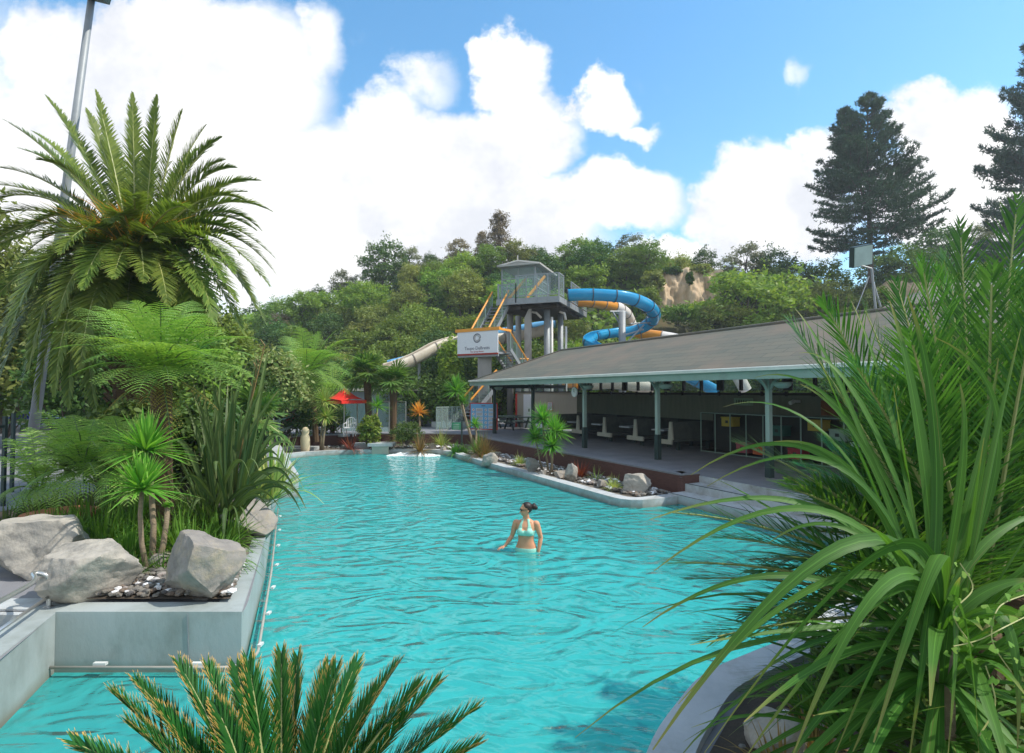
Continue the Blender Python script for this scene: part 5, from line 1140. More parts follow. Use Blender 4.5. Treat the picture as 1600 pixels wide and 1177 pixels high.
# small bushes along the cliff top
for i, (px, ty) in enumerate(((1032, 404), (1046, 408), (1060, 402), (1078, 412))): skyline(4 if i % 2 else 5, px, 77 + i, ty, ['tuft of scrub on the left rim of the tan bank', 'low bush on the rim of the tan bank', 'small pointed bush on the rim of the tan bank', 'bush at the right rim of the tan bank'][i], .7)
# the slope
reseed(21)
cnt = 0
for Y in np.arange(50, 88, 4.2):
    wpx = 4.3 / Y * F * 1.0
    for px in np.arange(330, 1560, wpx):
        p_ = px + rnd.uniform(-.4, .4) * wpx; y = Y + rnd.uniform(-1.8, 1.8); x = (p_ - CX) / F * y
        if 1015 < p_ < 1145 and 62 < y < 80: continue
        if 1385 < p_ < 1470 and 60 < y < 78: continue
        if 925 < p_ < 1005 and 56 < y < 74: continue
        u = mnoise.noise(Vector((x * .09, y * .09, 0))) + rnd.uniform(-.35, .35)
        k = 3 if u < -.36 else 0 if u < -.02 else 1 if u < .16 else 2 if u < .34 else 5
        if rnd.random() < .10: k = rnd.choice((4, 6, 7, 2))
        s = rnd.uniform(.55, .92) if k < 4 or k > 5 else rnd.uniform(.8, 1.25)
        if p_ > 1150 and y < 60: s *= .8
        if Y > 78: s *= .7
        plant(k, x, y, (s * 1.1, s * 1.1, s)); cnt += 1
        if cnt > 285: break
# trees filling the flat ground behind the pool on the left and behind the tower
low = [(3, 395, 40, 3.6), (0, 350, 38, 5.6), (3, 300, 36, 5.0), (0, 250, 34, 6.0), (3, 200, 36, 5.8), (3, 60, 33, 8.0), (0, 10, 30, 9.0), (3, -60, 32, 9.5), (2, 130, 38, 6.0)]
lab = ['dark tree just behind the wooden ramp', 'leafy tree behind the left planter palms', 'dark tree behind the tree fern', 'green tree behind the big palm trunk', 'dark tree behind the tall palm', 'tall dark tree at the left behind the lamp post', 'tall green tree at the left edge', 'dark tree at the far left border', 'bright tree glimpsed under the palm fronds']
for (k, px, Y, h), lb in zip(low, lab):
    s = h / HTS[k]; x, y = atpx(px, Y); plant(k, x, y, s, lb, z=.5)
und = [(3, 470, 42, 5.4, 'dark tree behind the palms beside the red umbrella'), (3, 520, 43, 5.0, 'shaded tree left of the cream slide end'), (0, 575, 45, 5.6, 'green tree under the left end of the cream slide'), (3, 625, 43, 4.4, 'dark tree beneath the cream slide mouth'), (3, 665, 44, 5.6, 'dense dark tree beneath the cream tube'),
       (3, 700, 42, 5.6, 'dark tree beside the stair tower pier'), (3, 690, 48, 7.0, 'dark tree behind the cream tube'), (0, 735, 46, 6.6, 'green tree behind the stair landing'), (3, 780, 48, 7.0, 'dark tree between the tower columns'), (0, 840, 47, 6.6, 'green tree behind the tower columns'),
       (2, 900, 46, 6.4, 'bright tree right of the tower columns'), (0, 945, 50, 6.8, 'green tree inside the blue slide loop'), (2, 1035, 50, 6.4, 'bright tree right of the blue slide loop'), (0, 1090, 48, 6.0, 'green tree over the pavilion ridge'), (0, 1150, 48, 6.2, 'mid-green tree over the pavilion ridge'), (3, 1200, 50, 7.6, 'dark tree over the pavilion roof'),
       (2, 1290, 42, 6.9, 'sunlit bright tree right behind the pavilion ridge'), (2, 1345, 40, 6.7, 'bright tree beside the roof floodlight'), (2, 1240, 46, 6.8, 'yellow-green tree behind the roof'), (0, 1400, 44, 8.2, 'tree above the higher roof wing'), (1, 1450, 46, 8.8, 'olive tree above the higher roof wing'), (1, 1520, 44, 8.6, 'olive tree behind the right palm'), (0, 1590, 44, 9.5, 'tall green tree at the right border')]
for k, px, Y, h, lb in und:
    x, y = atpx(px, Y); plant(k, x, y, h / HTS[k], lb, z=.4)
# undergrowth as one mass
reseed(9); g = MB(); n = 26000
yy = rng.uniform(47, 90, n); pxx = rng.uniform(300, 1600, n); c = np.array([((p - CX) / F * y, y, hill((p - CX) / F * y, y) + rnd.uniform(0, .7)) for p, y in zip(pxx, yy)])
keep = ~(((pxx > 1020) & (pxx < 1140) & (yy > 60) & (yy < 74)) | ((pxx > 1385) & (pxx < 1470) & (yy > 58) & (yy < 72)))
leafcloud(g, c[keep], .75, .5, .6); struct('undergrowth', g, M['folmid'], kind='stuff', label='dense low undergrowth between the hillside trees')
# pines
pn = make_pine('pine_tree', 'big dark double-topped pine standing alone above the right end of the roof', 22, 17.5, 31, twin=-2.6, whorls=36)
x, y = atpx(1364, 68); zb = P(1372, 430, 68).z; zt = P(1372, 150, 68).z; s = (zt - zb) / 22; pn.location = (x, y, zb); pn.scale = (s * 1.04, s * 1.04, s)
pn2 = make_pine('pine_tree', 'huge pine cut off by the right edge of the photo', 22, 15, 77, whorls=34)
x, y = atpx(1650, 66); zt = P(1650, 30, 66).z; zb = P(1650, 470, 66).z; s = (zt - zb) / 22; pn2.location = (x, y, zb); pn2.scale = (s * .84, s * .84, s)

# ------------------------------------------------------------------ helper for feather palms and ferns with hand-placed fronds
def fparts(root, specs, mk, leaf, stem, nm='frond'):
    for sp in specs:
        lf, st = MB(), MB(); mk(lf, st, *sp); build(nm, lf.merge(st, 1), [leaf, stem], root)
# ---- tall palm on the left
reseed(3)
pc = P(213, 405, 12.0); pal = thing('date_palm', 'tall date palm with a huge crown of arching fronds at the left', 'palm', (pc.x, 12, .6))
g = MB(); g.tube([(pc.x - .15, 12.1, .3), (pc.x - .05, 12, 2), (pc.x, 12, pc.z - .6), (pc.x, 12, pc.z - .1)], [.38, .34, .36, .42], 14); 
for i in range(150):
    a = i * 2.4; z = .8 + (pc.z - 1.2) * i / 150; r_ = .35 + .1 * (i / 150); d = Vector((math.cos(a), math.sin(a), 0)); q = Vector((pc.x - .05, 12, z)) + d * r_; g.bar(q, q + d * .13 + Vector((0, 0, .15)), .13, .04, up=d)
build('trunk', g, M['fibre'], pal)
g = MB(); g.lathe((pc.x, 12, pc.z - 1.35), [(.30, 0), (.52, .35), (.62, .8), (.52, 1.3), (.3, 1.6), (.05, 1.75)], 16); build('crown_heart', g, M['fibre'], pal, True)
g = MB()
for i in range(620):
    a = rnd.uniform(0, 6.28); z = rnd.uniform(-.5, .5); d = Vector((math.cos(a), math.sin(a), 0)); q = Vector((pc.x, 12, pc.z + .1 + z)) + d * .45; e = q + d * rnd.uniform(.4, 1.4) + Vector((rnd.uniform(-.2, .2), rnd.uniform(-.2, .2), rnd.uniform(-.2, .5))); pts = bez(q, q.lerp(e, .5) + Vector((0, 0, .2)), e, 4); blade(g, q, q.lerp(e, .5) + Vector((0, 0, .2)), e, .03, 4, 0)
build('fruit_stalks', g, M['orangefibre'], pal)
def date(lf, st, px, py, Y, by, bulge, hang=0.0):
    tip = P(px, py, Y); a = math.atan2(tip.y - 12, tip.x - pc.x); c = Vector((pc.x + .28 * math.cos(a), 12 + .28 * math.sin(a), pc.z + by)); m = c.lerp(tip, .48) + Vector((0, 0, bulge)) + Vector((math.cos(a), math.sin(a), 0)) * hang
    L_ = (tip - c).length; hi = tip.z > pc.z + .3; frond(lf, st, c, m, tip, int(72 + L_ * 12), .40 if hi else .52, .036 if hi else .042, ang=(60, 24) if hi else (68, 28), vee=30 if hi else 22, droop=.10, start=.12, r=.028)
DT = [(5, 187, 11.5, .3, .7), (72, 150, 12.5, .4, .5), (150, 142, 12.5, .5, .2), (207, 146, 13, .5, .15), (245, 150, 12.6, .5, .2), (285, 172, 12.2, .4, .4), (322, 196, 12.6, .4, .6), (135, 170, 13.6, .4, .4), (50, 205, 13.6, .3, .7), (310, 232, 14, .3, .6),
      (405, 282, 11.8, .2, .9), (424, 330, 12.4, .15, 1.2), (428, 402, 12, .05, 1.5), (420, 445, 11.2, .0, 1.6), (385, 300, 13.5, .2, .8), (378, 368, 11.5, .05, .9), (415, 505, 12.2, -.1, 1.9), (370, 470, 10.6, -.1, 1.3), (308, 460, 10.0, -.15, .9, .4), (345, 505, 12.5, -.2, 1.2),
      (0, 262, 11.5, .2, .8), (-40, 290, 12, .15, 1.0), (-30, 345, 11.5, .1, 1.1), (10, 300, 13, .2, .8), (-60, 420, 12, 0, 1.5), (0, 560, 11, -.1, 2.0, .3), (35, 600, 10.6, -.2, 1.9, .3), (20, 500, 10.2, -.1, 1.5, .4), (88, 500, 9.8, -.1, 1.0, .5), (62, 540, 10.8, -.25, 1.3, .4),
      (178, 434, 9.6, .0, .6, .3), (262, 476, 9.7, -.1, .9, .5), (248, 378, 9.9, .1, .6, .1), (172, 348, 10.1, .2, .8, 0), (108, 636, 10.3, -.3, 1.0, .9), (140, 560, 10, -.3, .6, .6), (196, 520, 10.2, -.35, .5, .6), (230, 560, 10.4, -.4, .6, .7), (290, 560, 10.8, -.4, .9, .9), (60, 640, 11.4, -.4, 1.3, .7),
      (150, 640, 11, -.5, .7, 1.0), (330, 560, 13, -.4, 1.2, .5), (205, 310, 9.5, .35, .8, 0), (95, 395, 9.6, .1, .9, .3), (20, 420, 10.4, .05, 1.2, .2), (300, 330, 10.2, .15, .8, .2), (330, 400, 10.6, 0, 1.0, .3), (200, 600, 12.8, -.5, .8, .9), (-20, 480, 13, 0, 1.5), (170, 210, 14, .4, .4), (380, 520, 11.4, -.2, 1.7, .1), (350, 440, 10.2, 0, 1.2, .3), (-10, 620, 10.2, -.2, 2.0, .3), (130, 450, 9.7, 0, .9, .4), (45, 465, 10, 0, 1.2, .4), (225, 440, 9.5, 0, .7, .3), (320, 520, 10.1, -.2, 1.0, .6), (160, 500, 10, -.2, .7, .5), (395, 470, 13.4, 0, 1.5, .2), (350, 250, 12.6, .3, .8), (28, 232, 12.4, .3, .9), (-20, 318, 11.2, .15, 1.2, .2), (60, 250, 11, .3, .9), (368, 262, 12.4, .25, 1.0), (392, 318, 11.4, .15, 1.2, .1), (408, 360, 12.8, .1, 1.4, .2), (30, 380, 10.6, .1, 1.3, .3), (345, 215, 12.2, .35, .8), (15, 520, 9.8, -.05, 1.5, .5), (45, 575, 9.9, -.1, 1.5, .6), (85, 615, 10, -.2, 1.4, .7), (125, 575, 9.7, -.1, 1.0, .7), (-10, 575, 10.2, -.05, 1.8, .5), (335, 505, 10, -.1, 1.3, .7), (365, 425, 10.6, 0, 1.2, .4), (300, 545, 9.9, -.2, 1.1, .8), (400, 480, 11.4, -.05, 1.6, .3), (432, 430, 12.6, 0, 1.6, .2), (-30, 390, 11, .1, 1.2, .2), (400, 360, 13, .1, 1.2), (240, 230, 14.3, .4, .5)]
fparts(pal, DT, date, M['phoenix'], M['rachis'])
# ---- tree fern
def mkfern(root, fc, specs, n=24, ll=.42, leaf='fern', r=.014, droop=.3, sub=10, rad=.10, bul=.4):
    for sp in specs:
        px, py, Y = sp[:3]; b = sp[3] if len(sp) > 3 else bul; lm = sp[4] if len(sp) > 4 else leaf
        lf, st = MB(), MB(); tip = P(px, py, Y); d = (tip - fc); d.z = 0; dn = d.normalized() if d.length > .01 else Vector((0, -1, 0)); c = fc + dn * rad
        m = c.lerp(tip, .42) + Vector((0, 0, b)); fernfrond(lf, st, c, m, tip, n, ll, sub, droop, .1, r); build('frond', lf.merge(st, 1), [M[lm], M['fernstem']], root)
reseed(4); fc = P(252, 590, 8.6); tf = thing('tree_fern', 'big bright green tree fern spreading in front of the tall palm', 'tree fern', (fc.x, 8.6, .66))
g = MB(); g.tube([(fc.x + .1, 8.65, .4), (fc.x + .05, 8.6, 1.4), (fc.x, 8.6, fc.z)], [.17, .14, .15], 10); build('trunk', g, M['fibre'], tf)
FS = [(95, 500, 8.2, .55), (88, 545, 8.5, .5), (105, 590, 8, .45), (150, 478, 8.6, .5), (178, 482, 7.7, .45), (212, 470, 8.2, .4), (250, 472, 7.5, .4), (287, 484, 8.8, .4), (318, 492, 7.9, .45), (350, 512, 8.3, .5), (380, 528, 8.9, .5), (402, 560, 8.2, .55), (396, 592, 7.7, .5), (372, 610, 7.4, .4), (330, 560, 7.0, .5), (285, 545, 6.9, .5), (230, 540, 6.8, .5), (180, 545, 7.0, .5), (130, 530, 7.4, .5),
      (405, 530, 9.3, .55), (300, 470, 9.6, .5), (195, 468, 9.7, .5), (120, 480, 9.4, .5), (160, 600, 7.1, .35), (215, 615, 6.9, .35), (355, 620, 9.2, .4), (75, 520, 9.2, .5), (140, 565, 7.6, .5), (345, 585, 7.2, .5), (265, 600, 6.9, .4)]
mkfern(tf, fc, FS, 21, .44)
mkfern(tf, fc, [(165, 645, 7.6, .15), (225, 635, 7.5, .15), (268, 690, 7.8, .1), (340, 640, 8.2, .15)], 16, .22, 'fernold', droop=.8)
# ---- low ferns at left
reseed(6); fc = P(130, 735, 8.4); lo = thing('ground_fern', 'low bright fern hanging over the round brick planter', 'fern', (fc.x, 8.4, .66))
mkfern(lo, fc, [(18, 748, 8.0), (22, 700, 8.2), (45, 672, 8.4), (78, 655, 8.6), (112, 648, 8.8), (150, 655, 9), (28, 775, 7.8, .3), (55, 790, 7.6, .25), (90, 795, 7.5, .2), (180, 680, 8.6), (190, 720, 8.2), (100, 700, 7.6, .5), (150, 700, 7.5, .5), (60, 730, 7.5, .4), (130, 780, 7.4, .25), (170, 760, 7.6, .3), (10, 725, 8.8), (60, 640, 9.2), (70, 690, 7.8, .4), (120, 675, 7.9, .45), (40, 720, 7.9, .35), (150, 745, 7.3, .3)], 19, .27, rad=.05)
reseed(16); fc = P(62, 765, 9.3); lo2 = thing('ground_fern', 'second low bright fern further left, spilling over the brick rim', 'fern', (fc.x, 9.3, .66))
mkfern(lo2, fc, [(-30, 760, 9), (-20, 715, 9.2), (10, 685, 9.3), (45, 668, 9.5), (85, 672, 9.6), (120, 700, 9.4), (-10, 790, 8.8, .3), (30, 800, 8.7, .25), (75, 800, 8.6, .25), (110, 780, 8.9, .3), (40, 730, 8.8, .4), (85, 735, 8.8, .4)], 19, .27, rad=.05)
reseed(17); fc = P(195, 735, 8.0); lo3 = thing('ground_fern', 'bright fern just left of the yucca heads', 'fern', (fc.x, 8.0, .66))
mkfern(lo3, fc, [(120, 700, 7.9), (140, 665, 8.1), (175, 650, 8.2), (215, 655, 8.3), (130, 745, 7.8), (150, 785, 7.7, .25), (190, 700, 7.4, .4), (250, 690, 8.2), (170, 720, 7.4, .4), (200, 790, 7.6, .25)], 19, .25, rad=.05)
# ---- fan/tree fern in the middle distance, left of the red umbrella
reseed(8); fc = P(480, 585, 27); t2 = thing('tree_fern', 'tree fern with umbrella crown left of the red parasol', 'tree fern', (fc.x, 27, .6))
g = MB(); g.tube([(fc.x + .4, 27.2, .4), (fc.x + .3, 27.1, 2.4), (fc.x, 27, fc.z)], [.16, .13, .14], 8); build('trunk', g, M['fibre'], t2)
mkfern(t2, fc, [(432, 560, 27, 1.0), (448, 575, 26, .9), (446, 525, 28, .9), (470, 512, 26.5, .7), (500, 518, 27, .7), (528, 515, 27.5, .8), (552, 530, 27, 1.0), (562, 562, 26, 1.2), (548, 590, 25.5, 1.0), (510, 600, 25, .8), (535, 560, 28.5, 1), (478, 545, 24.8, .9), (520, 548, 25, .9), (455, 600, 25.5, .7), (565, 545, 28, 1.1), (430, 540, 28.5, .9), (500, 640, 25.8, .5), (545, 618, 26.2, .6)], 22, .85, r=.03, sub=8, rad=.12)
fc = P(520, 620, 30); t3 = thing('tree_fern', 'lower tree fern directly behind the red parasol', 'tree fern', (fc.x, 30, .6)); g = MB(); g.tube([(fc.x, 30, .4), (fc.x, 30, fc.z)], [.14, .13], 8); build('trunk', g, M['fibre'], t3)
mkfern(t3, fc, [(470, 600, 30, .9), (490, 575, 30, .8), (520, 566, 30.5, .7), (555, 572, 30, .8), (575, 590, 30, .9), (580, 615, 29, .8), (540, 600, 28, .8), (500, 600, 28, .8)], 18, .7, r=.03, sub=7)
# ---- two fan palms in the middle
def fanpalm(name, label, px, py, Y, n, r, leanpx=0, seed=0, leaf='fanleaf'):
    reseed(seed); c = P(px, py, Y); root = thing(name, label, 'palm', (c.x, Y, .6)); b = P(px + leanpx, py, Y)
    g = MB(); g.tube([(b.x, Y, .3), (b.x * .6 + c.x * .4, Y, c.z * .5), (c.x, Y, c.z - .2), (c.x, Y, c.z)], [.17, .17, .2, .15], 10); build('trunk', g, M['fibre'], root)
    for i in range(n):
        az = i * 2.4 + rnd.uniform(-.2, .2); el = R(rnd.uniform(-35, 75)) if i > 5 else R(rnd.uniform(50, 85)); d = Vector((math.cos(az) * math.cos(el), math.sin(az) * math.cos(el), math.sin(el))); pl = r * rnd.uniform(.75, 1.05)
        q = c + d * pl; lf, st = MB(), MB(); fanleaf(lf, q, (d + Vector((0, 0, -.35))).normalized(), r * rnd.uniform(.85, 1.1), 20); st.tube([c, c.lerp(q, .5) + Vector((0, 0, .06)), q], [.025, .018, .015], 4, cap=False)
        build('fan_leaf', lf.merge(st, 1), [M[leaf], M['rachis']], root)
    return root
fanpalm('fan_palm', 'fan palm with round leaves right of the red parasol, dark trunk', 574, 588, 28.5, 26, .80, 4, 12)
fanpalm('fan_palm', 'fan palm with thick hairy trunk between parasol and orange cordyline', 615, 600, 27.8, 24, .74, 0, 13)
# ---- cordylines and yuccas: heads of blades on bare stems
def cordyline(label, stems, leaf, cat='cordyline', name='cordyline', w=.045, seed=1, el=(-30, 88), bark='palebark', n=90, droop=.15, k=5):
    reseed(seed); bx = stems[0]; root = thing(name, label, cat, bx[0])
    for (b, c, rad, sr) in stems:
        b, c = Vector(b), Vector(c); g = MB(); pts = [b, b.lerp(c, .35) + Vector((rnd.uniform(-.05, .05), 0, 0)), b.lerp(c, .7) + Vector((rnd.uniform(-.05, .05), 0, 0)), c]; g.tube(pts, [sr * 1.15, sr, sr * .9, sr * .85], 8); build('stem', g, M[bark], root, True)
        lf = MB(); rosette(lf, c, n, rad, w, el, droop, k, .3, .15, base_r=.02); build('head', lf, M[leaf], root)
    return root
def B(px, Y, z=.12):
    p = P(px, 600, Y); return Vector((p.x, Y, z))
cordyline('spiky green yucca head on two thin stems in the left planter front', [(B(243, 7.0, .66), P(228, 705, 7.1), .52, .035), (B(235, 6.8, .66), P(222, 765, 6.75), .46, .03), (B(250, 7.0, .66), P(262, 790, 7.1), .05, .035)], 'cordy', 'yucca', 'yucca', .046, 2, n=150, el=(-15, 85))
cordyline('yellow-green double-headed cordyline beside the carved stone', [(B(502, 25.5), P(507, 628, 25.5), .72, .05), (B(505, 25.4), P(509, 652, 25.3), .68, .05)], 'cordyyellow', w=.07, seed=3, n=110)
cordyline('small green cordyline between the two fan palms', [(B(588, 26.5, .3), P(590, 636, 26.5), .62, .06)], 'cordy', w=.06, seed=4)
cordyline('orange-leaved cordyline behind the round shrub', [(B(655, 26.6, .4), P(655, 646, 26.6), .58, .05)], 'orangeleaf', w=.07, seed=5, n=90, el=(-10, 85))
cordyline('tall leaning cordyline with green head left of the stair foot', [(B(742, 25.8, .1), P(713, 612, 26.5), .85, .06), (B(742, 25.8, .1), P(722, 628, 26.3), .35, .04)], 'cordy', w=.06, seed=6, n=130, el=(-20, 88))
cordyline('bushy green cordyline clump against the second post', [(B(857, 18.6), P(848, 655, 18.8), .6, .035), (B(860, 18.6), P(868, 675, 18.5), .62, .035), (B(862, 18.4), P(862, 697, 18.1), .55, .035), (B(850, 18.6), P(836, 685, 18.9), .5, .03)], 'cordy', w=.055, seed=7, n=150, el=(-30, 85))
cordyline('dark green cordyline in front of the blue rules board', [(B(745, 24.0), P(742, 664, 24.2), .42, .05)], 'cordy', w=.06, seed=8, n=70)
def clump(label, c, n, ln, w, leaf, name='grass_clump', cat='plant', el=(15, 85), droop=.5, seed=1, k=6, br=.06, fold=.25, lj=.25):
    reseed(seed); root = MB(); rosette(root, c, n, ln, w, el, droop, k, fold, lj, base_r=br); return solo(name, root, M[leaf], label, cat)
clump('dark red flax at the foot of the white chair', B(549, 25.4, .15), 70, .75, .05, 'redleaf', 'flax', seed=11, el=(10, 80))
clump('bronze spiky flax in front of the orange cordyline', B(657, 24.9, .15), 110, .75, .05, 'bronzeleaf', 'flax', seed=12, el=(0, 85), droop=.2)
clump('round mound of olive grass left of the first rock', B(757, 22.6), 420, .95, .022, 'bronzeleaf', seed=13, el=(15, 85), droop=.65)
clump('green grass over that olive mound', B(749, 22.9), 300, .95, .022, 'grass', seed=14, el=(15, 88), droop=.6)
clump('small yellow-green grass tuft near the corner boulder', B(958, 15.4), 130, .38, .02, 'cordyyellow', seed=15)
clump('dry grass tuft between two posts on the bed', B(812, 20.5), 120, .45, .02, 'cordyyellow', seed=16)
clump('purple-red spiky plant behind the pointed rock', B(907, 17.4), 120, .55, .028, 'redleaf', seed=17, el=(20, 88), droop=.2)
clump('low green plant behind the waterside stones at the bend', B(712, 24.3), 90, .5, .05, 'cordy', seed=18)
clump('small green plant by the bend, left of the green sign', B(724, 24.5), 90, .45, .04, 'grass', seed=19)
clump('yellowish strap plant right of the round shrub', B(690, 26.2, .3), 120, .9, .03, 'cordyyellow', seed=20)
clump('yellowish strap plant behind the round shrub', B(628, 26.8, .4), 120, 1.0, .035, 'cordyyellow', seed=21)
clump('spiky grass leaning by the second rock', B(930, 16.9), 40, .4, .02, 'cordyyellow', seed=22)
def bush(name, label, c, r, n, size, leaf, cat='shrub', seed=1, lobes=9):
    reseed(seed); c = Vector(c); lf, st = MB(), MB(); root = thing(name, label, cat, (c.x, c.y, c.z - r[2]))
    for i in range(lobes):
        az = i * 2.4; zz = 1 - 2 * (i + .5) / lobes; rr = math.sqrt(1 - zz * zz); q = c + Vector((math.cos(az) * rr * r[0] * .6, math.sin(az) * rr * r[1] * .6, zz * r[2] * .6)); k = rnd.uniform(.38, .55)
        p, d = lobe_pts(q, (r[0] * k, r[1] * k, r[2] * k), n // lobes, .5, .6); leafcloud(lf, p, size, .5, .5, d * .7); limb(st, (c.x, c.y, c.z - r[2]), q, .03, .012)
    build('foliage', lf, M[leaf], root); build('stem', st, M['bark'], root); return root
bush('shrub', 'leafy bright green shrub left of the waterfall block', P(578, 672, 25.8), (.62, .5, .85), 2600, .13, 'folbright', seed=31)
bush('shrub', 'dark clipped round shrub with a white flower beside the waterfall', P(636, 676, 25.6), (.85, .7, .58), 4200, .07, 'foldark', seed=32)
bush('variegated_tree', 'pale cream-green variegated tree spreading left of the tree fern', P(428, 600, 24), (1.45, 1.2, 1.5), 9000, .17, 'folpale', 'tree', seed=33, lobes=22)
bush('variegated_tree', 'lower cream-green bush right of the ramp head', P(455, 620, 25.5), (1.1, .9, .9), 4200, .15, 'folpale', 'tree', seed=34, lobes=12)
bush('shrub', 'dark shrub under the variegated tree behind the ramp', P(440, 652, 27), (2.2, 1.0, 1.1), 5200, .14, 'foldark', seed=35, lobes=14)
bush('shrub', 'dark hedge behind the carved stone', P(500, 655, 30), (2.0, .8, 1.1), 4200, .14, 'foldark', seed=36, lobes=12)
bush('shrub', 'green shrub by the far glass pool fence', P(700, 625, 36), (2.0, 1.0, 1.4), 4200, .2, 'folmid', seed=37, lobes=12)
bush('shrub', 'dark shrub behind the orange cordyline', P(655, 630, 36), (2.6, 1.2, 1.9), 5200, .2, 'foldark', seed=38, lobes=14)
bush('climber', 'column of bright climbing foliage left of the stair pier', P(703, 580, 37), (.9, .8, 2.6), 5000, .2, 'folbright', 'climber', seed=39, lobes=16)
# ---- flax at the right side of the planter
reseed(14); fl = MB(); fb = P(352, 800, 8.6); fb.z = .66
FL = [(318, 600, 8.6), (330, 590, 8.3), (345, 585, 8.8), (362, 590, 8.4), (372, 600, 8.9), (300, 610, 8.8), (385, 570, 8.8), (400, 560, 8.9), (412, 600, 8.5), (395, 620, 8.4), (310, 640, 8.2), (288, 625, 9), (352, 620, 8.1), (340, 610, 8.9), (425, 640, 8.6), (420, 540, 9.1), (378, 640, 8.2), (366, 612, 8.0), (325, 650, 8.1), (435, 610, 9.0), (405, 650, 8.3), (300, 590, 9.2), (336, 575, 9.1), (356, 600, 9.3)]
fx = thing('flax_bush', 'tall dark flax with upright sword leaves at the water side of the planter', 'flax', (fb.x, fb.y, .66))
for i, (a, b, Y) in enumerate(FL):
    q = P(a, b, Y); s = fb + Vector((rnd.uniform(-.28, .28), rnd.uniform(-.25, .25), 0)); blade(fl, s, s.lerp(q, .5) + Vector(((q.x - s.x) * -.25, 0, .15)), q, .085, 10, .5, taper=.65, wb=.8, up=(.3, -1, .2))
for a, b, Y, m in [(470, 800, 8.2, (430, 700)), (455, 780, 7.9, (415, 700)), (440, 800, 7.8, (400, 715)), (462, 770, 8.5, (425, 670)), (478, 795, 8.9, (440, 700)), (430, 760, 8.2, (400, 690)), (450, 745, 9, (420, 660)), (465, 755, 9.2, (430, 690)), (420, 795, 7.6, (395, 735)), (405, 735, 7.7, (385, 670)), (390, 745, 7.6, (372, 660)), (349, 865, 7.4, (352, 740)), (315, 715, 7.8, (318, 640)), (388, 832, 7.6, (378, 750)), (375, 850, 7.5, (372, 740)), (338, 748, 7.5, (330, 660)), (260, 700, 8.2, (290, 640)), (280, 760, 7.7, (300, 700)), (300, 800, 7.6, (315, 740)), (475, 765, 9.6, (440, 680)), (445, 690, 9, (415, 640)), (438, 720, 8.6, (410, 660)), (460, 700, 9.4, (425, 655)), (410, 780, 8, (390, 720))]:
    q = P(a, b, Y); s = fb + Vector((rnd.uniform(-.2, .2), rnd.uniform(-.2, .2), .05)); blade(fl, s, P(m[0], m[1], Y), q, .07, 12, .4, taper=.6, wb=.8, up=(.2, -1, .4))
rosette(fl, fb, 60, 1.5, .06, (45, 86), .35, 8, .4, .25, base_r=.2, taper=.6); build('leaves', fl, M['flax'], fx)
g = MB()
for px, py in ((414, 538), (404, 560)): g.tube([fb, P(385, 660, 8.6), P(px, py, 8.8)], [.015, .012, .008], 5)
for i in range(8): a = P(414 - i * 3, 540 + i * 9, 8.78); g.tube([a, a + Vector((rnd.uniform(-.12, .12), 0, .1))], .008, 4)
build('flower_stalk', g, M['bronzeleaf'], fx)
reseed(41); fl2 = MB(); fb2 = P(425, 735, 11.5); fb2.z = .66; rosette(fl2, fb2, 70, 1.2, .06, (25, 86), .5, 8, .4, .25, base_r=.15, taper=.6); solo('flax', fl2, M['cordyyellow'], 'paler flax clump behind the tall dark flax at the planter end', 'flax')
fc = P(395, 690, 15); fanpalm('fan_palm', 'low fan palm half hidden behind the flax', 405, 660, 14.5, 16, .6, 0, 44)
# ---- planter ground cover: strap clumps
specs = [(100, 812, 7.6, .45, 'broad strap clump just behind the largest boulder'), (160, 800, 7.8, .5, 'dark strap clump under the low fern'), (200, 830, 7.2, .42, 'strap clump behind the pale round boulder'), (270, 800, 7.7, .5, 'strap clump under the yucca'), (300, 835, 7.3, .42, 'strap clump behind the square boulder'), (335, 850, 7.0, .34, 'strap tuft by the right corner boulder'), (205, 790, 8.4, .5, 'dark strap clump behind the yucca stems'), (140, 770, 8.6, .5, 'strap clump between fern and flax'), (310, 780, 8.4, .5, 'strap clump at the foot of the flax'), (350, 820, 7.9, .4, 'strap clump at the wall side below the flax'), (75, 790, 8.0, .4, 'small strap clump beside the brick planter'), (235, 745, 9.2, .6, 'dark strap clump in the planter centre')]
for i, (px, py, Y, ln, lb) in enumerate(specs):
    c = P(px, py, Y); c.z = .68; clump(lb, c, 230, ln * 1.3, .028, 'grass', 'strap_plant', seed=50 + i, el=(15, 85), droop=.7, br=.14)
for i, (px, Y, lb) in enumerate(((212, 6.7, 'thin bright grass tuft at the yucca foot'), (190, 6.9, 'bright grass tuft left of the yucca foot'), (262, 6.9, 'bright grass tuft right of the yucca foot'), (345, 6.85, 'grass tuft right of the square boulder top'))):
    c = B(px, Y, .68); clump(lb, c, 120, .24, .012, 'flaxbright', seed=70 + i, droop=.5, br=.1)
reseed(99); g = MB()
for i in range(90):
    x = rnd.uniform(-8.5, -4.2); y = rnd.uniform(8.5, 14.5)
    if x > -3.4 - (y - 7) * .42: continue
    rosette(g, (x, y, .66), 40, .55, .03, (20, 85), .5, 5, .3, .3, base_r=.15)
struct('planter_groundcover', g, M['foldark'], kind='stuff', label='dark low ground cover filling the planter under ferns and flax')

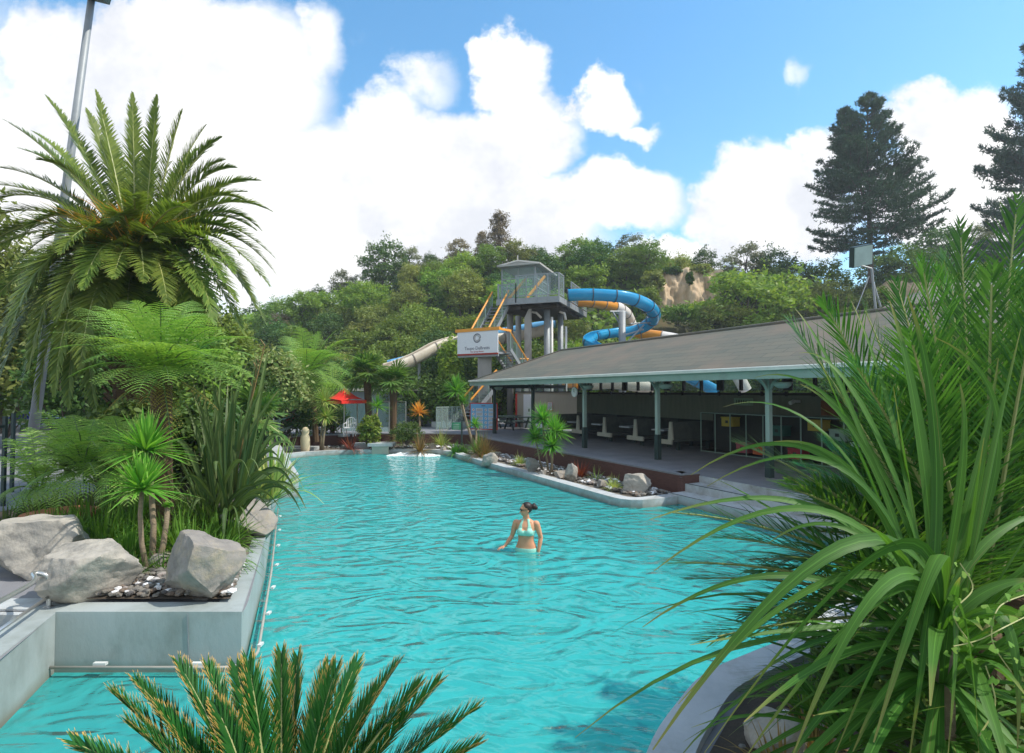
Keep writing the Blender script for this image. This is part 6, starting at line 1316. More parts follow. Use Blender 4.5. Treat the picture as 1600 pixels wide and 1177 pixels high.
# dark thicket behind the planter and along the path at the left
for i, (px, py, Y, r, n, sz, lf_, lb) in enumerate([
    (215, 690, 10.2, (.9, .6, .9), 5200, .12, 'foldark', 'dark bush behind the tree fern trunk'), (285, 700, 10.0, (.9, .6, .8), 5200, .12, 'foldark', 'dark bush between the tree fern and the tall flax'), (160, 700, 11.5, (1.0, .7, .9), 5200, .12, 'foldark', 'dark bush at the palm trunk foot'),
    (330, 690, 13.5, (1.3, .9, 1.1), 5200, .14, 'foldark', 'dark bush behind the tall flax'), (110, 600, 19, (1.8, 1.2, 2.2), 6500, .18, 'foldark', 'tall dark shrub behind the lamp post'), (200, 600, 20, (2.2, 1.2, 2.4), 6500, .2, 'foldark', 'tall dark shrub behind the palm trunk'),
    (300, 610, 20, (2.2, 1.2, 2.4), 6500, .2, 'folmid', 'tall green shrub behind the tree fern'), (375, 630, 21, (1.6, 1.2, 1.7), 5200, .18, 'foldark', 'dark shrub left of the variegated tree'), (15, 560, 22, (2.6, 1.4, 3.2), 7500, .22, 'folmid', 'tall hedge-like shrub at the left edge'), (60, 520, 24, (2.6, 1.4, 3.6), 7500, .22, 'foldark', 'tall dark shrub beside the lamp post'),
    (-40, 480, 20, (2.6, 1.4, 4.2), 7500, .22, 'fololive', 'tall olive shrub at the far left edge'), (150, 480, 26, (3.0, 1.6, 4.0), 7500, .24, 'foldark', 'big dark shrub filling the gap behind the palm'), (260, 500, 27, (3.0, 1.6, 3.6), 7500, .24, 'foldark', 'big dark shrub behind the palm trunk on the right'), (335, 560, 27, (2.4, 1.6, 2.6), 6500, .22, 'folmid', 'mid-green shrub at the right of the palm crown')]):
    bush('shrub', lb, P(px, py, Y), r, n, sz, lf_, seed=300 + i, lobes=14)
for i, (px, py, Y, r, lf_, lb) in enumerate([(1012, 470, 66, (1.8, 1.4, 1.8), 'folmid', 'bush against the left side of the tan bank'), (1022, 440, 68, (1.6, 1.2, 1.6), 'fololive', 'olive bush high on the left side of the tan bank'), (1150, 462, 66, (1.8, 1.4, 2.0), 'foldark', 'dark bush against the right side of the tan bank'), (1138, 436, 69, (1.6, 1.4, 1.3), 'folmid', 'bush high on the right side of the tan bank'), (1060, 492, 64, (2.6, 1.4, 1.4), 'folmid', 'bush at the foot of the tan bank'), (1105, 486, 63, (2.4, 1.4, 1.3), 'folbright', 'bright bush at the foot of the tan bank'),
    (1078, 436, 68.5, (.5, .4, .9), 'foldark', 'small dark shrub growing on the tan bank face'), (1050, 424, 71, (1.4, 1, .7), 'foldark', 'low scrub along the top of the tan bank'), (1095, 422, 71, (1.6, 1, .8), 'fololive', 'olive scrub along the top of the tan bank'),
    (1372, 470, 62, (1.6, 1.3, 1.7), 'folmid', 'bush left of the earth bank under the pine'), (1480, 465, 62, (2.2, 1.4, 2.2), 'fololive', 'bush right of the earth bank under the pine'), (1425, 440, 68, (2.6, 1.2, 1.2), 'folmid', 'scrub on top of the earth bank under the pine'), (1430, 500, 60, (2.6, 1.2, 1.3), 'folbright', 'bright bush at the foot of the earth bank'), (935, 470, 60, (1.2, 1, 1.3), 'foldark', 'dark bush beside the bare earth patch')]):
    bush('shrub', lb, P(px, py, Y), r, 2600, .3, lf_, seed=340 + i, lobes=9)
# ------------------------------------------------------------------ foreground plants
def mkfront(lf, st, tip, root, b, pairs=52, ll=.42, lw=.020, roll=0.0):
    t, r_ = P(*tip), P(*root); m = r_.lerp(t, .5) + Vector((0, 0, b)); frond(lf, st, r_, m, t, pairs, ll, lw, ang=(62, 24), vee=18, droop=.10, start=.12, r=.014, roll=roll)
reseed(61)
np1 = thing('feather_palm', 'big feathery palm spreading fronds over the pool at the lower right', 'palm', (P(1530, 1000, 3.1).x, 3.1, .66))
g = MB(); c = P(1530, 985, 3.1); g.tube([(c.x, 3.1, .5), (c.x, 3.1, 1.1), c], [.14, .12, .10], 10); build('trunk', g, M['fibre'], np1)
R0 = (1530, 985, 3.1)
NF = [((1028, 800, 3.1), .30), ((1045, 880, 2.9), .22), ((1152, 692, 3.3), .28), ((1075, 905, 3.3), .2), ((1100, 1000, 2.7), .15), ((1232, 500, 3.5), .2), ((1285, 470, 3.2), .2), ((1345, 470, 3.6), .15), ((1225, 760, 2.6), .25), ((1120, 840, 3.6), .25), ((1160, 960, 3.4), .2),
      ((1500, 350, 3.2), .1), ((1590, 310, 3.3), .1), ((1440, 405, 3.1), .1), ((1660, 380, 3.0), .2), ((1400, 440, 3.5), .1), ((1550, 420, 2.7), .1), ((1700, 520, 2.9), .2), ((1330, 560, 2.8), .2), ((1420, 520, 2.6), .15), ((1490, 480, 3.8), .1), ((1170, 1080, 2.8), .1), ((1300, 900, 2.3), .25), ((1620, 470, 2.6), .1), ((1380, 600, 3.9), .1)]
for tip, b in NF:
    lf, st = MB(), MB(); rr_ = (R0[0] + rnd.uniform(-12, 12), R0[1] + rnd.uniform(-12, 12), R0[2]); mkfront(lf, st, tip, rr_, b, 70, .42 + .06 * rnd.random(), .0125, roll=rnd.uniform(-.5, .5)); build('frond', lf.merge(st, 1), [M['nikau'], M['rachis']], np1)
reseed(62)
np2 = thing('feather_palm', 'darker feathery palm filling the right edge behind the big flax', 'palm', (P(1620, 1000, 4.2).x, 4.2, .66))
R1 = (1600, 930, 4.2); c = P(*R1); g = MB(); g.tube([(c.x, 4.2, .5), c], [.2, .18], 10); build('trunk', g, M['fibre'], np2)
for i in range(50):
    a = R(50 + 128 * ((i * .618) % 1)); rr_ = rnd.uniform(340, 580 if a < R(105) else 430) * (1.0 if a > R(100) else .95); tip = (R1[0] + rr_ * math.cos(a), R1[1] - rr_ * math.sin(a) * .98, 4.2 + rnd.uniform(-1.0, 1.0))
    lf, st = MB(), MB(); t, r_ = P(*tip), P(R1[0] + rnd.uniform(-15, 15), R1[1] + rnd.uniform(-15, 15), 4.2); m = r_.lerp(t, .5) + Vector((0, 0, rnd.uniform(.1, .35))); frond(lf, st, r_, m, t, 80, .50, .018, ang=(62, 24), vee=18, droop=.16, start=.1, r=.018, roll=rnd.uniform(-.4, .4)); build('frond', lf.merge(st, 1), [M['nikau'], M['rachis']], np2)
reseed(67)
np3 = thing('feather_palm', 'middle feathery palm with fine long leaflets rising behind the giant strap leaves', 'palm', (P(1475, 1000, 3.6).x, 3.6, .66))
c = P(1475, 980, 3.6); g = MB(); g.tube([(c.x, 3.6, .5), c], [.12, .10], 10); build('trunk', g, M['fibre'], np3)
for i in range(17):
    a = R(50 + 100 * ((i * .618) % 1)); rr_ = rnd.uniform(300, 470); tip = (1475 + rr_ * math.cos(a) * .8, 980 - rr_ * math.sin(a) * 1.05, 3.6 + rnd.uniform(-.9, .7))
    lf, st = MB(), MB(); t, r_ = P(*tip), P(1475 + rnd.uniform(-14, 14), 980 + rnd.uniform(-14, 14), 3.6); m = r_.lerp(t, .5) + Vector((0, 0, rnd.uniform(.05, .3))); frond(lf, st, r_, m, t, 80, .46, .011, ang=(50, 18), vee=20, droop=.12, start=.1, r=.012, roll=rnd.uniform(-.6, .6)); build('frond', lf.merge(st, 1), [M['nikau'], M['rachis']], np3)
# giant strap-leaved plant
reseed(63); gf = thing('strap_leaf_plant', 'giant strap-leaved plant with long broad bright green blades in the lower right foreground', 'flax', (P(1462, 960, 2.35).x, 2.35, .66))
S = (1462, 935, 2.35)
BL = [((1390, 470, 2.5), (1440, 700, 2.4), .10), ((1418, 462, 2.45), (1462, 700, 2.4), .085), ((1462, 528, 2.5), (1560, 690, 2.4), .05), ((1500, 600, 2.3), (1500, 760, 2.3), .06), ((1015, 812, 2.5), (1290, 800, 2.5), .07), ((1022, 892, 2.4), (1290, 800, 2.35), .065), ((1004, 980, 2.3), (1240, 900, 2.3), .055), ((1078, 1008, 2.2), (1290, 980, 2.3), .045),
      ((1020, 1172, 2.0), (1330, 850, 2.1), .10), ((1100, 1177, 1.95), (1400, 850, 2.1), .095), ((1365, 1160, 1.9), (1465, 870, 2.1), .10), ((1240, 1177, 1.9), (1400, 900, 2.0), .09), ((1130, 636, 2.8), (1300, 690, 2.5), .05), ((1080, 742, 2.7), (1300, 720, 2.5), .055), ((1105, 760, 2.6), (1320, 735, 2.4), .05), ((1242, 482, 2.8), (1330, 640, 2.6), .05), ((1248, 552, 2.7), (1350, 640, 2.5), .055),
      ((1250, 600, 2.6), (1360, 720, 2.5), .055), ((1330, 1000, 2.0), (1440, 900, 2.1), .06), ((1620, 905, 2.3), (1530, 930, 2.3), .09), ((1640, 800, 2.5), (1540, 850, 2.4), .07), ((1590, 1170, 2.0), (1560, 960, 2.1), .085), ((1530, 1190, 1.9), (1500, 950, 2.0), .08), ((1480, 1190, 1.9), (1490, 960, 2.1), .08), ((1650, 1050, 2.1), (1560, 950, 2.2), .08), ((1160, 1190, 2.1), (1380, 930, 2.2), .07), ((1060, 1100, 2.2), (1320, 900, 2.3), .06),
      ((1300, 1190, 2.1), (1420, 950, 2.2), .07), ((1420, 1190, 2.1), (1450, 960, 2.2), .08), ((1180, 590, 2.9), (1330, 660, 2.6), .045), ((1200, 850, 2.5), (1330, 830, 2.4), .05), ((1330, 470, 2.9), (1400, 680, 2.6), .05), ((1560, 560, 2.6), (1520, 760, 2.5), .06), ((1210, 690, 2.4), (1350, 760, 2.4), .05)]
lf = MB()
for i, (tip, mid, w) in enumerate(BL):
    s_ = P(S[0] + rnd.uniform(-22, 22), S[1] + 40 + rnd.uniform(0, 60), S[2] + rnd.uniform(-.08, .08)); m_ = P(*mid); t_ = P(*tip)
    ctrl = m_ * 2 - (s_ + t_) * .5            # the curve passes through mid
    blade(lf, s_, ctrl, t_, w * .56, 18, .22, up=(rnd.uniform(-.3, .3), -.6, .8), taper=.5, wb=.75)
rosette(lf, P(1475, 1010, 2.5), 46, 1.15, .055, (5, 85), .45, 10, .3, .25, base_r=.05, taper=.5)
build('blades', lf, M['flaxbright'], gf, True)
g = MB(); q = P(1475, 1010, 2.5); g.tube([(q.x, q.y, .5), q], [.045, .035], 10); build('stem', g, M['palebark'], gf)
lf = MB(); rosette(lf, P(1470, 1060, 2.45), 60, .95, .045, (-40, 60), .5, 10, .3, .25, base_r=.06, taper=.5); rosette(lf, P(1330, 1150, 2.7), 46, .62, .028, (0, 60), .6, 9, .3, .25, base_r=.06, taper=.5); rosette(lf, P(1480, 1150, 2.45), 50, .8, .04, (-50, 50), .5, 9, .3, .25, base_r=.05, taper=.5); build('lower_blades', lf, M['flaxbright'], gf, True)
# climber with heart leaves
reseed(64); cl = thing('climbing_vine', 'thin vine with small heart-shaped leaves at the right edge among the straps', 'vine', P(1540, 1000, 2.2))
g = MB(); lv = MB()
for pts in ([(1500, 880, 2.1), (1520, 920, 2.05), (1490, 960, 2.0), (1520, 1010, 2.0)], [(1600, 930, 2.1), (1560, 950, 2.05), (1550, 1000, 2.0), (1580, 1050, 2.0)], [(1490, 1010, 2.0), (1530, 1000, 2.0), (1570, 980, 2.0), (1610, 960, 2.1)], [(1540, 1040, 2.0), (1555, 1100, 1.95), (1530, 1150, 1.9)]):
    w = smooth([P(*p) for p in pts], 8); g.tube(w, .0025, 4)
    for p in w[::3]:
        p = p + Vector((rnd.uniform(-.05, .05), rnd.uniform(-.05, .05), rnd.uniform(-.05, .05))); a = rnd.uniform(0, 6.28); s = rnd.uniform(.009, .017); n = Vector((rnd.uniform(-.4, .4), -.9, rnd.uniform(0, .8))).normalized(); e = n.cross(Vector((math.cos(a), 0, math.sin(a)))).normalized(); h = e.cross(n)
        prof = [(0, -.1), (.5, .35), (1, .25), (1.1, -.25), (.6, -.9), (0, -1.5), (-.6, -.9), (-1.1, -.25), (-1, .25), (-.5, .35)]; lv.add([p + (e * x + h * y) * s for x, y in prof], [tuple(range(10))])
build('stem', g, M['rachis'], cl); build('leaves', lv, M['folbright'], cl)
# dark understorey at the lower right
for i, (px, py, Y, r, n, sz, lf_, lb) in enumerate([(1560, 1080, 3.6, (.7, .5, .5), 6500, .07, 'foldark', 'dark small-leaved shrub low at the right edge'), (1400, 1060, 4.2, (.7, .5, .35), 5000, .07, 'foldark', 'dark shrub behind the giant strap leaves'), (1500, 1120, 3.1, (.5, .35, .3), 5000, .06, 'foldark', 'dark groundcover shrub under the strap plant'), (1590, 900, 5.2, (.9, .6, .9), 6500, .09, 'foldark', 'dark shrub behind the right palm fronds'), (1480, 960, 5.6, (.9, .6, .6), 5500, .09, 'foldark', 'dark shrub between the palm and the pool border'), (1275, 985, 6.6, (.45, .4, .26), 3000, .05, 'fololive', 'olive tuft of shrub on the pool border by the frond tips'), (1360, 950, 6.4, (.8, .5, .45), 4500, .07, 'foldark', 'dark shrub on the pool border beneath the palm')]):
    bush('shrub', lb, P(px, py, Y), r, n, sz, lf_, seed=400 + i, lobes=11)
g = MB(); sheet(g, [(.9, 2.0)] + offset_path([POOL[i] for i in range(10, 3, -1)], .33) + [(9.2, 7.2), (14, 7.2), (14, 2.0)], [], .604); struct('right_planting_soil', g, M['soil'])
reseed(65); pts = [(rnd.uniform(1.15, 6), rnd.uniform(2.2, 6.2), .62) for _ in range(2600)]; pts = [p for p in pts if p[1] < 3.35 + (p[0] - 1.25) * .95 and p[1] < 6.2 and (p[0] > 1.35 or p[1] < 3.4)]
struct('right_bed_pebbles', pebbles('x', pts, .02, .05), m_peb, kind='stuff', label='stones scattered on the soil under the foreground palm')

for i, (x, y, ln, lb) in enumerate([(1.6, 3.25, .3, 'grass tuft nearest the camera on the right bed'), (2.1, 3.9, .32, 'grass tuft by the tan rock on the right bed'), (1.9, 3.5, .26, 'small dry tuft on the right bed'), (2.5, 4.2, .34, 'grass tuft behind the tan rock'), (1.5, 2.9, .3, 'grass tuft at the bottom edge of the right bed'), (3.0, 4.7, .36, 'grass tuft under the palm fronds')]):
    clump(lb, Vector((x, y, .61)), 110, ln, .016, 'grass' if i % 2 else 'bronzeleaf', 'grass_clump', seed=500 + i, el=(10, 85), droop=.7, br=.08)
rock('boulder', (1.72, 3.55, .68), (.42, .34, .26), 61, 'stone2', 'pale rock low at the bottom right beside the curb', .4)
rock('boulder', (1.40, 3.15, .66), (.28, .24, .18), 62, 'stone', 'small grey rock at the bottom right corner of the curb', 1.4)
# ---- cycad at the bottom
reseed(66); cc = P(440, 1390, 2.35); cy = thing('cycad', 'sago cycad with stiff dark fronds and brown tips at the bottom edge', 'cycad', (cc.x, 2.25, .6))
g = MB(); g.tube([(cc.x, 2.25, .5), (cc.x, 2.25, cc.z)], [.17, .15], 14); build('trunk', g, M['fibre'], cy)
CT = [(180, 1086, 2.5), (216, 1068, 2.7), (205, 1135, 2.3), (282, 1042, 2.7), (325, 1044, 2.9), (370, 1046, 2.75), (388, 1038, 2.6), (440, 1026, 2.8), (465, 1030, 3.0), (512, 1046, 2.9), (524, 1050, 2.7), (555, 1040, 3.0), (617, 1044, 2.9), (585, 1085, 2.6), (682, 1070, 2.8), (650, 1076, 2.6), (612, 1122, 2.3), (738, 1112, 2.6), (690, 1132, 2.4), (742, 1166, 2.6), (116, 1160, 2.6), (340, 1110, 2.45), (250, 1115, 2.5)]
for px, py, Y in CT:
    t = P(px, py, Y); d = t - cc; d.z = 0; r_ = cc + d.normalized() * .08; m = r_.lerp(t, .5) + Vector((0, 0, .10)) - d.normalized() * .05; lf, st = MB(), MB()
    frond(lf, st, r_, m, t, 100, .15, .0095, ang=(42, 20), vee=34, droop=-.02, start=.22, r=.009, prof=lambda s: np.clip(np.sin(np.pi * np.clip(.12 + .80 * s, 0, 1)), .3, 1) ** .5, roll=rnd.uniform(-.5, .5), jit=.04); build('frond', lf.merge(st, 1), [M['cycad'], M['rachis']], cy)

# ------------------------------------------------------------------ boulders
rock('boulder', (P(68, 858, 7.1).x, 7.1, .88), (1.25, .95, .86), 3, 'stone2', 'largest pale boulder at the left edge of the planter', .15)
rock('boulder', (P(147, 915, 6.1).x, 6.08, .90), (.94, .66, .68), 5, 'stone2', 'pale rounded boulder on the planter front by the handrail', .2)
rock('boulder', (P(318, 910, 6.1).x, 6.12, .92), (.86, .72, .84), 8, 'stone', 'squarish grey boulder on the planter front corner', .25)
rock('boulder', (P(388, 825, 8.9).x, 8.9, .86), (.9, 1.2, .85), 12, 'stone', 'grey boulder under the drooping flax at the wall side', .4)
rock('boulder', (P(250, 868, 7.0).x, 7.0, .74), (.3, .25, .2), 13, 'stone', 'small grey stone between the yucca and square boulder')
for i, (px, py, Y, s, lb) in enumerate([(765, 697, 20.8, (.75, .5, .55), 'smooth slanting rock beside the olive grass mound'), (831, 710, 18.6, (.55, .45, .62), 'upright grey rock left of the cordyline clump'), (893, 722, 16.9, (.42, .4, .68), 'pointed pale rock standing in the middle of the bed'), (995, 746, 15.0, (.78, .55, .62), 'large pale boulder near the curb corner'), (877, 722, 17.4, (.45, .35, .3), 'low grey rock beside the pointed one'), (846, 716, 18.0, (.35, .3, .22), 'small flat rock by the upright one'), (693, 688, 25.2, (.35, .3, .3), 'small grey rock under the bronze flax'), (742, 700, 22.6, (.5, .35, .25), 'low rock at the bend of the curb'), (940, 738, 15.9, (.4, .35, .25), 'low stone left of the grass tuft'), (720, 692, 24.6, (.6, .4, .22), 'flat stone at the far curb bend'), (676, 690, 26.0, (.4, .3, .4), 'grey stone post-like rock beside the bronze flax')]):
    p = P(px, py, Y); rock('boulder', (p.x, Y, .12 + s[2] * .36), s, 20 + i, 'stone2' if i in (2, 3, 0) else 'stone', lb, rnd.uniform(0, 3))
for i, (x, y, z, s, lb) in enumerate([(2.95, 4.3, .72, (.5, .36, .36), 'tan rock on the soil beside the near pool border'), (3.75, 5.1, .74, (.55, .4, .4), 'grey-tan rock under the frond tips at the pool border'), (3.4, 3.4, .66, (.4, .3, .2), 'low stone under the strap leaves'), (4.6, 5.8, .72, (.5, .4, .36), 'stone under the dark shrub on the border')]):
    rock('boulder', (x, y, z), s, 40 + i, 'stone2' if i < 2 else 'stone', lb, i)

# ------------------------------------------------------------------ small things
# lamp post
lp = thing('lamp_post', 'tall leaning grey lamp post with a boxy floodlight head behind the palm', 'lamp post', P(42, 690, 15))
b0 = P(44, 690, 15); b0.z = .55; t0 = P(143, -2, 13.2)
g = MB(); g.tube([b0, b0.lerp(t0, .5), t0], [.13, .105, .075], 14); build('pole', g, M['galv'], lp, True)
g = MB(); d = (t0 - b0).normalized(); g.obox(t0 + Vector((.16, -.1, .02)), (.24, 0, -.06), (0, .2, .03), (.02, 0, .08)); build('lamp_head', g, M['postdark'], lp)
g = MB(); q = P(40, 700, 15.0); g.tube([(b0.x, b0.y, .5), (b0.x, b0.y, .9)], .2, 14); build('base_sleeve', g, M['galv'], lp)
# red parasol
pr = thing('red_parasol', 'bright red square parasol open over the far deck', 'parasol', B(531, 28, FZ)); c = P(538, 612, 28)
ap = Vector((c.x, 28, P(538, 606, 28).z)); ez = P(538, 625, 28).z; rx = 32 / F * 28
g = MB(); cor = [Vector((c.x + dx * rx, 28 + dy * rx * .9, ez - .02)) for dx, dy in ((-1, -.35), (.15, -1), (1, .35), (-.15, 1))]
for i in range(4):
    a, b = cor[i], cor[(i + 1) % 4]; n = 7; rows = []
    for j in range(n):
        s = j / (n - 1); rows.append([tuple(ap.lerp(a.lerp(b, k / 6), s) - Vector((0, 0, .10 * math.sin(math.pi * s) + .07 * s * math.sin(math.pi * k / 6) * -1))) for k in range(7)])
    g.grid(np.array(rows))
    g.add([a, b, b - Vector((0, 0, .16)), a - Vector((0, 0, .16))], [(0, 1, 2, 3)])
build('canopy', g, M['redcloth'], pr, True)
g = MB(); g.tube([(c.x, 28, FZ), tuple(ap + Vector((0, 0, .08)))], .03, 8); build('pole', g, M['whitepipe'], pr); g = MB(); g.lathe((c.x, 28, FZ), [(.3, 0), (.3, .08), (.06, .12)], 18); build('base', g, M['conc'], pr)
for k in range(4):
    g = MB(); g.bar(ap - Vector((0, 0, .35)), ap.lerp(cor[k], .7) - Vector((0, 0, .1)), .02, .02); build('rib', g, M['whitepipe'], pr)
# white chair
ch = thing('white_chair', 'white slatted plastic garden chair under the red parasol', 'chair', B(547, 26.9, .69)); c = B(547, 26.9, .69)
g = MB(); g.box(c + Vector((0, 0, .43)), (.48, .45, .04), .2); build('seat', g, M['white'], ch)
g = MB()
for k in range(6): a = -.20 + k * .08; g.bar(c + Vector((a, .2, .45)), c + Vector((a * 1.15, .3, .80 + .10 * math.cos(a * 6))), .035, .015, up=(0, 1, 0))
g.tube([c + Vector((math.sin(a) * .26, .27, .62 + .30 * math.cos(a))) for a in np.linspace(-1.9, 1.9, 13)], .02, 6); build('backrest', g, M['white'], ch)
for sx in (-.21, .21):
    for sy in (-.19, .19): g = MB(); g.bar(c + Vector((sx * 1.1, sy * 1.1, 0)), c + Vector((sx, sy, .42)), .035, .035, up=(0, 1, 0)); build('leg', g, M['white'], ch)
    g = MB(); g.bar(c + Vector((sx * 1.15, -.2, .64)), c + Vector((sx * 1.1, .24, .66)), .05, .025); g.bar(c + Vector((sx * 1.15, -.18, .43)), c + Vector((sx * 1.15, -.18, .64)), .035, .035, up=(0, 1, 0)); build('armrest', g, M['white'], ch)
# carved stone
g = MB(); c = B(478, 24.9, .14); g.lathe(c, [(.18, 0), (.21, .2), (.22, .5), (.20, .72), (.15, .80), (.17, .9), (.17, 1.0), (.12, 1.1), (.02, 1.14)], 20, 1, .7)
v = np.concatenate(g.V); v += np.array([[mnoise.noise(Vector((p[0] * 6, p[1] * 6, p[2] * 5))) * .035, 0, mnoise.noise(Vector(p) * 5) * .02] for p in v]); g.V = [v]
solo('carved_stone', g, M['sandstone'], 'upright cream carved stone on the far pool edge', 'sculpture', smooth=True)
# ramp with handrail
rp = thing('wooden_ramp', 'low ramp bridge with grey timber handrail at the far left pool corner', 'ramp', P(440, 695, 25))
a0, a1 = P(398, 706, 23.8), P(466, 686, 27.5); a0.z = .35; a1.z = .72
g = MB(); dd2 = (a1 - a0); sdv = Vector((-dd2.y, dd2.x, 0)).normalized() * .6; g.bar(a0 + sdv, a1 + sdv, 1.2, .08); build('ramp_boards', g, pm('pinkish_boards', (.34, .24, .22), (.28, .2, .18), 6, .8), rp)
for sgn in (0,):
    for k in range(3):
        p = a0.lerp(a1, .08 + k * .44); g = MB(); g.bar(p + Vector((0, 0, -.3)), p + Vector((0, 0, .98)), .1, .1, up=(0, 1, 0)); build('handrail_post', g, M['postlight'], rp)
g = MB(); g.bar(a0 + Vector((0, 0, 1.0)), a1 + Vector((0, 0, 1.02)), .1, .06); build('handrail', g, M['postlight'], rp); g = MB(); g.bar(a0 + Vector((0, 0, .5)), a1 + Vector((0, 0, .5)), .05, .12); build('midrail', g, M['postlight'], rp)
g = MB(); c = P(464, 695, 25.3); g.box((c.x, 25.3, .32), (.55, .08, .14)); lb_ = thing('depth_sign', 'small white sign strip on the coping beside the carved stone', 'sign', (c.x, 25.3, .25)); build('plate', g, M['white'], lb_)
g = MB(); g.box((c.x - .05, 25.255, .32), (.3, .006, .03)); g.box((c.x + .17, 25.255, .32), (.08, .006, .04)); build('character', g, M['ink'], lb_)
g = MB(); c = P(464, 700, 25.6); g.box((c.x, 25.9, .2), (1.6, .8, .16)); solo('edge_slab', g, M['coping'], 'pale slab under the small white sign strip', 'slab')
# red thing hanging behind the ramp: a life jacket on a post
lj = thing('life_jacket', 'bright orange-red life vest hanging among the bushes behind the ramp', 'life vest', P(452, 650, 27)); c = P(452, 648, 27)
g = MB()
for s in (-1, 1): g.lathe((c.x + s * .12, 27, c.z - .35), [(.03, 0), (.12, .06), (.14, .35), (.12, .6), (.05, .72)], 12, 1, .6)
build('foam_panels', g, M['redcloth'], lj, True); g = MB()
for z in (-.15, .05): g.tube([(c.x + .28 * math.cos(a), 27 + .13 * math.sin(a), c.z + z) for a in np.linspace(0, 6.28, 20)], .014, 5)
build('strap', g, M['orange'], lj); g = MB(); g.tube([(c.x, 27.12, .5), (c.x, 27.12, c.z + .4)], .03, 6); build('hook_post', g, M['bark'], lj)
# waterfall block and foam
wf = thing('waterfall_spout', 'pale concrete spout block on the far curb pouring into the pool', 'spout', P(594, 700, 25.4)); c = P(594, 695, 25.35)
g = MB(); g.box((c.x, 25.75, .42), (1.15, .9, .14)); build('slab', g, M['coping'], wf); g = MB(); g.box((c.x, 25.7, .17), (.78, .7, .36)); build('block', g, M['cream'], wf)
for s in (-.42, .42): g = MB(); g.box((c.x + s, 25.45, .30), (.06, .1, .22)); build('bracket', g, M['black'], wf)
g = MB(); c2 = P(560, 692, 25.6); g.box((c2.x, 26.3, .27), (.8, .6, .3)); solo('stepping_slab', g, M['conc'], 'grey flat slab left of the waterfall spout', 'slab')
reseed(70); g = MB(); n, m = 70, 22; x0, x1 = P(600, 705, 24.9).x, P(692, 705, 24.9).x
A = []
for j in range(m):
    row = []
    for i in range(n):
        fx, fy = i / (n - 1), j / (m - 1); x = x0 + (x1 - x0) * fx; y = 24.35 + 1.0 * fy; e = math.sin(math.pi * fx) ** .6 * math.sin(math.pi * fy) ** .6
        row.append((x + rnd.uniform(-.02, .02), y + .15 * math.sin(fx * 5), -.05 + e * (.10 + .14 * abs(mnoise.noise(Vector((x * 3.5, y * 6, 1)))) + .06 * abs(mnoise.noise(Vector((x * 12, y * 14, 3)))))))
    A.append(row)
g.grid(np.array(A)); struct('foam', g, M['foam'], True, kind='stuff', label='white churning foam below the far curb')
# green sign, pool fence, glass fence
t = thing('rules_sign', 'small green sign with pale lines on a dark post by the far deck edge', 'sign', B(713, 26.4, FZ)); c = P(713, 666, 26.4)
g = MB(); g.box((c.x, 26.4, c.z), (.42, .03, .34)); build('board', g, M['greenpaint'], t)
for k in range(3): g = MB(); g.box((c.x, 26.38, c.z + .09 - k * .09), (.3, .006, .018)); build('text_line', g, M['pale'], t)
g = MB(); g.bar((c.x + .26, 26.45, FZ - .3), (c.x + .26, 26.45, c.z + .3), .08, .08, up=(0, 1, 0)); build('post', g, M['postdark'], t)
t = thing('rules_sign', 'green and white notice board low on the second post behind the cordyline', 'sign', L(-8.6, -.15, 1)); c = P(843, 680, 26.0)
g = MB(); g.box((c.x, 25.9, 1.12), (.42, .03, .56)); build('board', g, M['greenpaint'], t); g = MB(); g.box((c.x, 25.88, 1.27), (.38, .008, .2)); build('white_panel', g, M['white'], t)
def glassfence(label, x0, x1, y0, y1, z0, h, n, fm):
    t = thing('glass_fence', label, 'fence', (x0, y0, z0)); a, b = Vector((x0, y0, z0)), Vector((x1, y1, z0))
    for i in range(n + 1):
        q = a.lerp(b, i / n); g = MB(); g.bar(q, q + Vector((0, 0, h)), .06, .06, up=(0, 1, 0)); build('post', g, M[fm], t)
    for i in range(n):
        p, q = a.lerp(b, (i + .04) / n), a.lerp(b, (i + .96) / n); g = MB(); g.obox((p + q) / 2 + Vector((0, 0, h * .5)), (q - p) / 2, Vector((0, .005, 0)), (0, 0, h * .46)); build('pane', g, M['glass'], t)
    g = MB(); g.bar(a + Vector((0, 0, h)), b + Vector((0, 0, h)), .05, .05); build('top_rail', g, M[fm], t)
p0, p1 = P(534, 650, 31), P(634, 650, 30); glassfence('etched glass fence behind the red parasol and fan palms', p0.x, p1.x, 31, 30, FZ, 1.75, 4, 'steel')
p0, p1 = P(682, 650, 33), P(722, 650, 34); glassfence('pale green tubular pool fence left of the stair foot', p0.x, p1.x, 33, 34, FZ, 1.35, 5, 'postlight')
g = MB(); p0 = P(705, 660, 34.6); g.box((p0.x, 35.2, .78), (2.6, .5, .35)); solo('low_pool_wall', g, pm('pale_blue_render', (.40, .52, .58), (.5, .42, .3), 2, .7), 'low pale blue and tan wall behind the tubular fence', 'wall')
# building glimpsed behind the fan palms
hb = thing('changing_hut', 'low hut with pale roof edge glimpsed behind the fan palms', 'building', P(600, 640, 36)); g = MB(); a = P(540, 640, 36); b = P(648, 640, 36); g.prism([(a.x, 36), (b.x, 36), (b.x, 39), (a.x, 39)], .5, 2.9); build('wall', g, pm('grey_blue_cladding', (.28, .33, .34), (.22, .27, .28), 2, .7, stretch=(4, 4, .4)), hb)
g = MB(); g.prism([(a.x - .5, 35.4), (b.x + .6, 35.4), (b.x + .6, 39.5), (a.x - .5, 39.5)], 2.95, 3.12); build('roof', g, M['cream'], hb)
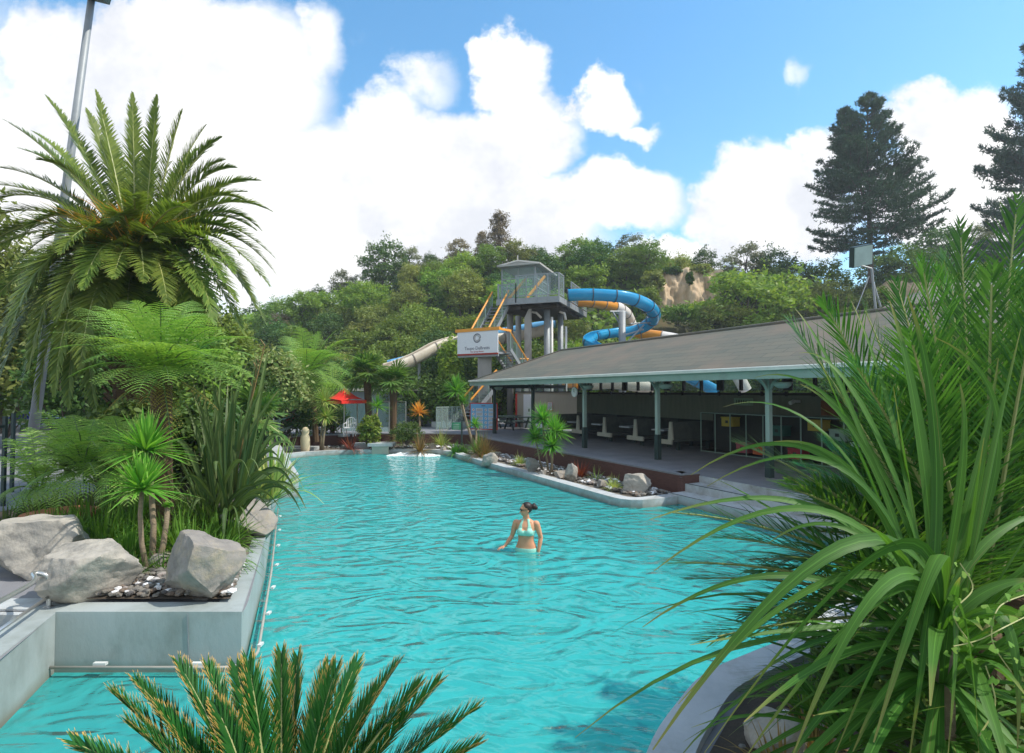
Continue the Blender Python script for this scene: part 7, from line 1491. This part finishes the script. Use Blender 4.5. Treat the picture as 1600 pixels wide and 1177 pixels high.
# stainless handrail at the small pool
hr = thing('handrail', 'bent stainless steel handrail at the small pool in the left corner', 'handrail', G(74, 946, .6))
p = G(76, 950, .6); tp = p + Vector((0, 0, .36)); e1 = P(-30, 955, 4.7); e2 = P(-30, 1005, 4.7)
g = MB(); g.tube(smooth([p, p + Vector((0, 0, .26)), p + Vector((-.02, -.02, .35)), p + Vector((-.10, -.08, .385)), tp.lerp(e1, .3), e1], 6), .024, 10); build('upper_rail', g, M['steel'], hr, True)
g = MB(); g.tube([p + Vector((0, 0, .12)), e2], .018, 8); build('lower_rail', g, M['steel'], hr, True)
g = MB(); g.lathe(p, [(.05, .0), (.05, .015), (.026, .02)], 14); build('foot_flange', g, M['steel'], hr)
# brick planter, left rail fence, blue parasol
bpn = thing('brick_planter', 'round planter with orange brick rim and dark wall at the left', 'planter', P(50, 800, 9.6)); c = G(52, 850, .6); c.z = .6
g = MB(); g.lathe(c + Vector((0, .5, 0)), [(.50, -.02), (.50, .30)], 32); build('wall', g, pm('dark_green_render', (.12, .14, .11), (.08, .10, .08), 3, .8, .2), bpn)
g = MB(); g.lathe(c + Vector((0, .5, 0)), [(.52, .30), (.52, .37), (.3, .40), (.02, .40)], 32); build('brick_rim', g, M['brick'], bpn)
t = thing('path_railing', 'dark steel railing post and glass at the left edge of the path', 'railing', P(10, 740, 11))
for px, Y in ((6, 11.0), (19, 12.5)):
    q = P(px, 740, Y); g = MB(); g.bar((q.x, Y, FZ), (q.x, Y, 2.4), .06, .06, up=(0, 1, 0)); build('post', g, M['postdark'], t)
q0, q1 = P(6, 740, 11), P(-120, 740, 9.5); g = MB(); g.bar((q0.x, 11, 2.2), (q1.x, 9.5, 2.2), .05, .05); g.bar((q0.x, 11, 1.6), (P(19, 740, 12.5).x, 12.5, 1.55), .02, .02); build('rail', g, M['postdark'], t)
t = thing('blue_parasol', 'dark blue parasol seen between the lamp post and the ferns', 'parasol', P(60, 690, 24)); c = P(58, 650, 24)
g = MB(); g.lathe((c.x, 24, c.z - .1), [(1.05, 0), (.55, .28), (.02, .55)], 8); build('canopy', g, M['bluecloth'], t); g = MB(); g.tube([(c.x, 24, FZ), (c.x, 24, c.z + .5)], .03, 6); build('pole', g, M['galv'], t)
# ------------------------------------------------------------------ woman wading
def cap_chain(g, pts, rr, n=12):
    P_ = []; R_ = []
    k = len(pts)
    # round ends
    a, b = Vector(pts[0]), Vector(pts[1]); t = (a - b).normalized(); 
    for s in (.95, .7): P_.append(a + t * rr[0] * s); R_.append(rr[0] * math.sqrt(max(0, 1 - s * s)) + 1e-4)
    P_ += [Vector(p) for p in pts]; R_ += list(rr)
    a, b = Vector(pts[-1]), Vector(pts[-2]); t = (a - b).normalized()
    for s in (.7, .95): P_.append(a + t * rr[-1] * s); R_.append(rr[-1] * math.sqrt(max(0, 1 - s * s)) + 1e-4)
    g.tube(P_, R_, n)
def ell(g, c, r, n=20, m=12, rot=None):
    c = Vector(c); r = [q * 1.13 for q in r] if rot is not None and r[2] > .03 else r; A = []
    for j in range(m + 1):
        th = math.pi * (.002 + .996 * j / m); A.append([tuple(c + ((rot @ Vector((r[0] * math.sin(th) * math.cos(p), r[1] * math.sin(th) * math.sin(p), r[2] * math.cos(th)))) if rot else Vector((r[0] * math.sin(th) * math.cos(p), r[1] * math.sin(th) * math.sin(p), r[2] * math.cos(th))))) for p in np.linspace(0, 2 * math.pi, n, endpoint=False)])
    g.grid(np.array(A[::-1]), wrap=True); b = g.n - (m + 1) * n
    g.F.append([b + j for j in range(n)][::-1]); g.M.append(0); g.F.append([b + m * n + j for j in range(n)]); g.M.append(0)
g = MB()
TR = [(.70, .10, .09, 0), (.76, .150, .115, .01), (.83, .178, .128, .015), (.89, .180, .125, .015), (.95, .160, .108, .008), (1.02, .132, .092, 0), (1.08, .128, .090, 0), (1.15, .140, .100, 0), (1.22, .150, .108, 0), (1.29, .155, .102, .005), (1.345, .160, .085, .012), (1.385, .125, .066, .015), (1.41, .075, .055, .012), (1.44, .052, .052, .008), (1.50, .050, .052, 0)]
zs = np.array([t[0] for t in TR]); zz = np.linspace(.70, 1.50, 40)
prof = [np.interp(zz, zs, [t[k] for t in TR]) for k in (1, 2, 3)]
A = np.array([[(math.copysign(abs(math.cos(a)) ** .85, math.cos(a)) * w, math.copysign(abs(math.sin(a)) ** .9, math.sin(a)) * d + o, z) for a in np.linspace(0, 2 * math.pi, 36, endpoint=False)] for z, w, d, o in zip(zz, *prof)])
A[:, :, 0] *= 1.10; A[:, :, 1] *= 1.06; g.grid(A, wrap=True); b = g.n - A.shape[0] * 36; g.F.append(list(range(b, b + 36))[::-1]); g.M.append(0); g.F.append(list(range(g.n - 36, g.n))); g.M.append(0)
for s in (-1, 1):
    ell(g, (s * .070, -.085, 1.205), (.070, .062, .066)); ell(g, (s * .178, .012, 1.345), (.060, .054, .052)); ell(g, (s * .085, .075, .84), (.085, .07, .085))
    cap_chain(g, [(s * .088, .01, .82), (s * .092, 0, .66), (s * .090, -.01, .47), (s * .088, .012, .30), (s * .085, .02, .09)], [.088, .080, .054, .052, .034], 16)
    cap_chain(g, [(s * .085, .03, .035), (s * .09, -.06, .03), (s * .095, -.13, .022)], [.034, .034, .024], 12)
    ell(g, (s * .05, -.035, 1.375), (.07, .022, .016))
def arm(sh, el, wr, hd, side, spread):
    cap_chain(g, [sh, Vector(sh).lerp(Vector(el), .45), el, Vector(el).lerp(Vector(wr), .35), wr], [.054, .050, .040, .041, .027], 16)
    wr, hd = Vector(wr), Vector(hd); d = (hd - wr).normalized(); ac = d.cross(Vector((0, 0, 1))).normalized() * side; n = ac.cross(d).normalized()
    pm_ = wr + d * .05; ax = Matrix((ac, d, n)).transposed(); ell(g, pm_, (.037, .052, .015), rot=ax)
    for i, (o, l) in enumerate(((-.029, .058), (-.010, .072), (.010, .068), (.028, .052))):
        b0 = wr + d * .088 + ac * o; b1 = b0 + d * l * .5 + ac * o * .2 - n * .006; b2 = b0 + d * l + ac * o * .35 - n * .022; cap_chain(g, [b0 - d * .02, b0, b1, b2], [.0085, .0085, .008, .0065], 8)
    t0 = wr + d * .025 + ac * -.026; cap_chain(g, [t0, t0 - ac * .024 + d * .025 - n * .006, t0 - ac * .034 + d * .055 - n * .012], [.011, .0095, .0075], 8)
arm((-.195, .012, 1.340), (-.262, .010, 1.095), (-.365, -.10, .935), (-.46, -.16, .905), 1, 1)
arm((.195, .012, 1.340), (.262, .045, 1.085), (.235, -.020, .865), (.215, -.06, .77), -1, 1)
# head, turned to her right
Hc = Vector((0, -.012, 1.585)); HR = Matrix.Rotation(R(-62), 3, 'Z') @ Matrix.Rotation(R(8), 3, 'X')
HS = 1.13
def hp(x, y, z): return Hc + HR @ Vector((x, y, z)) * HS
ell(g, hp(0, .012, .022), (.074, .090, .088), 24, 16, HR); ell(g, hp(0, -.022, -.035), (.056, .062, .070), 22, 14, HR); ell(g, hp(0, -.050, -.082), (.026, .024, .022), rot=HR)
cap_chain(g, [hp(0, -.080, .012), hp(0, -.094, -.012), hp(0, -.104, -.028)], [.008, .010, .013], 8); ell(g, hp(0, -.082, -.056), (.023, .011, .006), rot=HR); ell(g, hp(0, -.080, -.067), (.020, .011, .007), rot=HR)
for s in (-1, 1): ell(g, hp(s * .074, .010, -.010), (.010, .018, .030), rot=HR); ell(g, hp(s * .034, -.062, -.025), (.022, .02, .022), rot=HR)
ell(g, hp(0, -.066, .035), (.050, .022, .028), rot=HR)
me = g.mesh('person'); ob = bpy.data.objects.new('person', me); C.objects.link(ob)
md = ob.modifiers.new('r', 'REMESH'); md.mode = 'VOXEL'; md.voxel_size = .0065; md.use_smooth_shade = True
ms_ = ob.modifiers.new('s', 'SMOOTH'); ms_.factor = .5; ms_.iterations = 4
dg = bpy.context.evaluated_depsgraph_get(); dg.update(); bm_ = bpy.data.meshes.new_from_object(ob.evaluated_get(dg)); ob.modifiers.clear(); ob.data = bm_; bm_.name = 'person'; bm_.materials.clear(); bm_.materials.append(M['skin'])
for p in bm_.polygons: p.use_smooth = True
wx = P(822, 858, 10.0); ob.location = (wx.x, 10.0, -.855); ob.rotation_euler = (0, 0, R(-14)); ob.scale = (1.01,) * 3
ob['label'] = 'woman in mint bikini with hair bun and sunglasses wading hip-deep in the pool'; ob['category'] = 'person'
def garment(name, test, off, mat):
    bm = bmesh.new(); bm.from_mesh(bm_); bm.normal_update()
    bmesh.ops.delete(bm, geom=[f for f in bm.faces if not test(f.calc_center_median())], context='FACES')
    for v in bm.verts: v.co += v.normal * off
    bmesh.ops.smooth_vert(bm, verts=bm.verts, factor=.5, use_axis_x=True, use_axis_y=True, use_axis_z=True)
    ext = bmesh.ops.extrude_face_region(bm, geom=bm.faces[:]); 
    for v in [v for v in ext['geom'] if isinstance(v, bmesh.types.BMVert)]: v.co -= v.normal * off * 1.3
    m_ = bpy.data.meshes.new(name); bm.to_mesh(m_); bm.free()
    for p in m_.polygons: p.use_smooth = True
    m_.materials.clear(); m_.materials.append(mat); o = bpy.data.objects.new(name, m_); C.objects.link(o); o.parent = ob; return o
def top(c):
    if abs(c.x) > .172: return False
    if c.y > .02: return 1.145 < c.z < 1.185
    if c.z < 1.140 or c.z > 1.425: return False
    if c.z > 1.235 and abs(c.x) < .052 + max(0, c.z - 1.33) * -.25: return False
    if c.z > 1.225: return abs(c.x) < .135 - (c.z - 1.225) * .36 and c.y < -.0 + (c.z - 1.3) * .5
    return True
def bottom(c):
    if not (.72 < c.z < .912) or abs(c.x) > .21: return False
    if c.z < .84: return abs(c.x) < .04 + (c.z - .72) * 1.1
    return True
garment('bikini_top', top, .006, M['mint']); garment('bikini_bottom', bottom, .006, M['mint'])
g = MB(); ell(g, hp(0, .020, .030), (.083, .098, .092), 26, 16, HR); v = np.concatenate(g.V)
inv = HR.transposed(); keep = []
for i, q in enumerate(v):
    l = inv @ (Vector(q) - Hc) / HS
    if l.y < -.035 + (l.z < .045) * .045 and l.z < .098: l.y = max(l.y, -.030 if l.z > .05 else .012); q2 = Hc + HR @ l * HS; v[i] = q2[:]
    elif l.z < -.055: l.z = -.055; v[i] = (Hc + HR @ l * HS)[:]
g.V = [v]
ell(g, hp(0, .135, .020), (.046, .042, .050), 20, 12, HR); ell(g, hp(.02, .160, .005), (.034, .034, .036), 16, 10, HR); ell(g, hp(-.015, .150, .052), (.028, .030, .026), 16, 10, HR)
def kid(name, g, mat, smooth=True):
    o = bpy.data.objects.new(name, g.mesh(name, smooth)); C.objects.link(o); o.data.materials.append(mat); o.parent = ob; return o
kid('hair', g, M['hair'])
g = MB()
for s in (-1, 1):
    ell(g, hp(s * .033, -.084, .012), (.028, .010, .017), 18, 10, HR); g.tube([hp(s * .060, -.078, .018), hp(s * .080, -.03, .018), hp(s * .082, .012, .010)], .0045, 6)
g.tube([hp(-.01, -.094, .018), hp(.01, -.094, .018)], .004, 6); kid('sunglasses', g, M['black'])
# ------------------------------------------------------------------ labels that tell the hillside trees apart
bpy.context.view_layer.update()
zones = [(430, 'behind the tall palm'), (490, 'behind the variegated tree'), (545, 'above the red parasol'), (600, 'left of the cream slide'), (650, 'above the cream slide mouth'), (700, 'above the cream slide'), (765, 'left of the slide tower'), (885, 'behind the slide tower'), (950, 'right of the tower deck'), (1020, 'behind the blue slide loop'), (1080, 'below the tan bank'),
         (1150, 'right of the tan bank'), (1215, 'under the airy skyline tree'), (1280, 'left of the big pine'), (1345, 'left of the roof floodlight'), (1410, 'behind the roof floodlight'), (1480, 'behind the roof wing'), (3000, 'near the right edge')]
bands = [(54, 'at the slope foot'), (62, 'low upslope'), (70, 'midway upslope'), (78, 'high upslope'), (200, 'near the ridge')]
kn = {}
groups_ = {}
for o in C.objects:
    if 'group' in o.keys() and str(o['group']).endswith('on the hillside'):
        px = CX + F * o.location.x / o.location.y; z = next(n for m_, n in zones if px < m_); b = next(n for m_, n in bands if o.location.y < m_)
        groups_.setdefault((o['label'].split(' massed')[0], z, b), []).append((px, o))
ords = ['leftmost', 'second', 'third', 'fourth', 'fifth', 'sixth']
for (k, z, b), l in groups_.items():
    l.sort(key=lambda t: t[0])
    for i, (px, o) in enumerate(l):
        if len(l) == 1: o['label'] = f'{k} {b}, {z}'
        elif len(l) == 2: o['label'] = f'{("left", "right")[i]} one of two {k}s {b}, {z}'
        else: o['label'] = f'{ords[i]} {k} from the left {b}, {z}' if i else f'leftmost {k} {b}, {z}'
for o in C.objects:
    if 'label' in o.keys() and len(str(o['label']).split()) > 16: print('LONG', o['label'])
# ------------------------------------------------------------------ air
m, nt = new_mat('thin_air_haze'); pv = nt.nodes.new('ShaderNodeVolumePrincipled'); pv.inputs['Color'].default_value = (.86, .92, 1.0, 1); pv.inputs['Density'].default_value = 0.0007; pv.inputs['Anisotropy'].default_value = .2
o_ = nt.nodes.new('ShaderNodeOutputMaterial'); nt.links.new(pv.outputs[0], o_.inputs['Volume'])
g = MB(); g.obox((10, 440, 20), (735, 0, 0), (0, 765, 0), (0, 0, 32)); struct('haze', g, m, kind='stuff', label='thin pale air in front of the wooded hill')
